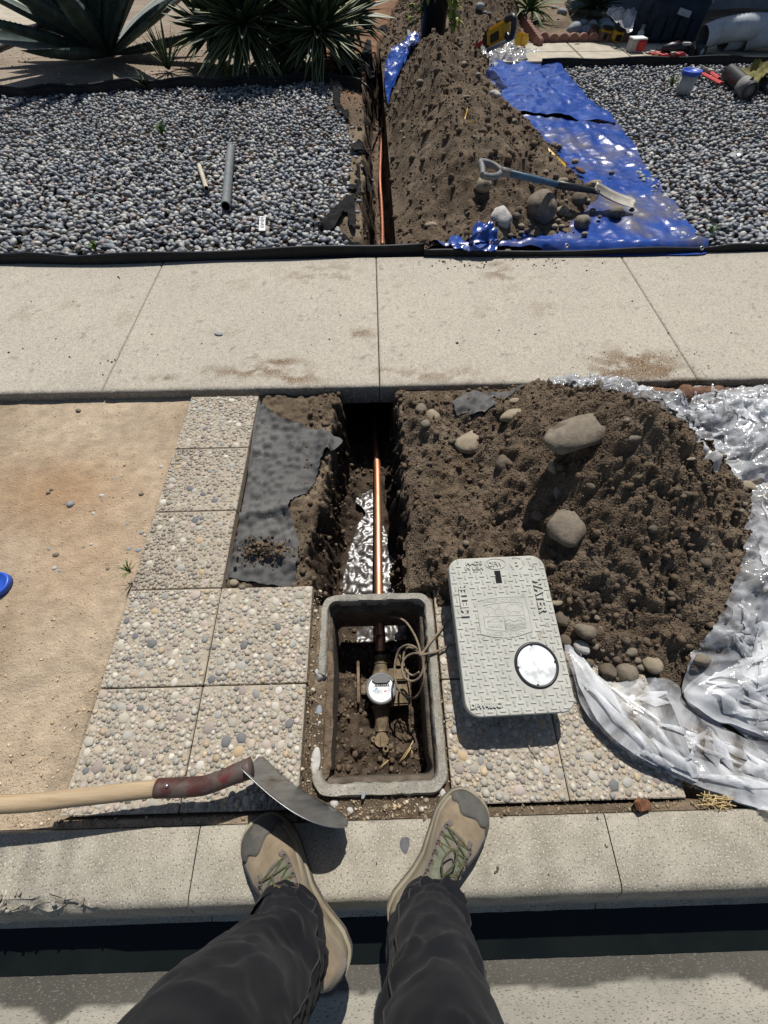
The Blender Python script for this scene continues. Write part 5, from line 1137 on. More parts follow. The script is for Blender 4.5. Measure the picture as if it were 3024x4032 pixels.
# small cobbles nothing tells apart
def nth(k): return str(k)+('th' if 10 <= k % 100 <= 20 else {1: 'st', 2: 'nd', 3: 'rd'}.get(k % 10, 'th'))
def many(L, f, s_, M, label0, group, **kw):
    for k_, q in enumerate(sorted(L, key=lambda q: f(*q[:2])[0])):
        label = label0+', '+(nth(k_+1)+' from the left' if k_ else 'leftmost one')
        x, y, w = q[:3]; u, v = f(x, y); rk(u, v, w*s_, w*s_*.8, M if isinstance(M, str) else M[int(x+y) % len(M)], label, group, sub=2, name='small_stone', cat='stone', **kw)
many([(303, 1082, 32), (243, 1300, 30), (440, 1045, 26), (697, 920, 22), (612, 1205, 22), (600, 1280, 30), (648, 1278, 22), (557, 1275, 22), (236, 1357, 24), (465, 1360, 18), (395, 1255, 18), (212, 1275, 16), (610, 1038, 22), (490, 970, 18), (170, 915, 13), (538, 915, 13),
      (632, 917, 13), (405, 1122, 18), (460, 1125, 14), (338, 677, 24), (345, 735, 14), (258, 1370, 16), (222, 1018, 16), (208, 1032, 20), (525, 960, 12), (550, 828, 9), (432, 2000-645, 9), (362, 1268, 12), (530, 1055, 12), (550, 1165, 14), (627, 1215, 14)], c3, .9114, ['rock_pale', 'rock', 'rock_grey'], 'small grey stone on the sandy verge', 'small stones on the sandy verge')
many([(935, 1045, 34), (875, 1095, 30), (963, 1097, 26), (1003, 1117, 28), (925, 1130, 24), (790, 1193, 26), (880, 1285, 24), (698, 1132, 22), (905, 1098, 20), (810, 965, 20), (745, 968, 20), (930, 1022, 18), (812, 985, 16), (722, 1195, 16), (735, 1000, 16), (848, 2535-1000, 1)], c3, .9114, ['rock', 'rock_dark', 'rock_grey'], 'small stone lying loose on the single column of pavers', 'loose stones on the paver column')
many([(1012, 1420, 42), (978, 1437, 32), (1047, 1440, 30), (1075, 1442, 20), (1290, 1418, 16), (1305, 1408, 14), (1262, 1438, 14)], c3, .9114, ['rock_tan', 'rock'], 'small rounded stone below the landscape fabric', 'stones below the landscape fabric')
q6 = [(920, 255, 30), (905, 230, 26), (935, 300, 24), (800, 215, 30), (770, 330, 20), (915, 380, 34), (945, 395, 26), (1005, 435, 36), (1045, 435, 26), (1095, 440, 34), (925, 445, 22), (1110, 470, 40), (985, 410, 24), (1130, 350, 40), (1045, 350, 44), (1300, 415, 30), (700, 160, 20), (1265, 400, 20), (1010, 520, 26), (905, 350, 22), (1215, 330, 24), (1075, 180, 26), (1270, 245, 34), (1240, 150, 30)]
many(q6, c6, .9114, ['rock_dark', 'rock_dark', 'rock'], 'mud-coated cobble at the near heap foot', 'muddy cobbles at the foot of the near heap')
qg = [(552, 430, 46), (535, 465, 30), (580, 493, 40), (618, 517, 40), (580, 530, 36), (770, 495, 40), (812, 492, 34), (763, 462, 34), (850, 430, 32), (520, 545, 34), (940, 535, 38), (985, 405, 44), (1025, 440, 26), (1210, 398, 32), (835, 350, 32), (830, 300, 30), (700, 230, 34), (720, 185, 30), (640, 540, 28), (790, 460, 30), (960, 350, 34), (130, 588, 34), (300, 560, 34), (445, 668, 26), (663, 672, 26), (340, 635, 50), (370, 560, 30), (275, 420, 26), (85, 275, 28), (20, 365, 26), (140, 80, 24), (30, 240, 20), (150, 130, 20), (270, 130, 14), (700, 350, 24), (885, 125, 40), (780, 205, 34)]
many(qg, cg, .6932, ['rock', 'rock_dark', 'rock_tan'], 'small cobble at the soil ridge foot', 'cobbles at the foot of the soil ridge')
q8 = [(365, 690, 34), (350, 640, 26), (890, 545, 46), (860, 660, 20), (790, 630, 18), (1045, 605, 30), (990, 560, 24), (710, 590, 24), (640, 470, 20), (1090, 440, 20), (300, 560, 28), (330, 960, 28), (410, 920, 24), (355, 1005, 30), (930, 725, 18), (730, 905, 20), (1315, 985, 30), (860, 995, 26), (1435, 1050, 44), (1475, 1065, 50), (770, 300, 24), (360, 520, 18), (280, 755, 22), (640, 945, 20), (1180, 700, 30), (865, 635, 18)]
many(q8, c8, .5425, ['rock', 'rock_tan', 'rock_dark'], 'small stone sticking out of the soil ridge', 'stones in the soil ridge')
q4 = [(290, 810, 30), (280, 880, 22), (300, 805, 20), (1098, 965, 26), (895, 1003, 40), (665, 1130, 60), (355, 1090, 40), (355, 1250, 30), (280, 1200, 26), (1310, 1035, 40), (1290, 1045, 34), (1160, 1185, 50), (1390, 1330, 60), (1420, 1015, 24), (1415, 1255, 30), (905, 1310, 26), (1265, 1408, 24), (1545, 1110, 26), (1560, 1130, 22), (265, 790, 22), (200, 905, 22), (640, 930, 18), (1050, 720, 30), (1250, 965, 18)]
many(q4, c4, .9114, ['rock', 'rock_dark', 'rock_dark'], 'small stone embedded in the near soil heap', 'stones in the near soil heap')
def cq(x, y): return 1200+.40678*x, 2320+.40678*y
rk(*cq(105, 1665), 92*.407, 240*.407, 'rock_pale', 'long pale pebble standing out in the gap left of the meter box', rough=.10, hz=.6, name='pebble', cat='pebble', yaw=-.05)
rk(*cq(140, 1165), 72*.407, 105*.407, 'rock_grey', 'blue-grey pebble in the gap left of the meter box', name='pebble', cat='pebble')
rk(*cq(150, 825), 110*.407, 110*.407, 'rock_pale', 'rough pale stone beside the broken end of the meter box rim', rough=.3, name='pebble', cat='pebble')
rk(*cq(1345, 1990), 62*.407, 115*.407, 'rock_pale', 'narrow white pebble between box corner and right boot', name='pebble', cat='pebble', yaw=.4)
rk(*cq(570, 1990), 36*.407, 80*.407, 'rock_grey', 'dark chip of stone on the front rim of the meter box', name='pebble', cat='pebble', z=.008, yaw=-.3)
rk(860, 1314, 37, 20, 'rock_grey', 'flat dark oval pebble lying alone on the sidewalk', name='pebble', cat='pebble', hz=.35, sink=.1, z=SWZ)
many([(170, 1960, 80), (285, 2075, 90), (440, 2140, 70), (385, 2070, 50), (1130, 2130, 56), (1175, 2045, 50), (1300, 2110, 60), (385, 2140, 40), (80, 110, 44), (108, 215, 50), (95, 335, 40), (60, 550, 40), (80, 970, 40), (75, 1060, 30), (155, 1880, 60), (65, 740, 36), (140, 1290, 36), (1270, 345, 26), (70, 790, 26), (240, 2150, 50), (270, 2140, 30), (780, 2110, 50), (480, 2080, 30)], cq, .40678, ['rock_pale', 'rock_tan', 'rock_pale'], 'small pale pebble beside the meter box', 'pebbles round the meter box')

# crumbs on sidewalk
bb = B()
for u, v, s_ in ((440, 1425, 9), (425, 1420, 6), (452, 1415, 6), (395, 1430, 5), (405, 1475, 7), (465, 1090, 8), (470, 1095, 6), (220, 1333, 6), (274, 1405, 8), (90, 1372, 6), (288, 1186, 5), (598, 1316, 6), (794, 1352, 6), (1340, 1241, 6), (1297, 1335, 7), (1035, 1229, 5), (35, 1387, 9), (122, 1187, 5), (1965, 1300, 7), (2110, 1315, 6), (2310, 1065, 8), (2372, 1036, 6), (2880, 1310, 6), (2632, 1311, 9), (2490, 1185, 7), (1800, 1350, 12), (2105, 1315, 5), (1745, 1030, 12), (1795, 1015, 10), (1980, 1012, 10), (2020, 1020, 8), (1850, 1045, 8)) + tuple((R.uniform(1700, 2200), R.uniform(1005, 1060), R.uniform(2, 7)) for _ in range(90)) + tuple((R.uniform(2250, 2800), R.uniform(1380, 1500), R.uniform(2, 5)) for _ in range(70)) + tuple((R.uniform(30, 2950), R.uniform(1060, 1500), R.uniform(1.5, 4)) for _ in range(120)):
    p = P(u, v, SWZ+.002); d = s_/ppm(p.x, p.y, 0); bb.rocky(p, (d*1.2, d, d*.7), int(u) % 40, None, 1, .3)
tag(bb.mesh('soil_crumbs', MT['clod']), 'crumbs of soil dropped on the sidewalk', kind='stuff')
bb = B()
for u, v, s_ in ((1482, 3400, 8), (1900, 3230, 16), (1985, 3208, 20), (2350, 3220, 12), (1955, 3425, 20), (1675, 3225, 14), (2160, 3445, 6), (2390, 3330, 10), (1590, 3700, 3)): 
    p = P(u, v, .002); d = s_/ppm(p.x, p.y, 0)
    for q in range(5): bb.rocky(p+Vector((R.uniform(-d, d)*.5, R.uniform(-d, d)*.4, 0)), (d*.6, d*.5, d*.35), q, None, 1, .3)
tag(bb.mesh('soil_crumbs', MT['clod']), 'crumbs of soil dropped on the kerb top', kind='stuff')
st = dens([P(u, v)[:2] for u, v in ((1590, 3295), (1608, 3300), (1610, 3330), (1600, 3358), (1585, 3350), (1572, 3325), (1578, 3300))], 4, .0015, 3)
tag(sheet('kerb_stain', st, .004, lambda x, y: 0*x+.0012, MT['greystain']), 'dark grey patch on the kerb top between the boots', kind='structure')

# ------------------------------------------------------------------ pebble beds
PM = []
for q in range(8):
    v, f = rock_vf(300+q, 2, .07); me = bpy.data.meshes.new('pebble'); me.from_pydata([tuple(a) for a in v], [], f); me.materials.append(MT['beach_o']); me.polygons.foreach_set('use_smooth', np.ones(len(me.polygons), bool)); PM.append((me, (v, np.array(f))))
def edgeline(x):       # back edge of the left bed
    pts = sorted([G(u, v, 0) for u, v in ((-500, 372), (0, 382), (100, 385), (200, 372), (330, 370), (500, 352), (600, 345), (720, 338), (850, 345), (960, 336), (1080, 336), (1180, 318), (1250, 312), (1330, 322), (1420, 345))])
    return np.interp(x, [p[0] for p in pts], [p[1] for p in pts])
PATHY = G(2600, 262)[1]
def bed(name, label, inside, x0, x1, y0, y1, seed, keep=1.0):
    rs = np.random.RandomState(seed); d = .036; n = int((x1-x0)*(y1-y0)/(d*d*.80)); i = np.arange(n); nx = int((x1-x0)/d); px = x0+(i % nx)*d+(i//nx % 2)*d/2; py = y0+(i//nx)*d*.82; px = px+rs.uniform(-.5, .5, n)*d; py = py+rs.uniform(-.5, .5, n)*d
    vis = np.abs(px) < (py*.523+1.1)*.94+.5; ok = vis & inside(px, py) & (rs.rand(n) < keep); px, py = px[ok], py[ok]; n = len(px)
    a = rs.uniform(.0145, .0235, n)*np.where(rs.rand(n) < .08, 1.25, 1); scl = np.stack([a*1.05, a*rs.uniform(.68, .95, n), a*rs.uniform(.42, .66, n)], 1)
    dep = .010*fbm(px, py, 1.5, 3, s=160)+.010; pz = np.maximum(ground_h(px, py)*0-.034, -.034)+dep+rs.uniform(0, .030, n)
    rt = rots(rs.uniform(0, 6.3, n), rs.normal(0, .38, n), rs.normal(0, .38, n)); pos = np.stack([px, py, pz+.004], 1)
    cc = np.array(PEB)[rs.randint(0, len(PEB), n)]*rs.uniform(.75, 1.25, (n, 1)); warm = rs.rand(n) < .05; cc[warm] = cc[warm]*.5+np.array([.17, .10, .075]); pale = rs.rand(n) < .035; cc[pale] = np.array([.45, .44, .41])
    b = empty(name, ((x0+x1)/2, (y0+y1)/2, 0), label=label, kind='structure')
    near = np.argsort(py+.25*np.abs(px)+rs.uniform(0, .02, n)); first = near[:300]; rest = near[300:]; IP = parent_world(b).inverted()
    for k in first:
        o = bpy.data.objects.new('pebble', PM[k % 8][0]); COL.objects.link(o); o.parent = b; mm = Matrix([list(r) for r in rt[k]]) @ Matrix.Diagonal(Vector(scl[k])); o.matrix_basis = IP @ Matrix.Translation(Vector(pos[k])) @ mm.to_4x4()
    for tp_q, sel in (([q[1] for q in PM], rest[py[rest] < 4.3]), ([rock_vf(300+q, 1, .07) for q in range(8)], rest[py[rest] >= 4.3])):
        tp_q = [(v, np.array(f)) for v, f in tp_q]; o = scatter('pebbles', tp_q, pos[sel], scl[sel], rt[sel], cc[sel], MT['beach'], b); o['kind'] = 'stuff'
    return b
bed('pebble_bed', 'left bed of rounded blue-grey beach pebbles', lambda x, y: (x < bed_edge(y)+.02*vn(x*9, y*9, 0, 3)) & (y < edgeline(x)), -4.6, -.05, 2.66, 6.6, 21)
RB = [G(u, v) for u, v in ((2775, 985), (2690, 830), (2560, 655), (2490, 560), (2430, 470), (2330, 380), (2225, 262), (2215, 250))]
def inr(x, y):
    L = sorted([(p[1], p[0]) for p in RB]); return (x > np.interp(y, [p[0] for p in L], [p[1] for p in L])-.15) & (y < PATHY)
bed('pebble_bed', 'right bed of rounded grey beach pebbles beyond the tarp', inr, .9, 5.4, 2.66, PATHY, 22)
rs = np.random.RandomState(77); n = 260; px = rs.uniform(-4, 4.2, n); py = rs.uniform(2.7, 6.3, n); ok = ((px < bed_edge(py)-.05) & (py < edgeline(px))) | inr(px, py) & (px > 1.4); px, py = px[ok], py[ok]; n = len(px); s_ = rs.uniform(.006, .020, n)
cc = np.array([(.30, .18, .09), (.42, .33, .20), (.20, .10, .06), (.50, .44, .30), (.35, .14, .10)])[rs.randint(0, 5, n)]; o = scatter('leaf_litter', OCT, np.stack([px, py, np.full(n, .022)], 1), np.stack([s_, s_*.45, s_*.12], 1), rots(rs.uniform(0, 6, n), rs.uniform(-.6, .6, n), rs.uniform(-.6, .6, n)), cc, MT['stone']); tag(o, 'bits of dry leaf caught between the pebbles', kind='stuff')
# strays on the soil ledge and the trench edge
for k_, (u, v) in enumerate(((1388, 505), (1418, 598), (1395, 605), (1400, 620), (1462, 712), (1412, 792), (1405, 835), (1302, 1015))):
    rk(u, v, 24, 15, 'rock_grey', 'stray pebble on the soil ledge by the garden trench, '+('farthest one' if not k_ else nth(k_+1)+' towards the camera'), 'stray pebbles on the soil ledge', name='pebble', cat='pebble', sub=2, rough=.07)

# ------------------------------------------------------------------ black edging strips
def edging(path, label, zt=.06, zb=-.03, th=.005, bead=.010):
    e = empty('garden_edging', (path[len(path)//2][0], path[len(path)//2][1], 0), label=label, cat='garden edging'); p = [tuple(q) for q in curve_pts([(*q, 0) for q in path], 8)]; n = len(p); rows = []
    for i, q in enumerate(p):
        a = np.array(p[max(0, i-1)][:2]); b = np.array(p[min(n-1, i+1)][:2]); t = (b-a)/np.linalg.norm(b-a); nn = np.array([-t[1], t[0]]); w = .004*math.sin(i*.9)
        h = zt+.006*math.sin(i*.35)
        rows.append([(q[0]+nn[0]*s_, q[1]+nn[1]*s_, z) for s_, z in ((-th-.014, zb), (-th, zb+.04), (-th, h), (th, h), (th, zb+.04), (th+.01, zb))])
    B().grid(rows).mesh('strip', MT['edging'], e, False)
    B().tube([(q[0], q[1], zt+.006*math.sin(i*.35)+bead*.5) for i, q in enumerate(p)], bead, 10).mesh('bead', MT['edging'], e, True)
    return e
def yv(u, v): return G(u, v, .05)
edging([yv(u, v) for u, v in ((-900, 1010), (-400, 1008), (0, 1010), (150, 1012), (300, 1016), (500, 1012), (800, 1000), (1100, 990), (1400, 978), (1671, 970))], 'black plastic edging between the left pebble bed and the sidewalk', .055)
edging([yv(u, v) for u, v in ((1671, 982), (1900, 985), (2300, 982), (2600, 975), (2785, 968), (2900, 962), (3100, 958), (3500, 950))], 'black plastic edging running under the tarp to the right pebble bed', .035)
edging([G(u, v, .06) for u, v in ((-500, 342), (0, 347), (100, 354), (200, 342), (330, 340), (500, 321), (600, 325), (720, 313), (850, 321), (960, 308), (1080, 313), (1180, 294), (1250, 288), (1330, 300), (1422, 326))], 'wavy black edging between the left pebble bed and the sandy planting bed', .065, bead=.012)
edging([(x, PATHY+.03+.02*math.sin(x*2.2)) for x in np.linspace(1.9, 6.2, 12)], 'black edging between the right pebble bed and the garden path', .055)

# ------------------------------------------------------------------ tarps
def wr(x, y, s, k1=3.5, k2=9, a1=.010, a2=.006, an=(1, 1)):
    wx = x+.10*vn(x*2, y*2, 0, s+50); wy = y+.10*vn(x*2+5, y*2, 0, s+51)
    return a1*ridge(wx*an[0], wy*an[1], k1, 3, s=s)**2*2+a2*ridge(wx*an[0]+wy*.5, wy*an[1]-wx*.4, k2, 3, s=s+9)
def crease(x, y, s, a, k):
    r = 0
    for j, (c_, s_, st) in enumerate(((1, .25, 2.2), (.3, 1, 2.6), (.8, -.7, 1.8), (-.5, .9, 3.0))):
        wx = x+.05*vn(x*3, y*3, j, s); wy = y+.05*vn(x*3+7, y*3, j, s); u = (wx*c_+wy*s_)*k*1.5; v = (-wx*s_+wy*c_)*k/st
        r = r+np.clip(1-2.6*np.abs(vn(u, v, j*3.7, s+j)), 0, 1)**1.6*(.5+.5*vn(u*.4, v*.7, j, s+30))
    return a*r
def crump(x, y, s, a, k, n=8):
    """folded-sheet relief: straight creases between flat facets"""
    r_ = np.random.RandomState(s); q = 0; wx = x+.035*vn(x*4, y*4, 1, s); wy = y+.035*vn(x*4+8, y*4, 2, s)
    for j in range(n):
        an = r_.uniform(0, math.pi); kk = k*r_.uniform(.5, 1.9); ph = r_.rand(); u = (wx*math.cos(an)+wy*math.sin(an))*kk+ph+.35*vn(wx*2.5, wy*2.5, j, s+40)
        t = np.abs((u % 1)-.5)*2; q = q+t/kk*k*ss(-.15, .25, vn(wx*3.1+j*5, wy*3.1, j*2, s+60))
    return a*(q/n*2-.4)
def wf(x, y, s, a1, a2, k):
    return a1*fbm(x, y, k*.55, 2, s=s)+crease(x, y, s, a2, k)+crease(x, y, s+7, a2*.35, k*2.3)
def tarpz(s):
    def f(x, y):
        z = .014+wf(x, y, s, .012, .012, 3.2)+crump(x, y*.6, s+3, .030, 5)+crump(x*1.2, y*.6, s+4, .010, 11)+crump(x, y, s+6, .003, 22); z += .045*np.exp(-((y-2.615)/.05)**2)*ss(.25, .35, x); z = np.where(y < 2.57, SWZ+.006+.3*wr(x, y, s, 4, 10), z)
        return z
    return f
T1 = [G(u, v, .03) for u, v in ((1655, 918), (1680, 955), (1730, 982), (1790, 984), (1880, 982), (1935, 972), (1950, 984), (2060, 985), (2200, 990), (2343, 1001), (2480, 1001), (2620, 998), (2778, 994), (2776, 960), (2750, 905), (2690, 827), (2630, 740), (2551, 647), (2500, 570), (2460, 510), (2430, 470), (2300, 470), (2160, 460), (1900, 460), (1700, 600))]
tp = empty('tarp', (1.6, 3.4, 0), label='blue tarp with grommets spread under the near end of the soil ridge, dusty and shining', cat='tarp')
MT['tarp_dusty'] = mat('blue_tarp_dusty', (.013, .046, .23), (.026, .078, .33), 5, .19, r2=.32, bump=.3, bsc=45, spec=.5, c3=(.17, .15, .125), sc3=1.7, t3=(.47, .66), bdist=.006)
sheet('sheet', dens(T1, 4), .012, tarpz(170), MT['tarp_dusty'], tp)
T2 = [G(u, v, .04) for u, v in ((2175, 452), (2300, 470), (2412, 482), (2424, 470), (2380, 425), (2330, 400), (2290, 350), (2245, 290), (2200, 240), (2150, 236), (2050, 230), (1950, 240), (1900, 330), (1950, 400), (2060, 440))]
t2 = empty('tarp', (1.6, 4.9, 0), label='bluer farther tarp overlapping the near one with a straight folded edge', cat='tarp')
sheet('sheet', dens(T2, 4), .016, lambda x, y: tarpz(171)(x, y)+.010, MT['tarp'], t2)
T3 = [G(u, v, .06) for u, v in ((1541, 190), (1600, 172), (1644, 166), (1650, 185), (1620, 215), (1600, 260), (1570, 330), (1540, 380), (1527, 404), (1517, 340), (1514, 277), (1522, 228))]
sheet('folded_edge', dens(T3, 4), .018, lambda x, y: garden_heap(x, y)*.9+.04+wr(x, y, 172, 4, 9, .03, .01), MT['tarp'], t2)
T4 = [G(*cg(x, y), .08) for x, y in ((310, 450), (390, 480), (450, 545), (440, 600), (380, 610), (300, 606), (210, 600), (170, 560), (200, 520), (280, 520))]
sheet('crumpled_flap', dens(T4, 4), .012, lambda x, y: .055+wr(x, y, 173, 7, 15, .04, .012), MT['tarp'], tp)
for (u, v, z, t) in ((2231, 968, .075, tp), (2763, 978, .04, tp), (1520, 277, .12, t2)):
    p = P(u, v, z); B().lathe([(.006, 0), (.012, .0), (.013, .003), (.009, .005), (.006, .003)], p, 16, Euler((.7, 0, 0)), cap=False).mesh('grommet', MT['steel'], t, True)

# ------------------------------------------------------------------ clear plastic sheets
def film(name, L, label, seed, a1, a2, M='film', res=.010, lift=.012, k1=5, k2=11, z0=.02, par=None, an=(1, 1), bulge=0., fdir=0):
    poly = dens([G(u*1.8228, v*1.8228, z0) for u, v in L], 5, .004, seed); A = np.array(poly); fa = math.radians(fdir)
    U = lambda x, y: (x*math.cos(fa)+y*math.sin(fa))*.30
    W_ = lambda x, y: -x*math.sin(fa)+y*math.cos(fa)
    def f(x, y):
        d, _, _ = polydist(x, y, poly); b = surf(x, y) if A[:, 1].mean() < 2 else np.maximum(surf(x, y), .0)
        b = np.where(y > SWN-.004, np.where(y < SWF, np.maximum(b, SWZ+.001), b), b)
        return b+lift+(wf(x, y, seed, a1*.6, a2*.2, k1*.6)+crump(U(x, y), W_(x, y), seed, a1*1.7, 8)+crump(U(x, y), W_(x, y), seed+5, a1*.34, 20)+crump(x, y, seed+8, a1*.07, 24)+a1*.9)*(.35+.65*ss(0, .04, d))+bulge*ss(0, .12, d)*(.6+.4*vn(x*4, y*4, 0, seed))
    if par is None:
        c = A.mean(0); par = empty('plastic_sheet', (c[0], c[1], 0), label=label, cat='plastic sheet')
    sheet(name, poly, res, f, MT[M], par)
    if name == 'film' or len(L) > 7:      # narrow doubled-over pleats
        rr = random.Random(seed); x0, y0 = A.min(0); x1, y1 = A.max(0); done = 0; tries = 0
        while done < 16 and tries < 400:
            tries += 1; cx_ = rr.uniform(x0, x1); cy_ = rr.uniform(y0, y1); a = rr.uniform(0, math.pi); ln = rr.uniform(.05, .20); wd = rr.uniform(.006, .030); ca, sa = math.cos(a), math.sin(a)
            q = [(cx_+ca*ln*t-sa*wd*w_, cy_+sa*ln*t+ca*wd*w_) for t, w_ in ((-1, 0), (-.5, .7*rr.random()), (0, 1), (.55, .5*rr.random()), (1, 0), (.5, -.6*rr.random()), (-.1, -.8), (-.6, -.4*rr.random()))]
            if not inpoly(np.array([p[0] for p in q]), np.array([p[1] for p in q]), poly).all() or max(abs(p[0]) for p in q) > (cy_*.523+1.1)*.94+.1: continue
            done += 1; hl = rr.uniform(.004, .014); sheet('pleat', q, .0055, lambda x, y: f(x, y)+.004+hl*np.clip(1-np.abs(((y-cy_)*ca-(x-cx_)*sa)/wd), 0, 1), MT['film2'], par)
    return par
F1 = [(1165, 880), (1182, 836), (1215, 850), (1290, 858), (1330, 832), (1375, 862), (1480, 840), (1500, 872), (1570, 852), (1660, 842), (1760, 850), (1760, 1060), (1640, 1035), (1580, 1055), (1560, 1000), (1530, 985), (1480, 984), (1430, 955), (1375, 915), (1310, 890), (1240, 888)]
a = film('film', F1, 'crumpled clear plastic sheet bunched along the sidewalk edge above the near heap', 180, .024, .012, 'film2', .0065, bulge=.05, k1=5, k2=12, fdir=-20)
film('fold', [(1480, 845), (1600, 842), (1760, 845), (1760, 1000), (1650, 990), (1600, 1020), (1560, 960), (1500, 930), (1460, 890)], None, 181, .03, .018, 'film', .0065, lift=.04, par=a, bulge=.05, fdir=35)
film('fold', [(1190, 845), (1300, 855), (1340, 834), (1400, 870), (1480, 900), (1500, 950), (1440, 975), (1380, 930), (1300, 888), (1200, 888)], None, 186, .03, .016, 'film', .0065, lift=.035, par=a, bulge=.04, fdir=-35)
film('torn_strip', [(1425, 960), (1445, 965), (1460, 1000), (1500, 1055), (1488, 1062), (1460, 1030), (1440, 1010)], None, 187, .012, .010, 'film2', .005, lift=.01, par=a, k1=10, k2=30)
F2 = [(1640, 1040), (1660, 1030), (1800, 1030), (1800, 1660), (1700, 1650), (1600, 1570), (1540, 1560), (1490, 1500), (1480, 1450), (1492, 1400), (1520, 1340), (1555, 1275), (1580, 1200), (1600, 1120)]
b = film('film', F2, 'clear plastic sheet folded over itself down the right side of the near heap', 182, .034, .014, 'film', .0065, bulge=.03, fdir=70)
film('fold', [(1480, 1490), (1540, 1440), (1620, 1380), (1700, 1330), (1800, 1330), (1800, 1640), (1680, 1600), (1600, 1570), (1530, 1545)], None, 183, .032, .016, 'film2', .0065, lift=.035, par=b, bulge=.03, fdir=25)
F3 = [(1222, 1395), (1250, 1410), (1300, 1465), (1340, 1475), (1420, 1462), (1475, 1478), (1500, 1520), (1560, 1560), (1640, 1600), (1760, 1650), (1760, 1775), (1659, 1752), (1560, 1722), (1480, 1690), (1440, 1672), (1380, 1645), (1335, 1612), (1300, 1580), (1262, 1535), (1240, 1470)]
c_ = film('film', F3, 'clear plastic sheet edge draped over the pavers right of the meter lid', 184, .020, .010, 'film', .006, bulge=.03, fdir=-35)
film('fold', [(1225, 1405), (1270, 1450), (1310, 1500), (1350, 1550), (1450, 1610), (1560, 1650), (1760, 1700), (1760, 1770), (1600, 1730), (1450, 1670), (1350, 1620), (1270, 1540)], None, 185, .018, .012, 'film2', .006, lift=.03, par=c_, bulge=.02, fdir=-32)

def film2(label, L, z, seed, a1, a2, M='film2', res=.02, name='plastic_bag', cat='plastic bag'):
    poly = dens([G(u, v, z) for u, v in L], 4, .01, seed)
    o = sheet(name, poly, res*.7, lambda x, y: z-.03+fbm(x, y, 2.5, 2, s=seed)*a1*.5+crump(x, y, seed, a1*1.3, 6)+crump(x, y, seed+4, a2*.7, 16), MT[M]); return tag(o, label, cat)
film2('crumpled clear plastic at the top of the far tarp beside the yellow saw', [c8(x, y) for x, y in ((885, 345), (950, 390), (1010, 440), (1130, 440), (1230, 400), (1330, 395), (1360, 350), (1280, 310), (1200, 330), (1160, 290), (1060, 330), (960, 330))], .08, 190, .10, .04, name='plastic_sheet', cat='plastic sheet')
film2('crumpled clear plastic behind the yellow saw, weighed down with cobbles', [c8(x, y) for x, y in ((890, 90), (960, 160), (1020, 200), (1090, 190), (1130, 140), (1100, 90), (1030, 60), (960, 80))], .06, 191, .10, .04, name='plastic_sheet', cat='plastic sheet')
film2('shiny clear plastic bag lying on the grey river rocks', [c7(x, y) for x, y in ((330, 130), (420, 90), (540, 70), (640, 80), (600, 160), (590, 200), (500, 190), (440, 160), (370, 150))], .22, 192, .10, .05, 'film2')
film2('scrap of clear plastic between potted plant and trench', [c8(x, y) for x, y in ((370, 190), (400, 195), (440, 220), (410, 290), (375, 290), (380, 230))], .12, 193, .05, .03, 'film2', .012)
film2('small scrap of clear plastic on the right pebble bed', [(2885, 590), (2900, 565), (2915, 575), (2925, 600), (2905, 612), (2880, 605)], .03, 194, .03, .02, 'film2', .008, name='plastic_scrap', cat='plastic scrap')

# ------------------------------------------------------------------ landscape fabric
def fab(label, L, zf, seed, res=.008, name='landscape_fabric', z0=.0, fr=.003, cat='landscape fabric'):
    poly = dens([G(u, v, z0) for u, v in L], 4, fr, seed); o = sheet(name, poly, res, zf, MT['fabric']); return tag(o, label, cat)
def f1(x, y):
    b = np.maximum(ground_h(x, y), -.034); q = y-.79-(x+.5)*.10
    return b+.009+.003*fbm(x, y, 4, 2, s=195)+crump(x, y, 77, .014, 5)+.0012*ridge(x, y*2, 8, 2, s=196)+.030*np.exp(-(q/.022)**2)-.004*np.exp(-((q+.06)/.03)**2)+.03*ss(-.05, .02, x+.22)*ss(1.25, 1.1, y)*ss(.9, 1.0, y)+.022*np.clip(1-np.abs(y-.70-(x+.5)*-.55)/.03, 0, 1)*ss(-.52, -.47, x)
fab('grey-black landscape fabric folded over the soil between the paver column and the trench', [(u*1.8228, v*1.8228) for u, v in ((552, 860), (585, 885), (640, 915), (735, 945), (728, 968), (700, 985), (680, 1040), (668, 1062), (628, 1085), (634, 1130), (645, 1172), (640, 1230), (632, 1268), (580, 1262), (520, 1252), (468, 1240), (478, 1215), (500, 1188), (512, 1150), (520, 1100), (530, 1020), (545, 930))], f1, 1)
rs = np.random.RandomState(31); n = 900; a_ = rs.normal(0, 1, (n, 2)); cx_, cy_ = D(572, 1192); px = cx_+a_[:, 0]*.045; py = cy_+a_[:, 1]*.022; s_ = .003*(.4+rs.pareto(3, n)).clip(.3, 3)
pz = f1(px, py)+.004+.014*np.exp(-(a_[:, 0]**2+a_[:, 1]**2)/2)*rs.rand(n)
tag(scatter('spilled_soil', [rock_vf(k+60, 1, .3) for k in range(6)], np.stack([px, py, pz], 1), np.stack([s_, s_*.9, s_*.7], 1), rots(rs.uniform(0, 6, n), rs.uniform(-1, 1, n), rs.uniform(-1, 1, n)), np.ones((n, 3)), MT['clod']), 'loose soil spilled on the folded fabric', kind='stuff')
fab('small grey fabric scrap at the sidewalk edge right of the trench', [c4(x, y) for x, y in ((300, 640), (400, 590), (440, 610), (500, 590), (575, 590), (600, 612), (520, 625), (470, 650), (440, 680), (465, 735), (400, 745), (310, 715))], lambda x, y: np.maximum(surf(x, y), -.01)*.9+.022+.008*fbm(x, y, 9, 3, s=197)+.006*ridge(x, y, 10, 2, s=198), 2, z0=.04)
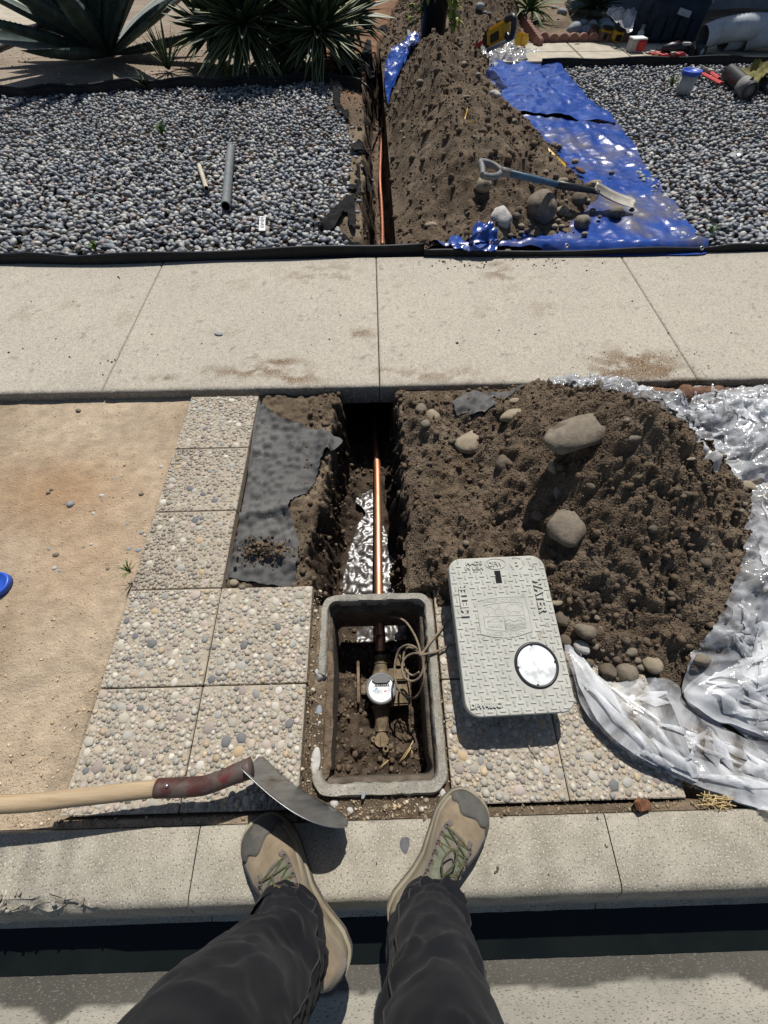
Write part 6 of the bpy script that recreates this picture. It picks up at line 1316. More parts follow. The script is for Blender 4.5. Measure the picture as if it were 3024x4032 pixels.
MT['fabric_black'] = mat('black_weed_cloth', (.009, .009, .010), (.018, .018, .019), 30, .95, bump=.5, bsc=300, c3=(.035, .032, .028), sc3=9, t3=(.5, .7), spec=.1)
def cs3(x, y): return 1200+.3843*x, 200+.3843*y
for L, lab in (([(300, 1620), (400, 1560), (440, 1460), (500, 1470), (560, 1340), (585, 1345), (560, 1450), (510, 1480), (515, 1600), (520, 1830), (450, 1760), (430, 1640), (300, 1800), (160, 1800), (230, 1700)], 'torn black weed cloth draped off the lower right corner of the left pebble bed'),
               ([(0, 1900), (150, 1800), (250, 1830), (380, 1850), (480, 1920), (600, 1920), (580, 1990), (480, 1990), (400, 1900), (250, 1870), (100, 1920)], 'black weed cloth strip lying across the near right corner of the left pebble bed'),
               ([(470, 1010), (500, 940), (590, 900), (610, 960), (560, 1020)], 'dark wad of weed cloth on the soil ledge halfway along the garden trench'),
               ([(570, 1100), (620, 1120), (690, 1240), (680, 1270), (640, 1250), (600, 1170)], 'curled strip of black weed cloth hanging into the garden trench'),
               ([(510, 1130), (560, 1180), (570, 1330), (540, 1400), (400, 1350), (390, 1320), (520, 1340), (535, 1230)], 'black cloth loop on the ledge beside the pebbles'),
               ([(300, 420), (370, 480), (360, 560), (440, 610), (455, 660), (400, 660), (330, 600), (290, 520)], 'black weed cloth poking out of the upper right of the left pebble bed'),
               ([(300, 170), (450, 150), (570, 170), (585, 260), (480, 250), (400, 260), (340, 220)], 'crumpled black cloth on the red soil behind the curved edging')):
    fab(lab, [cs3(*q) for q in L], lambda x, y: np.maximum(ground_h(x, y), -.12)+.030+.020*fbm(x, y, 8, 3, s=200)+.016*ridge(x, y, 7, 3, s=201)*1.2, 5, .012, 'weed_cloth', z0=.02, cat='weed cloth').data.materials[0] = MT['fabric_black']
for L, lab in (([(1500, 225), (1505, 190), (1520, 150), (1540, 150), (1545, 190), (1555, 225), (1545, 245), (1520, 250)], 'dark flap of weed cloth on the trench lip below the variegated plants'),
               ([(1560, 92), (1600, 75), (1660, 88), (1650, 100), (1600, 98)], 'black cloth scrap on the red soil at the far end of the trench')):
    fab(lab, [(1200+(u-1200)*1.0-30, v) for u, v in L] if 0 else [(u-80, v) for u, v in L], lambda x, y: np.maximum(ground_h(x, y), -.1)+.02+.02*fbm(x, y, 4, 3, s=202)+.012*ridge(x, y, 5, 2, s=203), 6, .03, 'weed_cloth', z0=.05, cat='weed cloth').data.materials[0] = MT['fabric_black']
# iron pipe
ir = empty('iron_pipe', P(2640, 1556, .03), label='rusty flanged iron pipe lying at the sidewalk edge behind the plastic', cat='pipe')
B().tube([P(2545, 1548, .05), P(2600, 1556, .05), P(2690, 1568, .045)], .030, 16).mesh('pipe', MT['rust'], ir, True)
B().tube([P(2680, 1560, .048), P(2700, 1562, .048)], .050, 18).mesh('flange', MT['rust'], ir, True)
B().tube([P(2700, 1560, .04), P(2760, 1552, .04), P(2830, 1545, .03)], [.036, .033, .03], 14).mesh('pipe', MT['rust'], ir, True)
# ------------------------------------------------------------------ litter and tools on the pebble beds
def tubeobj(name, pts, r, M, label, cat, seg=16, hollow=True, parent=None):
    e = empty(name, pts[0], label=label, cat=cat); B().tube(pts, r, seg, cap=not hollow).mesh('pipe' if cat == 'pipe' else 'body', M, e, True)
    if hollow:
        B().tube(pts, r*.82, seg, cap=False).mesh('bore', MT['black'], e, True)
        for s_ in (0, -1):
            p = Vector(pts[s_]); t = (Vector(pts[1])-Vector(pts[0])).normalized(); B().lathe([(r*.82, 0), (r*.83, .001), (r, .001), (r, 0)], p, seg, t.to_track_quat('Z', 'Y'), cap=False).mesh('cut_end', M, e, True)
    return e
tubeobj('grey_pipe', [P(909, 582, .035), P(889, 812, .045)], .030, MT['pvc'], 'length of dark grey plastic pipe lying on the left pebble bed', 'pipe')
tubeobj('beige_pipe', [P(784, 652, .03), P(813, 742, .035)], .016, MT['beigepipe'], 'short beige pipe offcut lying left of the grey pipe', 'pipe')
e = empty('price_tag', P(1032, 878, .03), label='small white printed tag lying on the pebbles right of the grey pipe', cat='tag')
A = P(1024, 851, .035); Bp = P(1046, 853, .03); Cp = P(1044, 905, .035); Dp = P(1018, 905, .03)
rows = [[tuple(A.lerp(Bp, t).lerp(Dp.lerp(Cp, t), s_)+Vector((0, 0, .004*math.sin(s_*5)))) for t in np.linspace(0, 1, 5)] for s_ in np.linspace(0, 1, 9)]
B().grid(rows).mesh('paper', MT['white'], e, True)
bb = B()
for k in range(9):
    s0 = .12+.085*k; q0 = A.lerp(Dp, s0); q1 = Bp.lerp(Cp, s0); a, b = (.15, .85) if k in (0, 2, 3, 7) else ((.2, .6) if k % 2 else (.3, .8)); bb.tube([q0.lerp(q1, a)+Vector((0, 0, .004*math.sin(s0*5)+.0015)), q0.lerp(q1, b)+Vector((0, 0, .004*math.sin(s0*5)+.0015))], .0014, 4)
bb.mesh('print', MT['pvc'], e)
# weeds
def weed(u, v, h, n, label, M='green', w=.004, z=.0, spread=.9, name='weed'):
    p = P(u, v, z); bb = B(); rr = random.Random(int(u))
    for k in range(n):
        a = rr.uniform(0, 6.28); s_ = rr.uniform(.2, spread)*h; hh_ = h*rr.uniform(.4, 1); q = [p, p+Vector((math.cos(a)*s_*.4, math.sin(a)*s_*.4, hh_*.7)), p+Vector((math.cos(a)*s_, math.sin(a)*s_, hh_))]; sd_ = Vector((-math.sin(a), math.cos(a), 0))*w
        bb.add([q[0]-sd_*.5, q[0]+sd_*.5, q[1]-sd_, q[1]+sd_, q[2]], [(0, 1, 3, 2), (2, 3, 4)])
    return tag(bb.mesh(name, MT[M]), label, 'weed')
weed(640, 532, .09, 34, 'small green weed tuft growing in the middle of the left pebble bed', w=.007)
weed(515, 2255, .05, 30, 'thin green grass tuft at the left edge of the paver column', w=.0016)
weed(380, 990, .06, 18, 'small weed at the front edge of the left pebble bed', w=.006)
weed(905, 322, .16, 22, 'light green sprig growing by the wavy black edging', 'limegreen', .010)
weed(2640, 345, .10, 22, 'pale weed left of the blue-lidded tub', w=.007)
weed(2790, 920, .06, 14, 'small weed beside the tarp corner on the right pebbles', w=.005)
weed(580, 358, .16, 9, 'dark dry sprout against the wavy edging', 'yucca', .014)
weed(2560, 252, .10, 10, 'thin weed at the front edge of the garden path', w=.006)
# dry debris beside the pavers right
bb = B(); rr = random.Random(3)
for k in range(60):
    p = P(rr.uniform(2760, 2880), rr.uniform(3130, 3180), rr.uniform(-.01, .012)); a = rr.uniform(0, 6.28); d = Vector((math.cos(a), math.sin(a)*.6, rr.uniform(-.1, .2)))*rr.uniform(.006, .022); bb.tube([p-d, p+d*.3+Vector((0, 0, .003)), p+d], .0011, 4)
tag(bb.mesh('dry_roots', MT['drygrass']), 'dry roots and straw at the right end of the pavers', kind='stuff')
bk = B().box(P(2532, 3172, .012), (.040, .022, .016), Euler((.2, .3, .1)), .003).box(P(2515, 3160, .014), (.02, .012, .014), Euler((.6, .3, .5)), .002)
tag(bk.mesh('bark_chip', mat('bark', (.12, .05, .025), (.22, .10, .05), 50, .9, bump=.8, bsc=120)), 'reddish chip of bark on the right paver near the kerb', 'bark chip')
tag(B().tube([P(2075, 2925, .004), P(2120, 2992, .004)], .0016, 5).mesh('twig', MT['wood']), 'thin dark twig on the paver in front of the meter lid', 'twig')
# blue disc at the left edge
bd = empty('blue_lid', P(-16, 2306, 0), label='blue plastic tub lid cut by the left edge of the photo on the sandy verge', cat='tub lid')
B().lathe([(0, .010), (.036, .010), (.038, .013), (.044, .013), (.046, .009), (.0465, -.006), (.044, -.008)], P(-14, 2306, -.018), 36, cap=False).mesh('lid_plate', MT['blueplastic'], bd, True)
# blue-lidded tub
tu = empty('plastic_tub', P(2690, 362, .0), label='small white tub with a blue lid standing on the right pebble bed', cat='tub'); tp_ = P(2688, 366, .0)
B().lathe([(0, 0), (.060, 0), (.066, .01), (.078, .13), (.078, .13)], tp_, 24, cap=False).mesh('tub_body', mat('dusty_white', (.36, .34, .31), (.50, .48, .44), 12, .7), tu, True)
B().lathe([(.079, .128), (.088, .130), (.090, .158), (.084, .160), (.082, .150), (0, .150)], tp_, 28, cap=False).mesh('tub_lid', MT['blueplastic'], tu, True)
# black drain pipes and pipe wrench in the corner of the right bed
tubeobj('drain_pipe', [P(2870, 285, .07), P(2955, 360, .07)], .062, MT['black'], 'fat black drain pipe lying on the far right pebbles, its end open towards the camera', 'pipe', 24)
p0, p1 = P(2925, 335, .07), P(2951, 357, .07); B().tube([p0, p1], .066, 24).mesh('coupling', MT['greyplastic'], bpy.data.objects['drain_pipe'], True)
tubeobj('drain_pipe', [P(2955, 290, .05), P(3110, 400, .05)], .040, MT['greyplastic'], 'thinner dark pipe running out of frame below the olive cloth', 'pipe', 20)
cl = dens([G(u, v, .12) for u, v in ((2905, 272), (2940, 268), (3010, 262), (3050, 262), (3060, 300), (3010, 300), (2985, 318), (2950, 322), (2915, 300))], 4)
tag(sheet('olive_cloth', cl, .02, lambda x, y: .10+wr(x, y, 205, 4, 8, .06, .02), MT['gold']), 'olive work cloth draped over the black pipes at far right', 'cloth')
def wrench(name, a, b, label, jaw=.10, w=.022):
    e = empty(name, a, label=label, cat='wrench'); d = (b-a).normalized(); n_ = Vector((-d.y, d.x, 0)); B().tube([a, b], w, 6, flat=.5).mesh('handle', MT['redplastic'], e)
    B().box(b+d*.03, (.07, .05, .03), Euler((0, 0, math.atan2(d.y, d.x))), .006).box(b+d*.08+n_*.02, (.05, .03, .03), Euler((0, 0, math.atan2(d.y, d.x)+.5)), .005).mesh('jaw', MT['steel_dirty'], e); e.children[-1]['kind'] = 'stuff'; return e
wrench('pipe_wrench', P(2840, 328, .04), P(2765, 288, .04), 'long red pipe wrench lying on the pebbles left of the black drain pipe')
wrench('pipe_wrench', P(2832, 308, .05), P(2800, 285, .06), 'short wrench crossed behind the red pipe wrench')

# ------------------------------------------------------------------ blue trenching shovel
sh = empty('trench_shovel', P(2100, 700, .2), label='narrow shovel with blue shaft and grey D-grip resting on the soil ridge foot', cat='shovel')
def gz(f, x, y, z): u, v = f(x, y); return P(u, v, z)
g0 = gz(cg, 355, 165, .36); g1 = gz(cg, 515, 190, .335); s1 = gz(cg, 800, 258, .20); s2 = gz(cg, 990, 290, .115); b1 = gz(cg, 1222, 378, .062)
ax = (g1-g0).normalized(); side = Vector((.25, .95, .2)); side = (side-ax*side.dot(ax)).normalized(); gl = (g1-g0).length
loop = [g0+ax*gl*t+side*s_*.052 for t, s_ in ((.0, -1), (.02, -.4), (.02, .4), (0, 1), (.25, 1.05), (.5, .75), (.68, .15), (.68, -.15), (.5, -.75), (.25, -1.05), (0, -1))]
B().tube(curve_pts([tuple(q) for q in loop], 4), .016, 10).tube([g0+ax*gl*.64, g1], [.024, .020], 12).mesh('grip', MT['greyplastic'], sh, True); sh.children[-1]['kind'] = 'stuff'
B().tube([g1-ax*.02, g1.lerp(s1, .5), s1], .0165, 12).mesh('shaft', MT['bluefibre'], sh, True)
B().tube([s1-(s2-s1)*.1, s1.lerp(s2, .4), s2, s2.lerp(b1, .15)], [.020, .020, .016, .012], 12).mesh('socket', MT['black'], sh, True)
bd_ = (b1-s2).normalized(); sd2 = Vector((.3, .9, .1)); sd2 = (sd2-bd_*sd2.dot(bd_)).normalized(); bn = sd2.cross(bd_)
if bn.z < 0: bn = -bn
rows = []; Lb = (b1-s2).length
for i in range(19):
    s_ = i/18; w_ = .058*(.8+.2*min(1, s_*5))*(1 if s_ < .88 else math.sqrt(max(.05, 1-((s_-.88)/.12)**2))); rows.append([tuple(s2+bd_*(s_*Lb*1.02)+sd2*w_*t+bn*(.030*abs(t)**1.6*(1-.5*s_)-.012*math.sin(s_*3))) for t in np.linspace(-1, 1, 9)])
o = B().grid(rows).mesh('blade', MT['steel_dirty'], sh, True); md = o.modifiers.new('thickness', 'SOLIDIFY'); md.thickness = .003
# yellow tape scraps and orange-white marks
for L, lab in (([cg(735, 50), cg(790, 72), cg(848, 100)], 'strip of yellow tape at the foot of the soil ridge on the tarp'), ([c8(800, 830), c8(800, 800), c8(815, 775)], 'curled yellow tape standing on the soil ridge'), ([c8(845, 800), c8(870, 820)], 'small torn end of yellow tape right of the curled one')):
    pts = []
    for u, v in L:
        x, y = G(u, v, .2); z = sz(x, y) if sz(x, y) > .1 else .05; x, y = G(u, v, z+.01); pts.append(Vector((x, y, max(sz(x, y), .03)+.015)))
    rows = [[q+Vector((0, -.014, -.004)), q+Vector((0, .014, .006))] for q in [Vector(a) for a in curve_pts([tuple(p) for p in pts], 5)]]; tag(B().grid([[tuple(a) for a in r] for r in rows]).mesh('yellow_tape', MT['yellow'], None, True), lab, 'tape')

# ------------------------------------------------------------------ plants
def leafmesh(name, L, W, elev, curve, teeth, mats, thick=.15, n=16, tw=0., vfold=.35, tip=.9, edge=.16):
    """a strap leaf growing from the origin towards +X and up"""
    V, F, MI = [], [], []; x = z = 0; an = elev; c = 8
    prof = lambda t: W/2*(.45+.55*math.sin(min(1, t/.45)*math.pi/2))*(1-max(0, (t-.45)/.55)**1.8)**tip if W > .08 else W/2*(.6+.4*math.sin(min(1, t/.35)*math.pi/2))*(1-max(0, (t-.35)/.65)**1.6)
    for i in range(n+1):
        t = i/n; w_ = max(prof(t), .0015); ca, sa = math.cos(an), math.sin(an); d = thick*w_*(1-t*.6)
        for s_, zz in ((-1, vfold), (-(1-edge), vfold*.88), (-.4, .12), (.4, .12), (1-edge, vfold*.88), (1, vfold)): V.append((x-sa*zz*w_, s_*w_, z+ca*zz*w_))
        for s_ in (.4, -.4): V.append((x+sa*d, s_*w_, z-ca*d))
        x += L/n*ca; z += L/n*sa; an += curve/n*(1+.8*t)
    for i in range(n):
        for k in range(8): F.append((i*8+k, i*8+(k+1) % 8, (i+1)*8+(k+1) % 8, (i+1)*8+k)); MI.append(1 if k in (0, 4) else 0)
    if teeth:
        for i in range(1, n*2-1):
            j = i//2; f = (i % 2)/2
            for e in (0, 5):
                a = Vector(V[j*8+e]); b = Vector(V[(j+1)*8+e]); p = a.lerp(b, f); q = a.lerp(b, f+.22); o = Vector((0, -1 if e == 0 else 1, 0))*.016*(1-i/n/2.4)+(b-a)*.15+Vector((0, 0, .006)); m_ = len(V); V += [p[:], q[:], (p.lerp(q, .5)+o)[:]]; F.append((m_, m_+1, m_+2)); MI.append(1)
    me = bpy.data.meshes.new(name); me.from_pydata(V, [], F)
    for M in mats: me.materials.append(M)
    me.polygons.foreach_set('material_index', MI); me.polygons.foreach_set('use_smooth', [True]*len(F)); return me
def rosette(name, p, label, n, L, W, e0, e1, mats, teeth=False, seed=0, curve=(-.9, -.2), yaw0=None, group=None, vfold=.35, edge=.16, var=6, cat='plant'):
    rr = random.Random(seed); e = empty(name, p, label=label, cat=cat, group=group); ms = []
    for k in range(var):
        t = k/(var-1); ms.append(leafmesh('leaf', L*(1-.12*rr.random()), W, e0+(e1-e0)*t, curve[0]+(curve[1]-curve[0])*t, teeth, mats, vfold=vfold, edge=edge))
    for i in range(n):
        k = int((i/n)*var*.999); o = bpy.data.objects.new('leaf', ms[k]); COL.objects.link(o); o.parent = e; s_ = rr.uniform(.82, 1.1)
        o.matrix_basis = Matrix.Rotation(i*2.39996+rr.uniform(-.2, .2), 4, 'Z') @ Matrix.Translation((W*.35*(1-i/n), 0, .02*i/n)) @ Matrix.Rotation(rr.uniform(-.12, .12), 4, 'Y') @ Matrix.Rotation(rr.uniform(-.5, .5), 4, 'X') @ Matrix.Diagonal((s_, s_*rr.uniform(.85, 1.15), s_, 1))
    return e
MT['agave_edge'] = mat('agave_margin', (.16, .20, .18), (.22, .26, .23), 9, .6)
rosette('agave', P(425, 215, .05), 'huge dark blue-green agave with toothed leaves behind the left pebble bed', 34, 1.5, .22, .10, 1.40, [MT['agave'], MT['agave_edge']], True, 4, (.10, -.25), vfold=.42, edge=.06, var=8)
MY = [MT['yucca'], MT['yuccaedge']]
rosette('variegated_agave', P(960, 95, .36), 'largest clump of narrow cream-edged leaves in the middle of the planting bed', 260, .66, .074, -.60, 1.35, MY, False, 5, (-.15, .25), var=10, edge=.26)
rosette('variegated_agave', P(1255, 125, .30), 'right clump of cream-edged leaves beside the garden trench', 220, .60, .072, -.55, 1.35, MY, False, 6, (-.15, .25), var=10, edge=.30)
rosette('variegated_agave', P(1115, 200, .14), 'small low clump of cream-edged leaves in front of the two big ones', 90, .42, .064, -.35, 1.2, MY, False, 7, (-.5, .1))
rosette('variegated_agave', P(1140, 40, .40), 'farther clump of cream-edged leaves rising between the two big ones', 160, .66, .074, -.2, 1.35, MY, False, 8, (-.35, .1))
rosette('variegated_agave', P(835, 125, .26), 'left-hand clump of cream-edged leaves nearest the agave', 120, .50, .066, -.4, 1.3, MY, False, 15, (-.15, .25), var=8, edge=.24)
rosette('variegated_agave', P(1370, 60, .30), 'farthest right clump of cream-edged leaves at the lip of the trench', 120, .52, .066, -.4, 1.3, MY, False, 16, (-.15, .25), var=8, edge=.30)
rosette('young_yucca', P(665, 275, .02), 'small upright spiky plant between the agave and the variegated clump', 22, .42, .026, .75, 1.45, MY, False, 9, (-.25, .1))
for (u, v, z) in ((960, 190, 0), (1255, 205, 0)):
    p = P(u, v, 0); tag(B().tube([p, p+Vector((0, .12, .20)), p+Vector((0, .2, .42))], [.09, .08, .05], 10).mesh('plant_stem', MT['rust'], None, True), 'short dark stem under the %s cream-edged clump' % ('largest' if u < 1000 else 'right'), 'stem')
rosette('fan_palm', P(2085, 45, .12), 'green fan-leaved plant at the top edge behind the crumpled plastic', 60, .55, .035, .05, 1.2, [MT['green'], MT['green']], False, 12, (-.8, -.2))
rosette('fan_palm', P(2340, 40, .10), 'dark leafy shrub left of the tool bag at the top edge', 70, .45, .05, .2, 1.4, [MT['yucca'], MT['green']], False, 13, (-.6, -.1))
# potted plant between the heaps
pp_ = P(1702, 150, .14); pot = empty('potted_plant', pp_, label='black nursery pot with yellow-green leaves standing behind the peak of the soil ridge', cat='potted plant')
B().lathe([(0, 0), (.13, 0), (.165, .34), (.180, .35), (.180, .38), (.155, .38), (.15, .32), (0, .32)], pp_, 28, cap=False).mesh('pot', MT['black'], pot, True)
lm_ = [leafmesh('leaf', .15, .06, .3, -1.2, False, [MT['limegreen'], MT['limegreen']], n=6, vfold=.2), leafmesh('leaf', .12, .05, -.3, -.9, False, [MT['limegreen'], MT['green']], n=6, vfold=.2)]
rr = random.Random(9)
for i in range(190):
    a = rr.uniform(0, 6.28); t = rr.random()
    if t < .5: r0, z0 = rr.uniform(0, .17), rr.uniform(.36, .62)
    else: a = rr.choice((rr.uniform(2.2, 4.2), rr.uniform(-.9, .5))); r0, z0 = rr.uniform(.17, .24), rr.uniform(.10, .55)
    o = bpy.data.objects.new('leaf', lm_[i % 2]); COL.objects.link(o); o.parent = pot; o.matrix_basis = Matrix.Translation((r0*math.cos(a), r0*math.sin(a), z0)) @ Matrix.Rotation(a+rr.uniform(-.9, .9), 4, 'Z') @ Matrix.Rotation(rr.uniform(-.6, .6), 4, 'Y')
B().tube([pp_+Vector((.02, 0, .32)), pp_+Vector((.01, 0, .9))], .012, 6).mesh('stake', MT['black'], pot, True)

# ------------------------------------------------------------------ far left: concrete drive and clay planter
dp = [G(-400, 430), G(0, 207), G(60, 180), G(150, 128), G(232, 86)]; dp += [(dp[-1][0]+.3, 20), (-20, 20), (-20, dp[0][1])]
tag(B().prism(dp, -.05, .035).mesh('driveway', MT['sidewalk']), 'pale concrete drive in the upper left corner', kind='structure')
edg = [(*q, 0) for q in dp[:5]]; 
be = empty('garden_edging', (dp[2][0], dp[2][1], 0), label='dark board edging along the concrete drive in the upper left corner', cat='garden edging')
B().tube([(x, y-.03, .035) for x, y, _ in edg], .022, 8).mesh('strip', MT['edging'], be, True)
pl_ = P(215, 92, .03); pt = empty('clay_planter', pl_, label='reddish clay planter behind the agave at the edge of the drive', cat='planter')
B().lathe([(0, 0), (.22, 0), (.30, .5), (.33, .5), (.33, .56), (.28, .56), (.27, .45), (0, .45)], pl_, 32, cap=False).mesh('planter_body', MT['terracotta'], pt, True)
B().lathe([(0, .47), (.27, .47)], pl_, 24, cap=False).mesh('soil_fill', MT['heap'], pt, True)

# ------------------------------------------------------------------ far right: path, bricks, wall, ducts, bag, tools
PY1 = G(2300, 187)[1]; gp_ = empty('garden_path', (3.5, (PATHY+PY1)/2, 0), kind='structure', label='pale concrete garden path in square slabs')
xj = [G(1950, 222)[0], G(2262, 222)[0], G(2450, 222)[0], G(2640, 222)[0], 3.9, 4.7, 5.6, 7, 10]
for i in range(len(xj)-1):
    for y0_, y1_ in ((PATHY+.05, (PATHY+PY1)/2+.02), ((PATHY+PY1)/2+.026, PY1)):
        B().box(((xj[i]+xj[i+1])/2, (y0_+y1_)/2, -.005), (xj[i+1]-xj[i]-.012, y1_-y0_, .09), bev=.006).mesh('slab', MT['sidewalk'], gp_)
BR = bmesh.new(); bmesh.ops.create_cube(BR, size=1); BR.free()
def scallop():
    pr = [(-.058, -.06), (.058, -.06)]+[(.058*math.cos(a), .015+.045*math.sin(a)) for a in np.linspace(0, math.pi, 9)]
    V = [(x, -.028, z) for x, z in pr]+[(x, .028, z) for x, z in pr]; n = len(pr); F = [tuple(range(n)), tuple(range(2*n-1, n-1, -1))]+[(i, n+i, n+(i+1) % n, (i+1) % n) for i in range(n)]
    me = bpy.data.meshes.new('brick'); me.from_pydata(V, [], F); me.materials.append(MT['brick']); return me
SB = scallop(); br = empty('brick_edging', (3.5, PY1+.06, 0), label='row of scalloped red bricks along the back of the garden path', cat='brick edging')
x = G(2128, 180)[0]; k = 0
while x < 6.5:
    o = bpy.data.objects.new('brick', SB); COL.objects.link(o); o.parent = br; o.matrix_basis = Matrix.Translation((x-3.5, R.uniform(-.008, .008), .055+R.uniform(-.006, .006))) @ Matrix.Rotation(R.uniform(-.06, .06), 4, 'Z'); x += .122
br2 = empty('brick_edging', P(2050, 145, 0), label='short run of scalloped bricks bending away behind the yellow saw', cat='brick edging')
for k in range(12):
    o = bpy.data.objects.new('brick', SB); COL.objects.link(o); o.parent = br2; q = P(2118-7.5*k, 172-11*k, .05)-P(2050, 145, 0); o.matrix_basis = Matrix.Translation(q) @ Matrix.Rotation(math.radians(118), 4, 'Z')
WY = 9.3; wall = empty('garden_wall', (4, WY, 0), label='grey rendered house wall in shade at the upper right, unseen top sloped for its shadow', cat='wall')
prf = [(2.95, -.05), (2.95, 3.0), (3.35, 3.5), (3.9, 4.3), (14, 4.3), (14, -.05)]  # unseen slope on the left, shaped to cast the shadow edge on the path
V = [(x, WY, z) for x, z in prf]+[(x, WY+.25, z) for x, z in prf]; n = len(prf)
mk('wall_face', V, [tuple(range(n)), tuple(range(2*n-1, n-1, -1))]+[(i, n+i, n+(i+1) % n, (i+1) % n) for i in range(n)], MT['wall'], wall, False)
B().box((5.0, WY-.02, 1.9), (.45, .03, 3.6), Euler((0, .12, 0))).mesh('pale_strip', MT['duct'], wall)  # pale slanting strip across the wall
def duct(name, pts, r, label):
    pts = curve_pts([tuple(p) for p in pts], 14); rr_2 = [r*(1+.05*(i % 2)) for i in range(len(pts))]; e = empty(name, pts[0], label=label, cat='duct'); B().tube(pts, rr_2, 20, cap=False).mesh('hose', MT['duct'], e, True); B().tube(pts, r*.92, 16, cap=False).mesh('hose_lining', MT['greyplastic'], e, True); return e
duct('flexible_duct', [P(2765, 150, .16), P(2830, 125, .20), P(2920, 108, .24), P(3000, 108, .22), P(3140, 120, .2)], .10, 'corrugated grey duct hose arching out from its open end beside the tool bag')
duct('flexible_duct', [P(2945, 150, .14), P(3030, 135, .18), P(3150, 130, .18)], .10, 'second corrugated duct hose entering from the right edge below the arching one')
duct('flexible_duct', [P(2850, 160, .12), P(2920, 150, .13), P(2960, 142, .13)], .09, 'short duct hose lying behind the two others')
ds = empty('downspout', P(2775, 120, .1), label='grey downspout on the wall ending in a ribbed hose beside the tool bag', cat='downspout')
q = P(2772, 120, .15); B().box((q.x+.12, WY-.06, 1.7), (.11, .08, 2.5), bev=.01).mesh('spout', MT['duct'], ds)
pts = curve_pts([(q.x+.12, WY-.08, .55), (q.x+.08, WY-.12, .35), (q.x+.06, WY-.25, .18), (q.x+.16, WY-.4, .10)], 12); B().tube(pts, [.075*(1+.06*(i % 2)) for i in range(len(pts))], 18).mesh('hose', MT['duct'], ds, True)
# tool bag
tbp = P(2640, 186, .02); tb_ = empty('tool_bag', tbp, label='big open dark tool tote with tubular handle standing behind the brick edging', cat='tool bag')
MT['bag'] = mat('bag_fabric', (.016, .022, .032), (.030, .040, .055), 20, .8, bump=.3, c3=(.06, .07, .09), sc3=6, t3=(.55, .7))
bw, bdp, bh = .33, .17, .34
def tp2(x, y, z): return tbp+Vector((x, y+.25, z))
rows = []
for z, kx, ky in ((0, .92, .9), (.03, 1, 1), (.2, 1.02, 1.04), (bh, 1.04, 1.10)):
    rows.append([tuple(tp2(bw*kx*np.sign(math.cos(a))*abs(math.cos(a))**.35, bdp*ky*np.sign(math.sin(a))*abs(math.sin(a))**.35, z)) for a in np.linspace(0, math.tau, 33)])
rows += [[tuple(tp2((bw*1.0)*np.sign(math.cos(a))*abs(math.cos(a))**.35, bdp*1.0*np.sign(math.sin(a))*abs(math.sin(a))**.35, z)) for a in np.linspace(0, math.tau, 33)] for z in (bh, .12)]
B().grid(rows).mesh('bag_body', MT['bag'], tb_, True)
B().tube(curve_pts([tuple(tp2(*q)) for q in ((-bw, 0, bh-.05), (-bw*.98, 0, .50), (-bw*.6, 0, .62), (0, 0, .64), (bw*.6, 0, .62), (bw*.98, 0, .50), (bw, 0, bh-.05))], 6), .017, 10).mesh('handle', MT['black'], tb_, True)
for sx in (-1, 1): B().box(tp2(sx*bw, 0, .42), (.03, .14, .22), bev=.01).mesh('end_plate', MT['greyplastic'] if sx < 0 else MT['bag'], tb_)
for k, xx in enumerate((-.22, -.08, .07, .21)):
    B().box(tp2(xx, -bdp-.03, .14), (.12, .03, .18), bev=.01).mesh('pocket', MT['bag'], tb_)
B().tube([tp2(-.40, -.05, .0), tp2(-.37, -.05, .34)], [.07, .08], 12, cap=False).mesh('side_pocket', MT['bag'], tb_, True)
B().box(tp2(.02, -bdp-.05, .26), (.16, .012, .05), Euler((0, .2, 0)), .004).mesh('strap', MT['duct'], tb_)
# things on the path
rb = empty('parts_box', P(2505, 205, .04), label='small clear box of red fittings on the garden path', cat='box'); q = P(2502, 207, .04)
o = B().box(q+Vector((0, .05, .05)), (.16, .13, .10), Euler((0, 0, .1)), .008).mesh('box_body', mat('cloudy_box', (.36, .33, .31), (.46, .42, .40), 12, .4), rb)
B().box(q+Vector((.03, .04, .055)), (.105, .135, .085), Euler((0, 0, .1)), .012).mesh('red_contents', MT['redplastic'], rb); B().box(q+Vector((0, .05, .104)), (.165, .135, .012), Euler((0, 0, .1)), .004).mesh('box_lid', MT['white'], rb)
bo = empty('small_bottle', P(2506, 180, .02), label='small clear bottle with grey cap behind the box of red fittings', cat='bottle'); q = P(2506, 182, .03)
B().lathe([(0, 0), (.035, 0), (.037, .01), (.037, .11), (.018, .13), (.016, .14)], q, 18, cap=False).mesh('bottle_body', MT['duct'], bo, True); B().lathe([(.022, .135), (.022, .17), (0, .17)], q, 14, cap=False).mesh('bottle_cap', MT['greyplastic'], bo, True)
def pliers(u0, v0, u1, v1, label, z=.06, M='redplastic'):
    a, b = P(u0, v0, z), P(u1, v1, z); d = (b-a).normalized(); n_ = Vector((-d.y, d.x, 0)); L = (b-a).length; e = empty('pliers', a, label=label, cat='pliers')
    for s_ in (-1, 1):
        B().tube(curve_pts([tuple(a+d*L*.3), tuple(a+d*L*.6+n_*s_*.03), tuple(b+n_*s_*.022)], 5), .010, 8).mesh('handle', MT[M], e, True); B().tube([tuple(a+d*L*.33), tuple(a+n_*s_*.006)], [.014, .006], 8).mesh('jaw', MT['steel_dirty'], e, True)
pliers(2540, 208, 2600, 212, 'leftmost pliers with red handles on the garden path')
pliers(2560, 200, 2625, 219, 'red-handled pliers crossing the leftmost pair')
pliers(2610, 222, 2680, 215, 'red-handled pliers nearest the front in the heap of tools', .05)
pliers(2640, 208, 2700, 214, 'red-handled pliers on top at the right of the tool heap', .09)
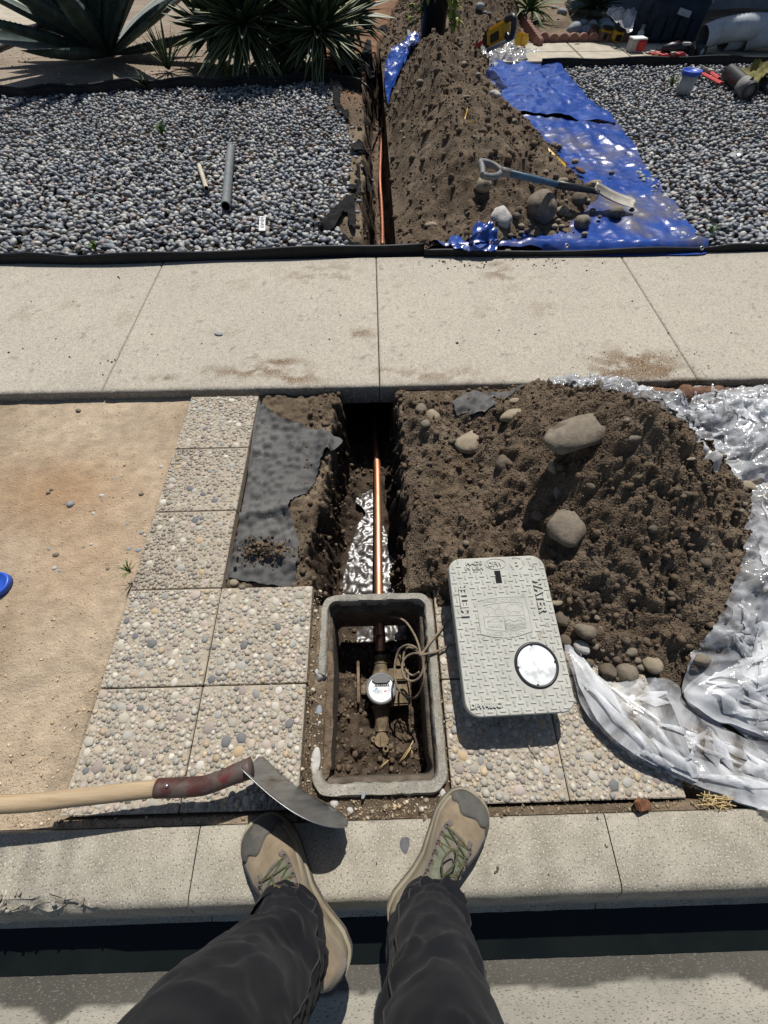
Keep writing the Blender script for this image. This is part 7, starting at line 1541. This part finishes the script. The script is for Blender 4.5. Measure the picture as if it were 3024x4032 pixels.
pliers(2585, 190, 2650, 205, 'dark-handled pliers behind the red ones', .07, 'black')
hm = empty('hammer', P(2690, 225, .05), label='small steel hammer hanging off the right front of the tool heap', cat='hammer'); B().tube([P(2635, 212, .06), P(2700, 216, .07)], .010, 8).mesh('handle', MT['steel_dirty'], hm, True); B().box(P(2696, 220, .06), (.03, .12, .028), bev=.006).mesh('head', MT['steel'], hm)
dr = empty('power_drill', P(2690, 195, .08), label='black cordless drill lying at the right end of the tool heap', cat='drill')
B().tube([P(2605, 192, .09), P(2640, 189, .10), P(2700, 185, .11)], [.025, .045, .05], 14).mesh('drill_body', MT['black'], dr, True); B().box(P(2705, 196, .08), (.10, .16, .09), Euler((.2, 0, .2)), .02).mesh('battery', MT['black'], dr); B().box(P(2704, 172, .16), (.09, .05, .02), bev=.006).mesh('chrome_plate', MT['steel'], dr); B().tube([P(2652, 187, .10), P(2668, 186, .105)], .051, 16).mesh('collar', MT['redplastic'], dr, True)
tr = empty('tape_reel', P(2755, 205, .05), label='black wheel-like tape reel right of the drill on the shaded path', cat='reel'); q = P(2757, 203, .07)
B().lathe([(.02, -.03), (.06, -.03), (.065, 0), (.06, .03), (.02, .03)], q, 22, Euler((math.pi/2, 0, .4)), cap=False).mesh('wheel', MT['black'], tr, True); B().lathe([(0, .02), (.028, .02), (.028, -.02), (0, -.02)], q+Vector((.0, -.012, 0)), 16, Euler((math.pi/2, 0, .4)), cap=False).mesh('hub', MT['duct'], tr, True); B().box(q+Vector((-.12, .02, -.01)), (.14, .08, .06), bev=.015).mesh('reel_frame', MT['redpaint'], tr)
# yellow batteries / tools by the rocks
for (u, v, w_, lab) in ((2385, 135, .13, 'yellow and black cordless tool half hidden by the grey river rocks'), (2432, 140, .11, 'second yellow battery pack right of the first by the river rocks'), (2336, 132, .10, 'worn brown battery pack standing between two river rocks')):
    e = empty('battery_pack', P(u, v, .05), label=lab, cat='battery pack'); q = P(u, v, .09); M = 'yellow' if u > 2350 else 'rust'
    B().box(q, (w_, .10, .10), Euler((.1, .1, .3)), .015).mesh('casing', MT[M], e); B().box(q+Vector((0, -.02, .055)), (w_*.8, .08, .03), Euler((.1, .1, .3)), .008).mesh('cap', MT['black'], e); B().box(q+Vector((0, -.055, -.01)), (w_*.7, .02, .05), Euler((.1, .1, .3)), .005).mesh('panel', MT['black'], e)
# reciprocating saw
a = gz(c8, 880, 330, .16); b = gz(c8, 1165, 170, .42); ax = (b-a).normalized(); up = Vector((0, -.35, 1)); up = (up-ax*up.dot(ax)).normalized(); sd3 = ax.cross(up); RM = Matrix((ax, sd3, up)).transposed()
sw_ = empty('power_saw', a, label='yellow and black reciprocating saw with red blade lying on crumpled plastic beside the ridge', cat='saw')
def sp_(t, u_, w_=0): return a+ax*t+up*u_+sd3*w_
Ls = (b-a).length
B().box(sp_(Ls*.58, 0), (Ls*.42, .09, .13), RM.to_quaternion(), .02).mesh('housing', MT['yellow'], sw_); B().box(sp_(Ls*.33, 0), (Ls*.16, .08, .12), RM.to_quaternion(), .02).mesh('gearbox', MT['black'], sw_)
B().tube(curve_pts([tuple(sp_(*q)) for q in ((Ls*.78, .06), (Ls*.93, .05), (Ls*.95, 0), (Ls*.91, -.06), (Ls*.84, -.07), (Ls*.78, -.04))], 5), .026, 10).mesh('handle', MT['black'], sw_, True)
B().box(sp_(Ls*.12, 0), (Ls*.30, .006, .028), RM.to_quaternion()).mesh('blade', MT['redplastic'], sw_); B().box(sp_(Ls*.60, -.02, .052), (Ls*.2, .012, .06), RM.to_quaternion(), .004).mesh('panel', MT['black'], sw_)
B().tube([gz(c8, 960, 365, .12), gz(c8, 1150, 265, .18)], .022, 8).mesh('guard_bar', MT['greyplastic'], sw_, True)
B().box(gz(c8, 1205, 285, .12), (.14, .12, .10), Euler((0, .2, .6)), .02).mesh('battery', MT['yellow'], sw_)
# cobbles holding the plastic and rocks at the back
many([(940, 92, 30), (970, 105, 36), (1040, 155, 40), (905, 45, 60), (1570, 60, 60), (1500, 90, 70), (1540, 25, 56), (1600, 95, 46), (1625, 30, 50), (1470, 140, 20), (1440, 60, 40), (1285, 140, 12)], c8, .5425, ['rock_grey', 'rock'], 'grey stone behind the crumpled plastic', 'stones behind the crumpled plastic')
# house front far beyond the planting bed and a low hedge, so the garden ends in something
hs = empty('house', (-3, 16, 0), label='plain pale house front far behind the garden', cat='house')
B().box((-4, 16.2, 1.6), (16, .4, 3.3)).mesh('house_wall', MT['wall'], hs); B().box((-4, 15.9, 3.35), (17, 1.6, .18)).mesh('roof', MT['terracotta'], hs)
for xx in (-8, -4.5, -1): f_ = B().box((xx, 15.98, 1.6), (1.5, .08, 1.2)).mesh('window', MT['white'], hs); B().box((xx, 15.93, 1.6), (1.34, .03, 1.04)).mesh('pane', MT['black'], f_)
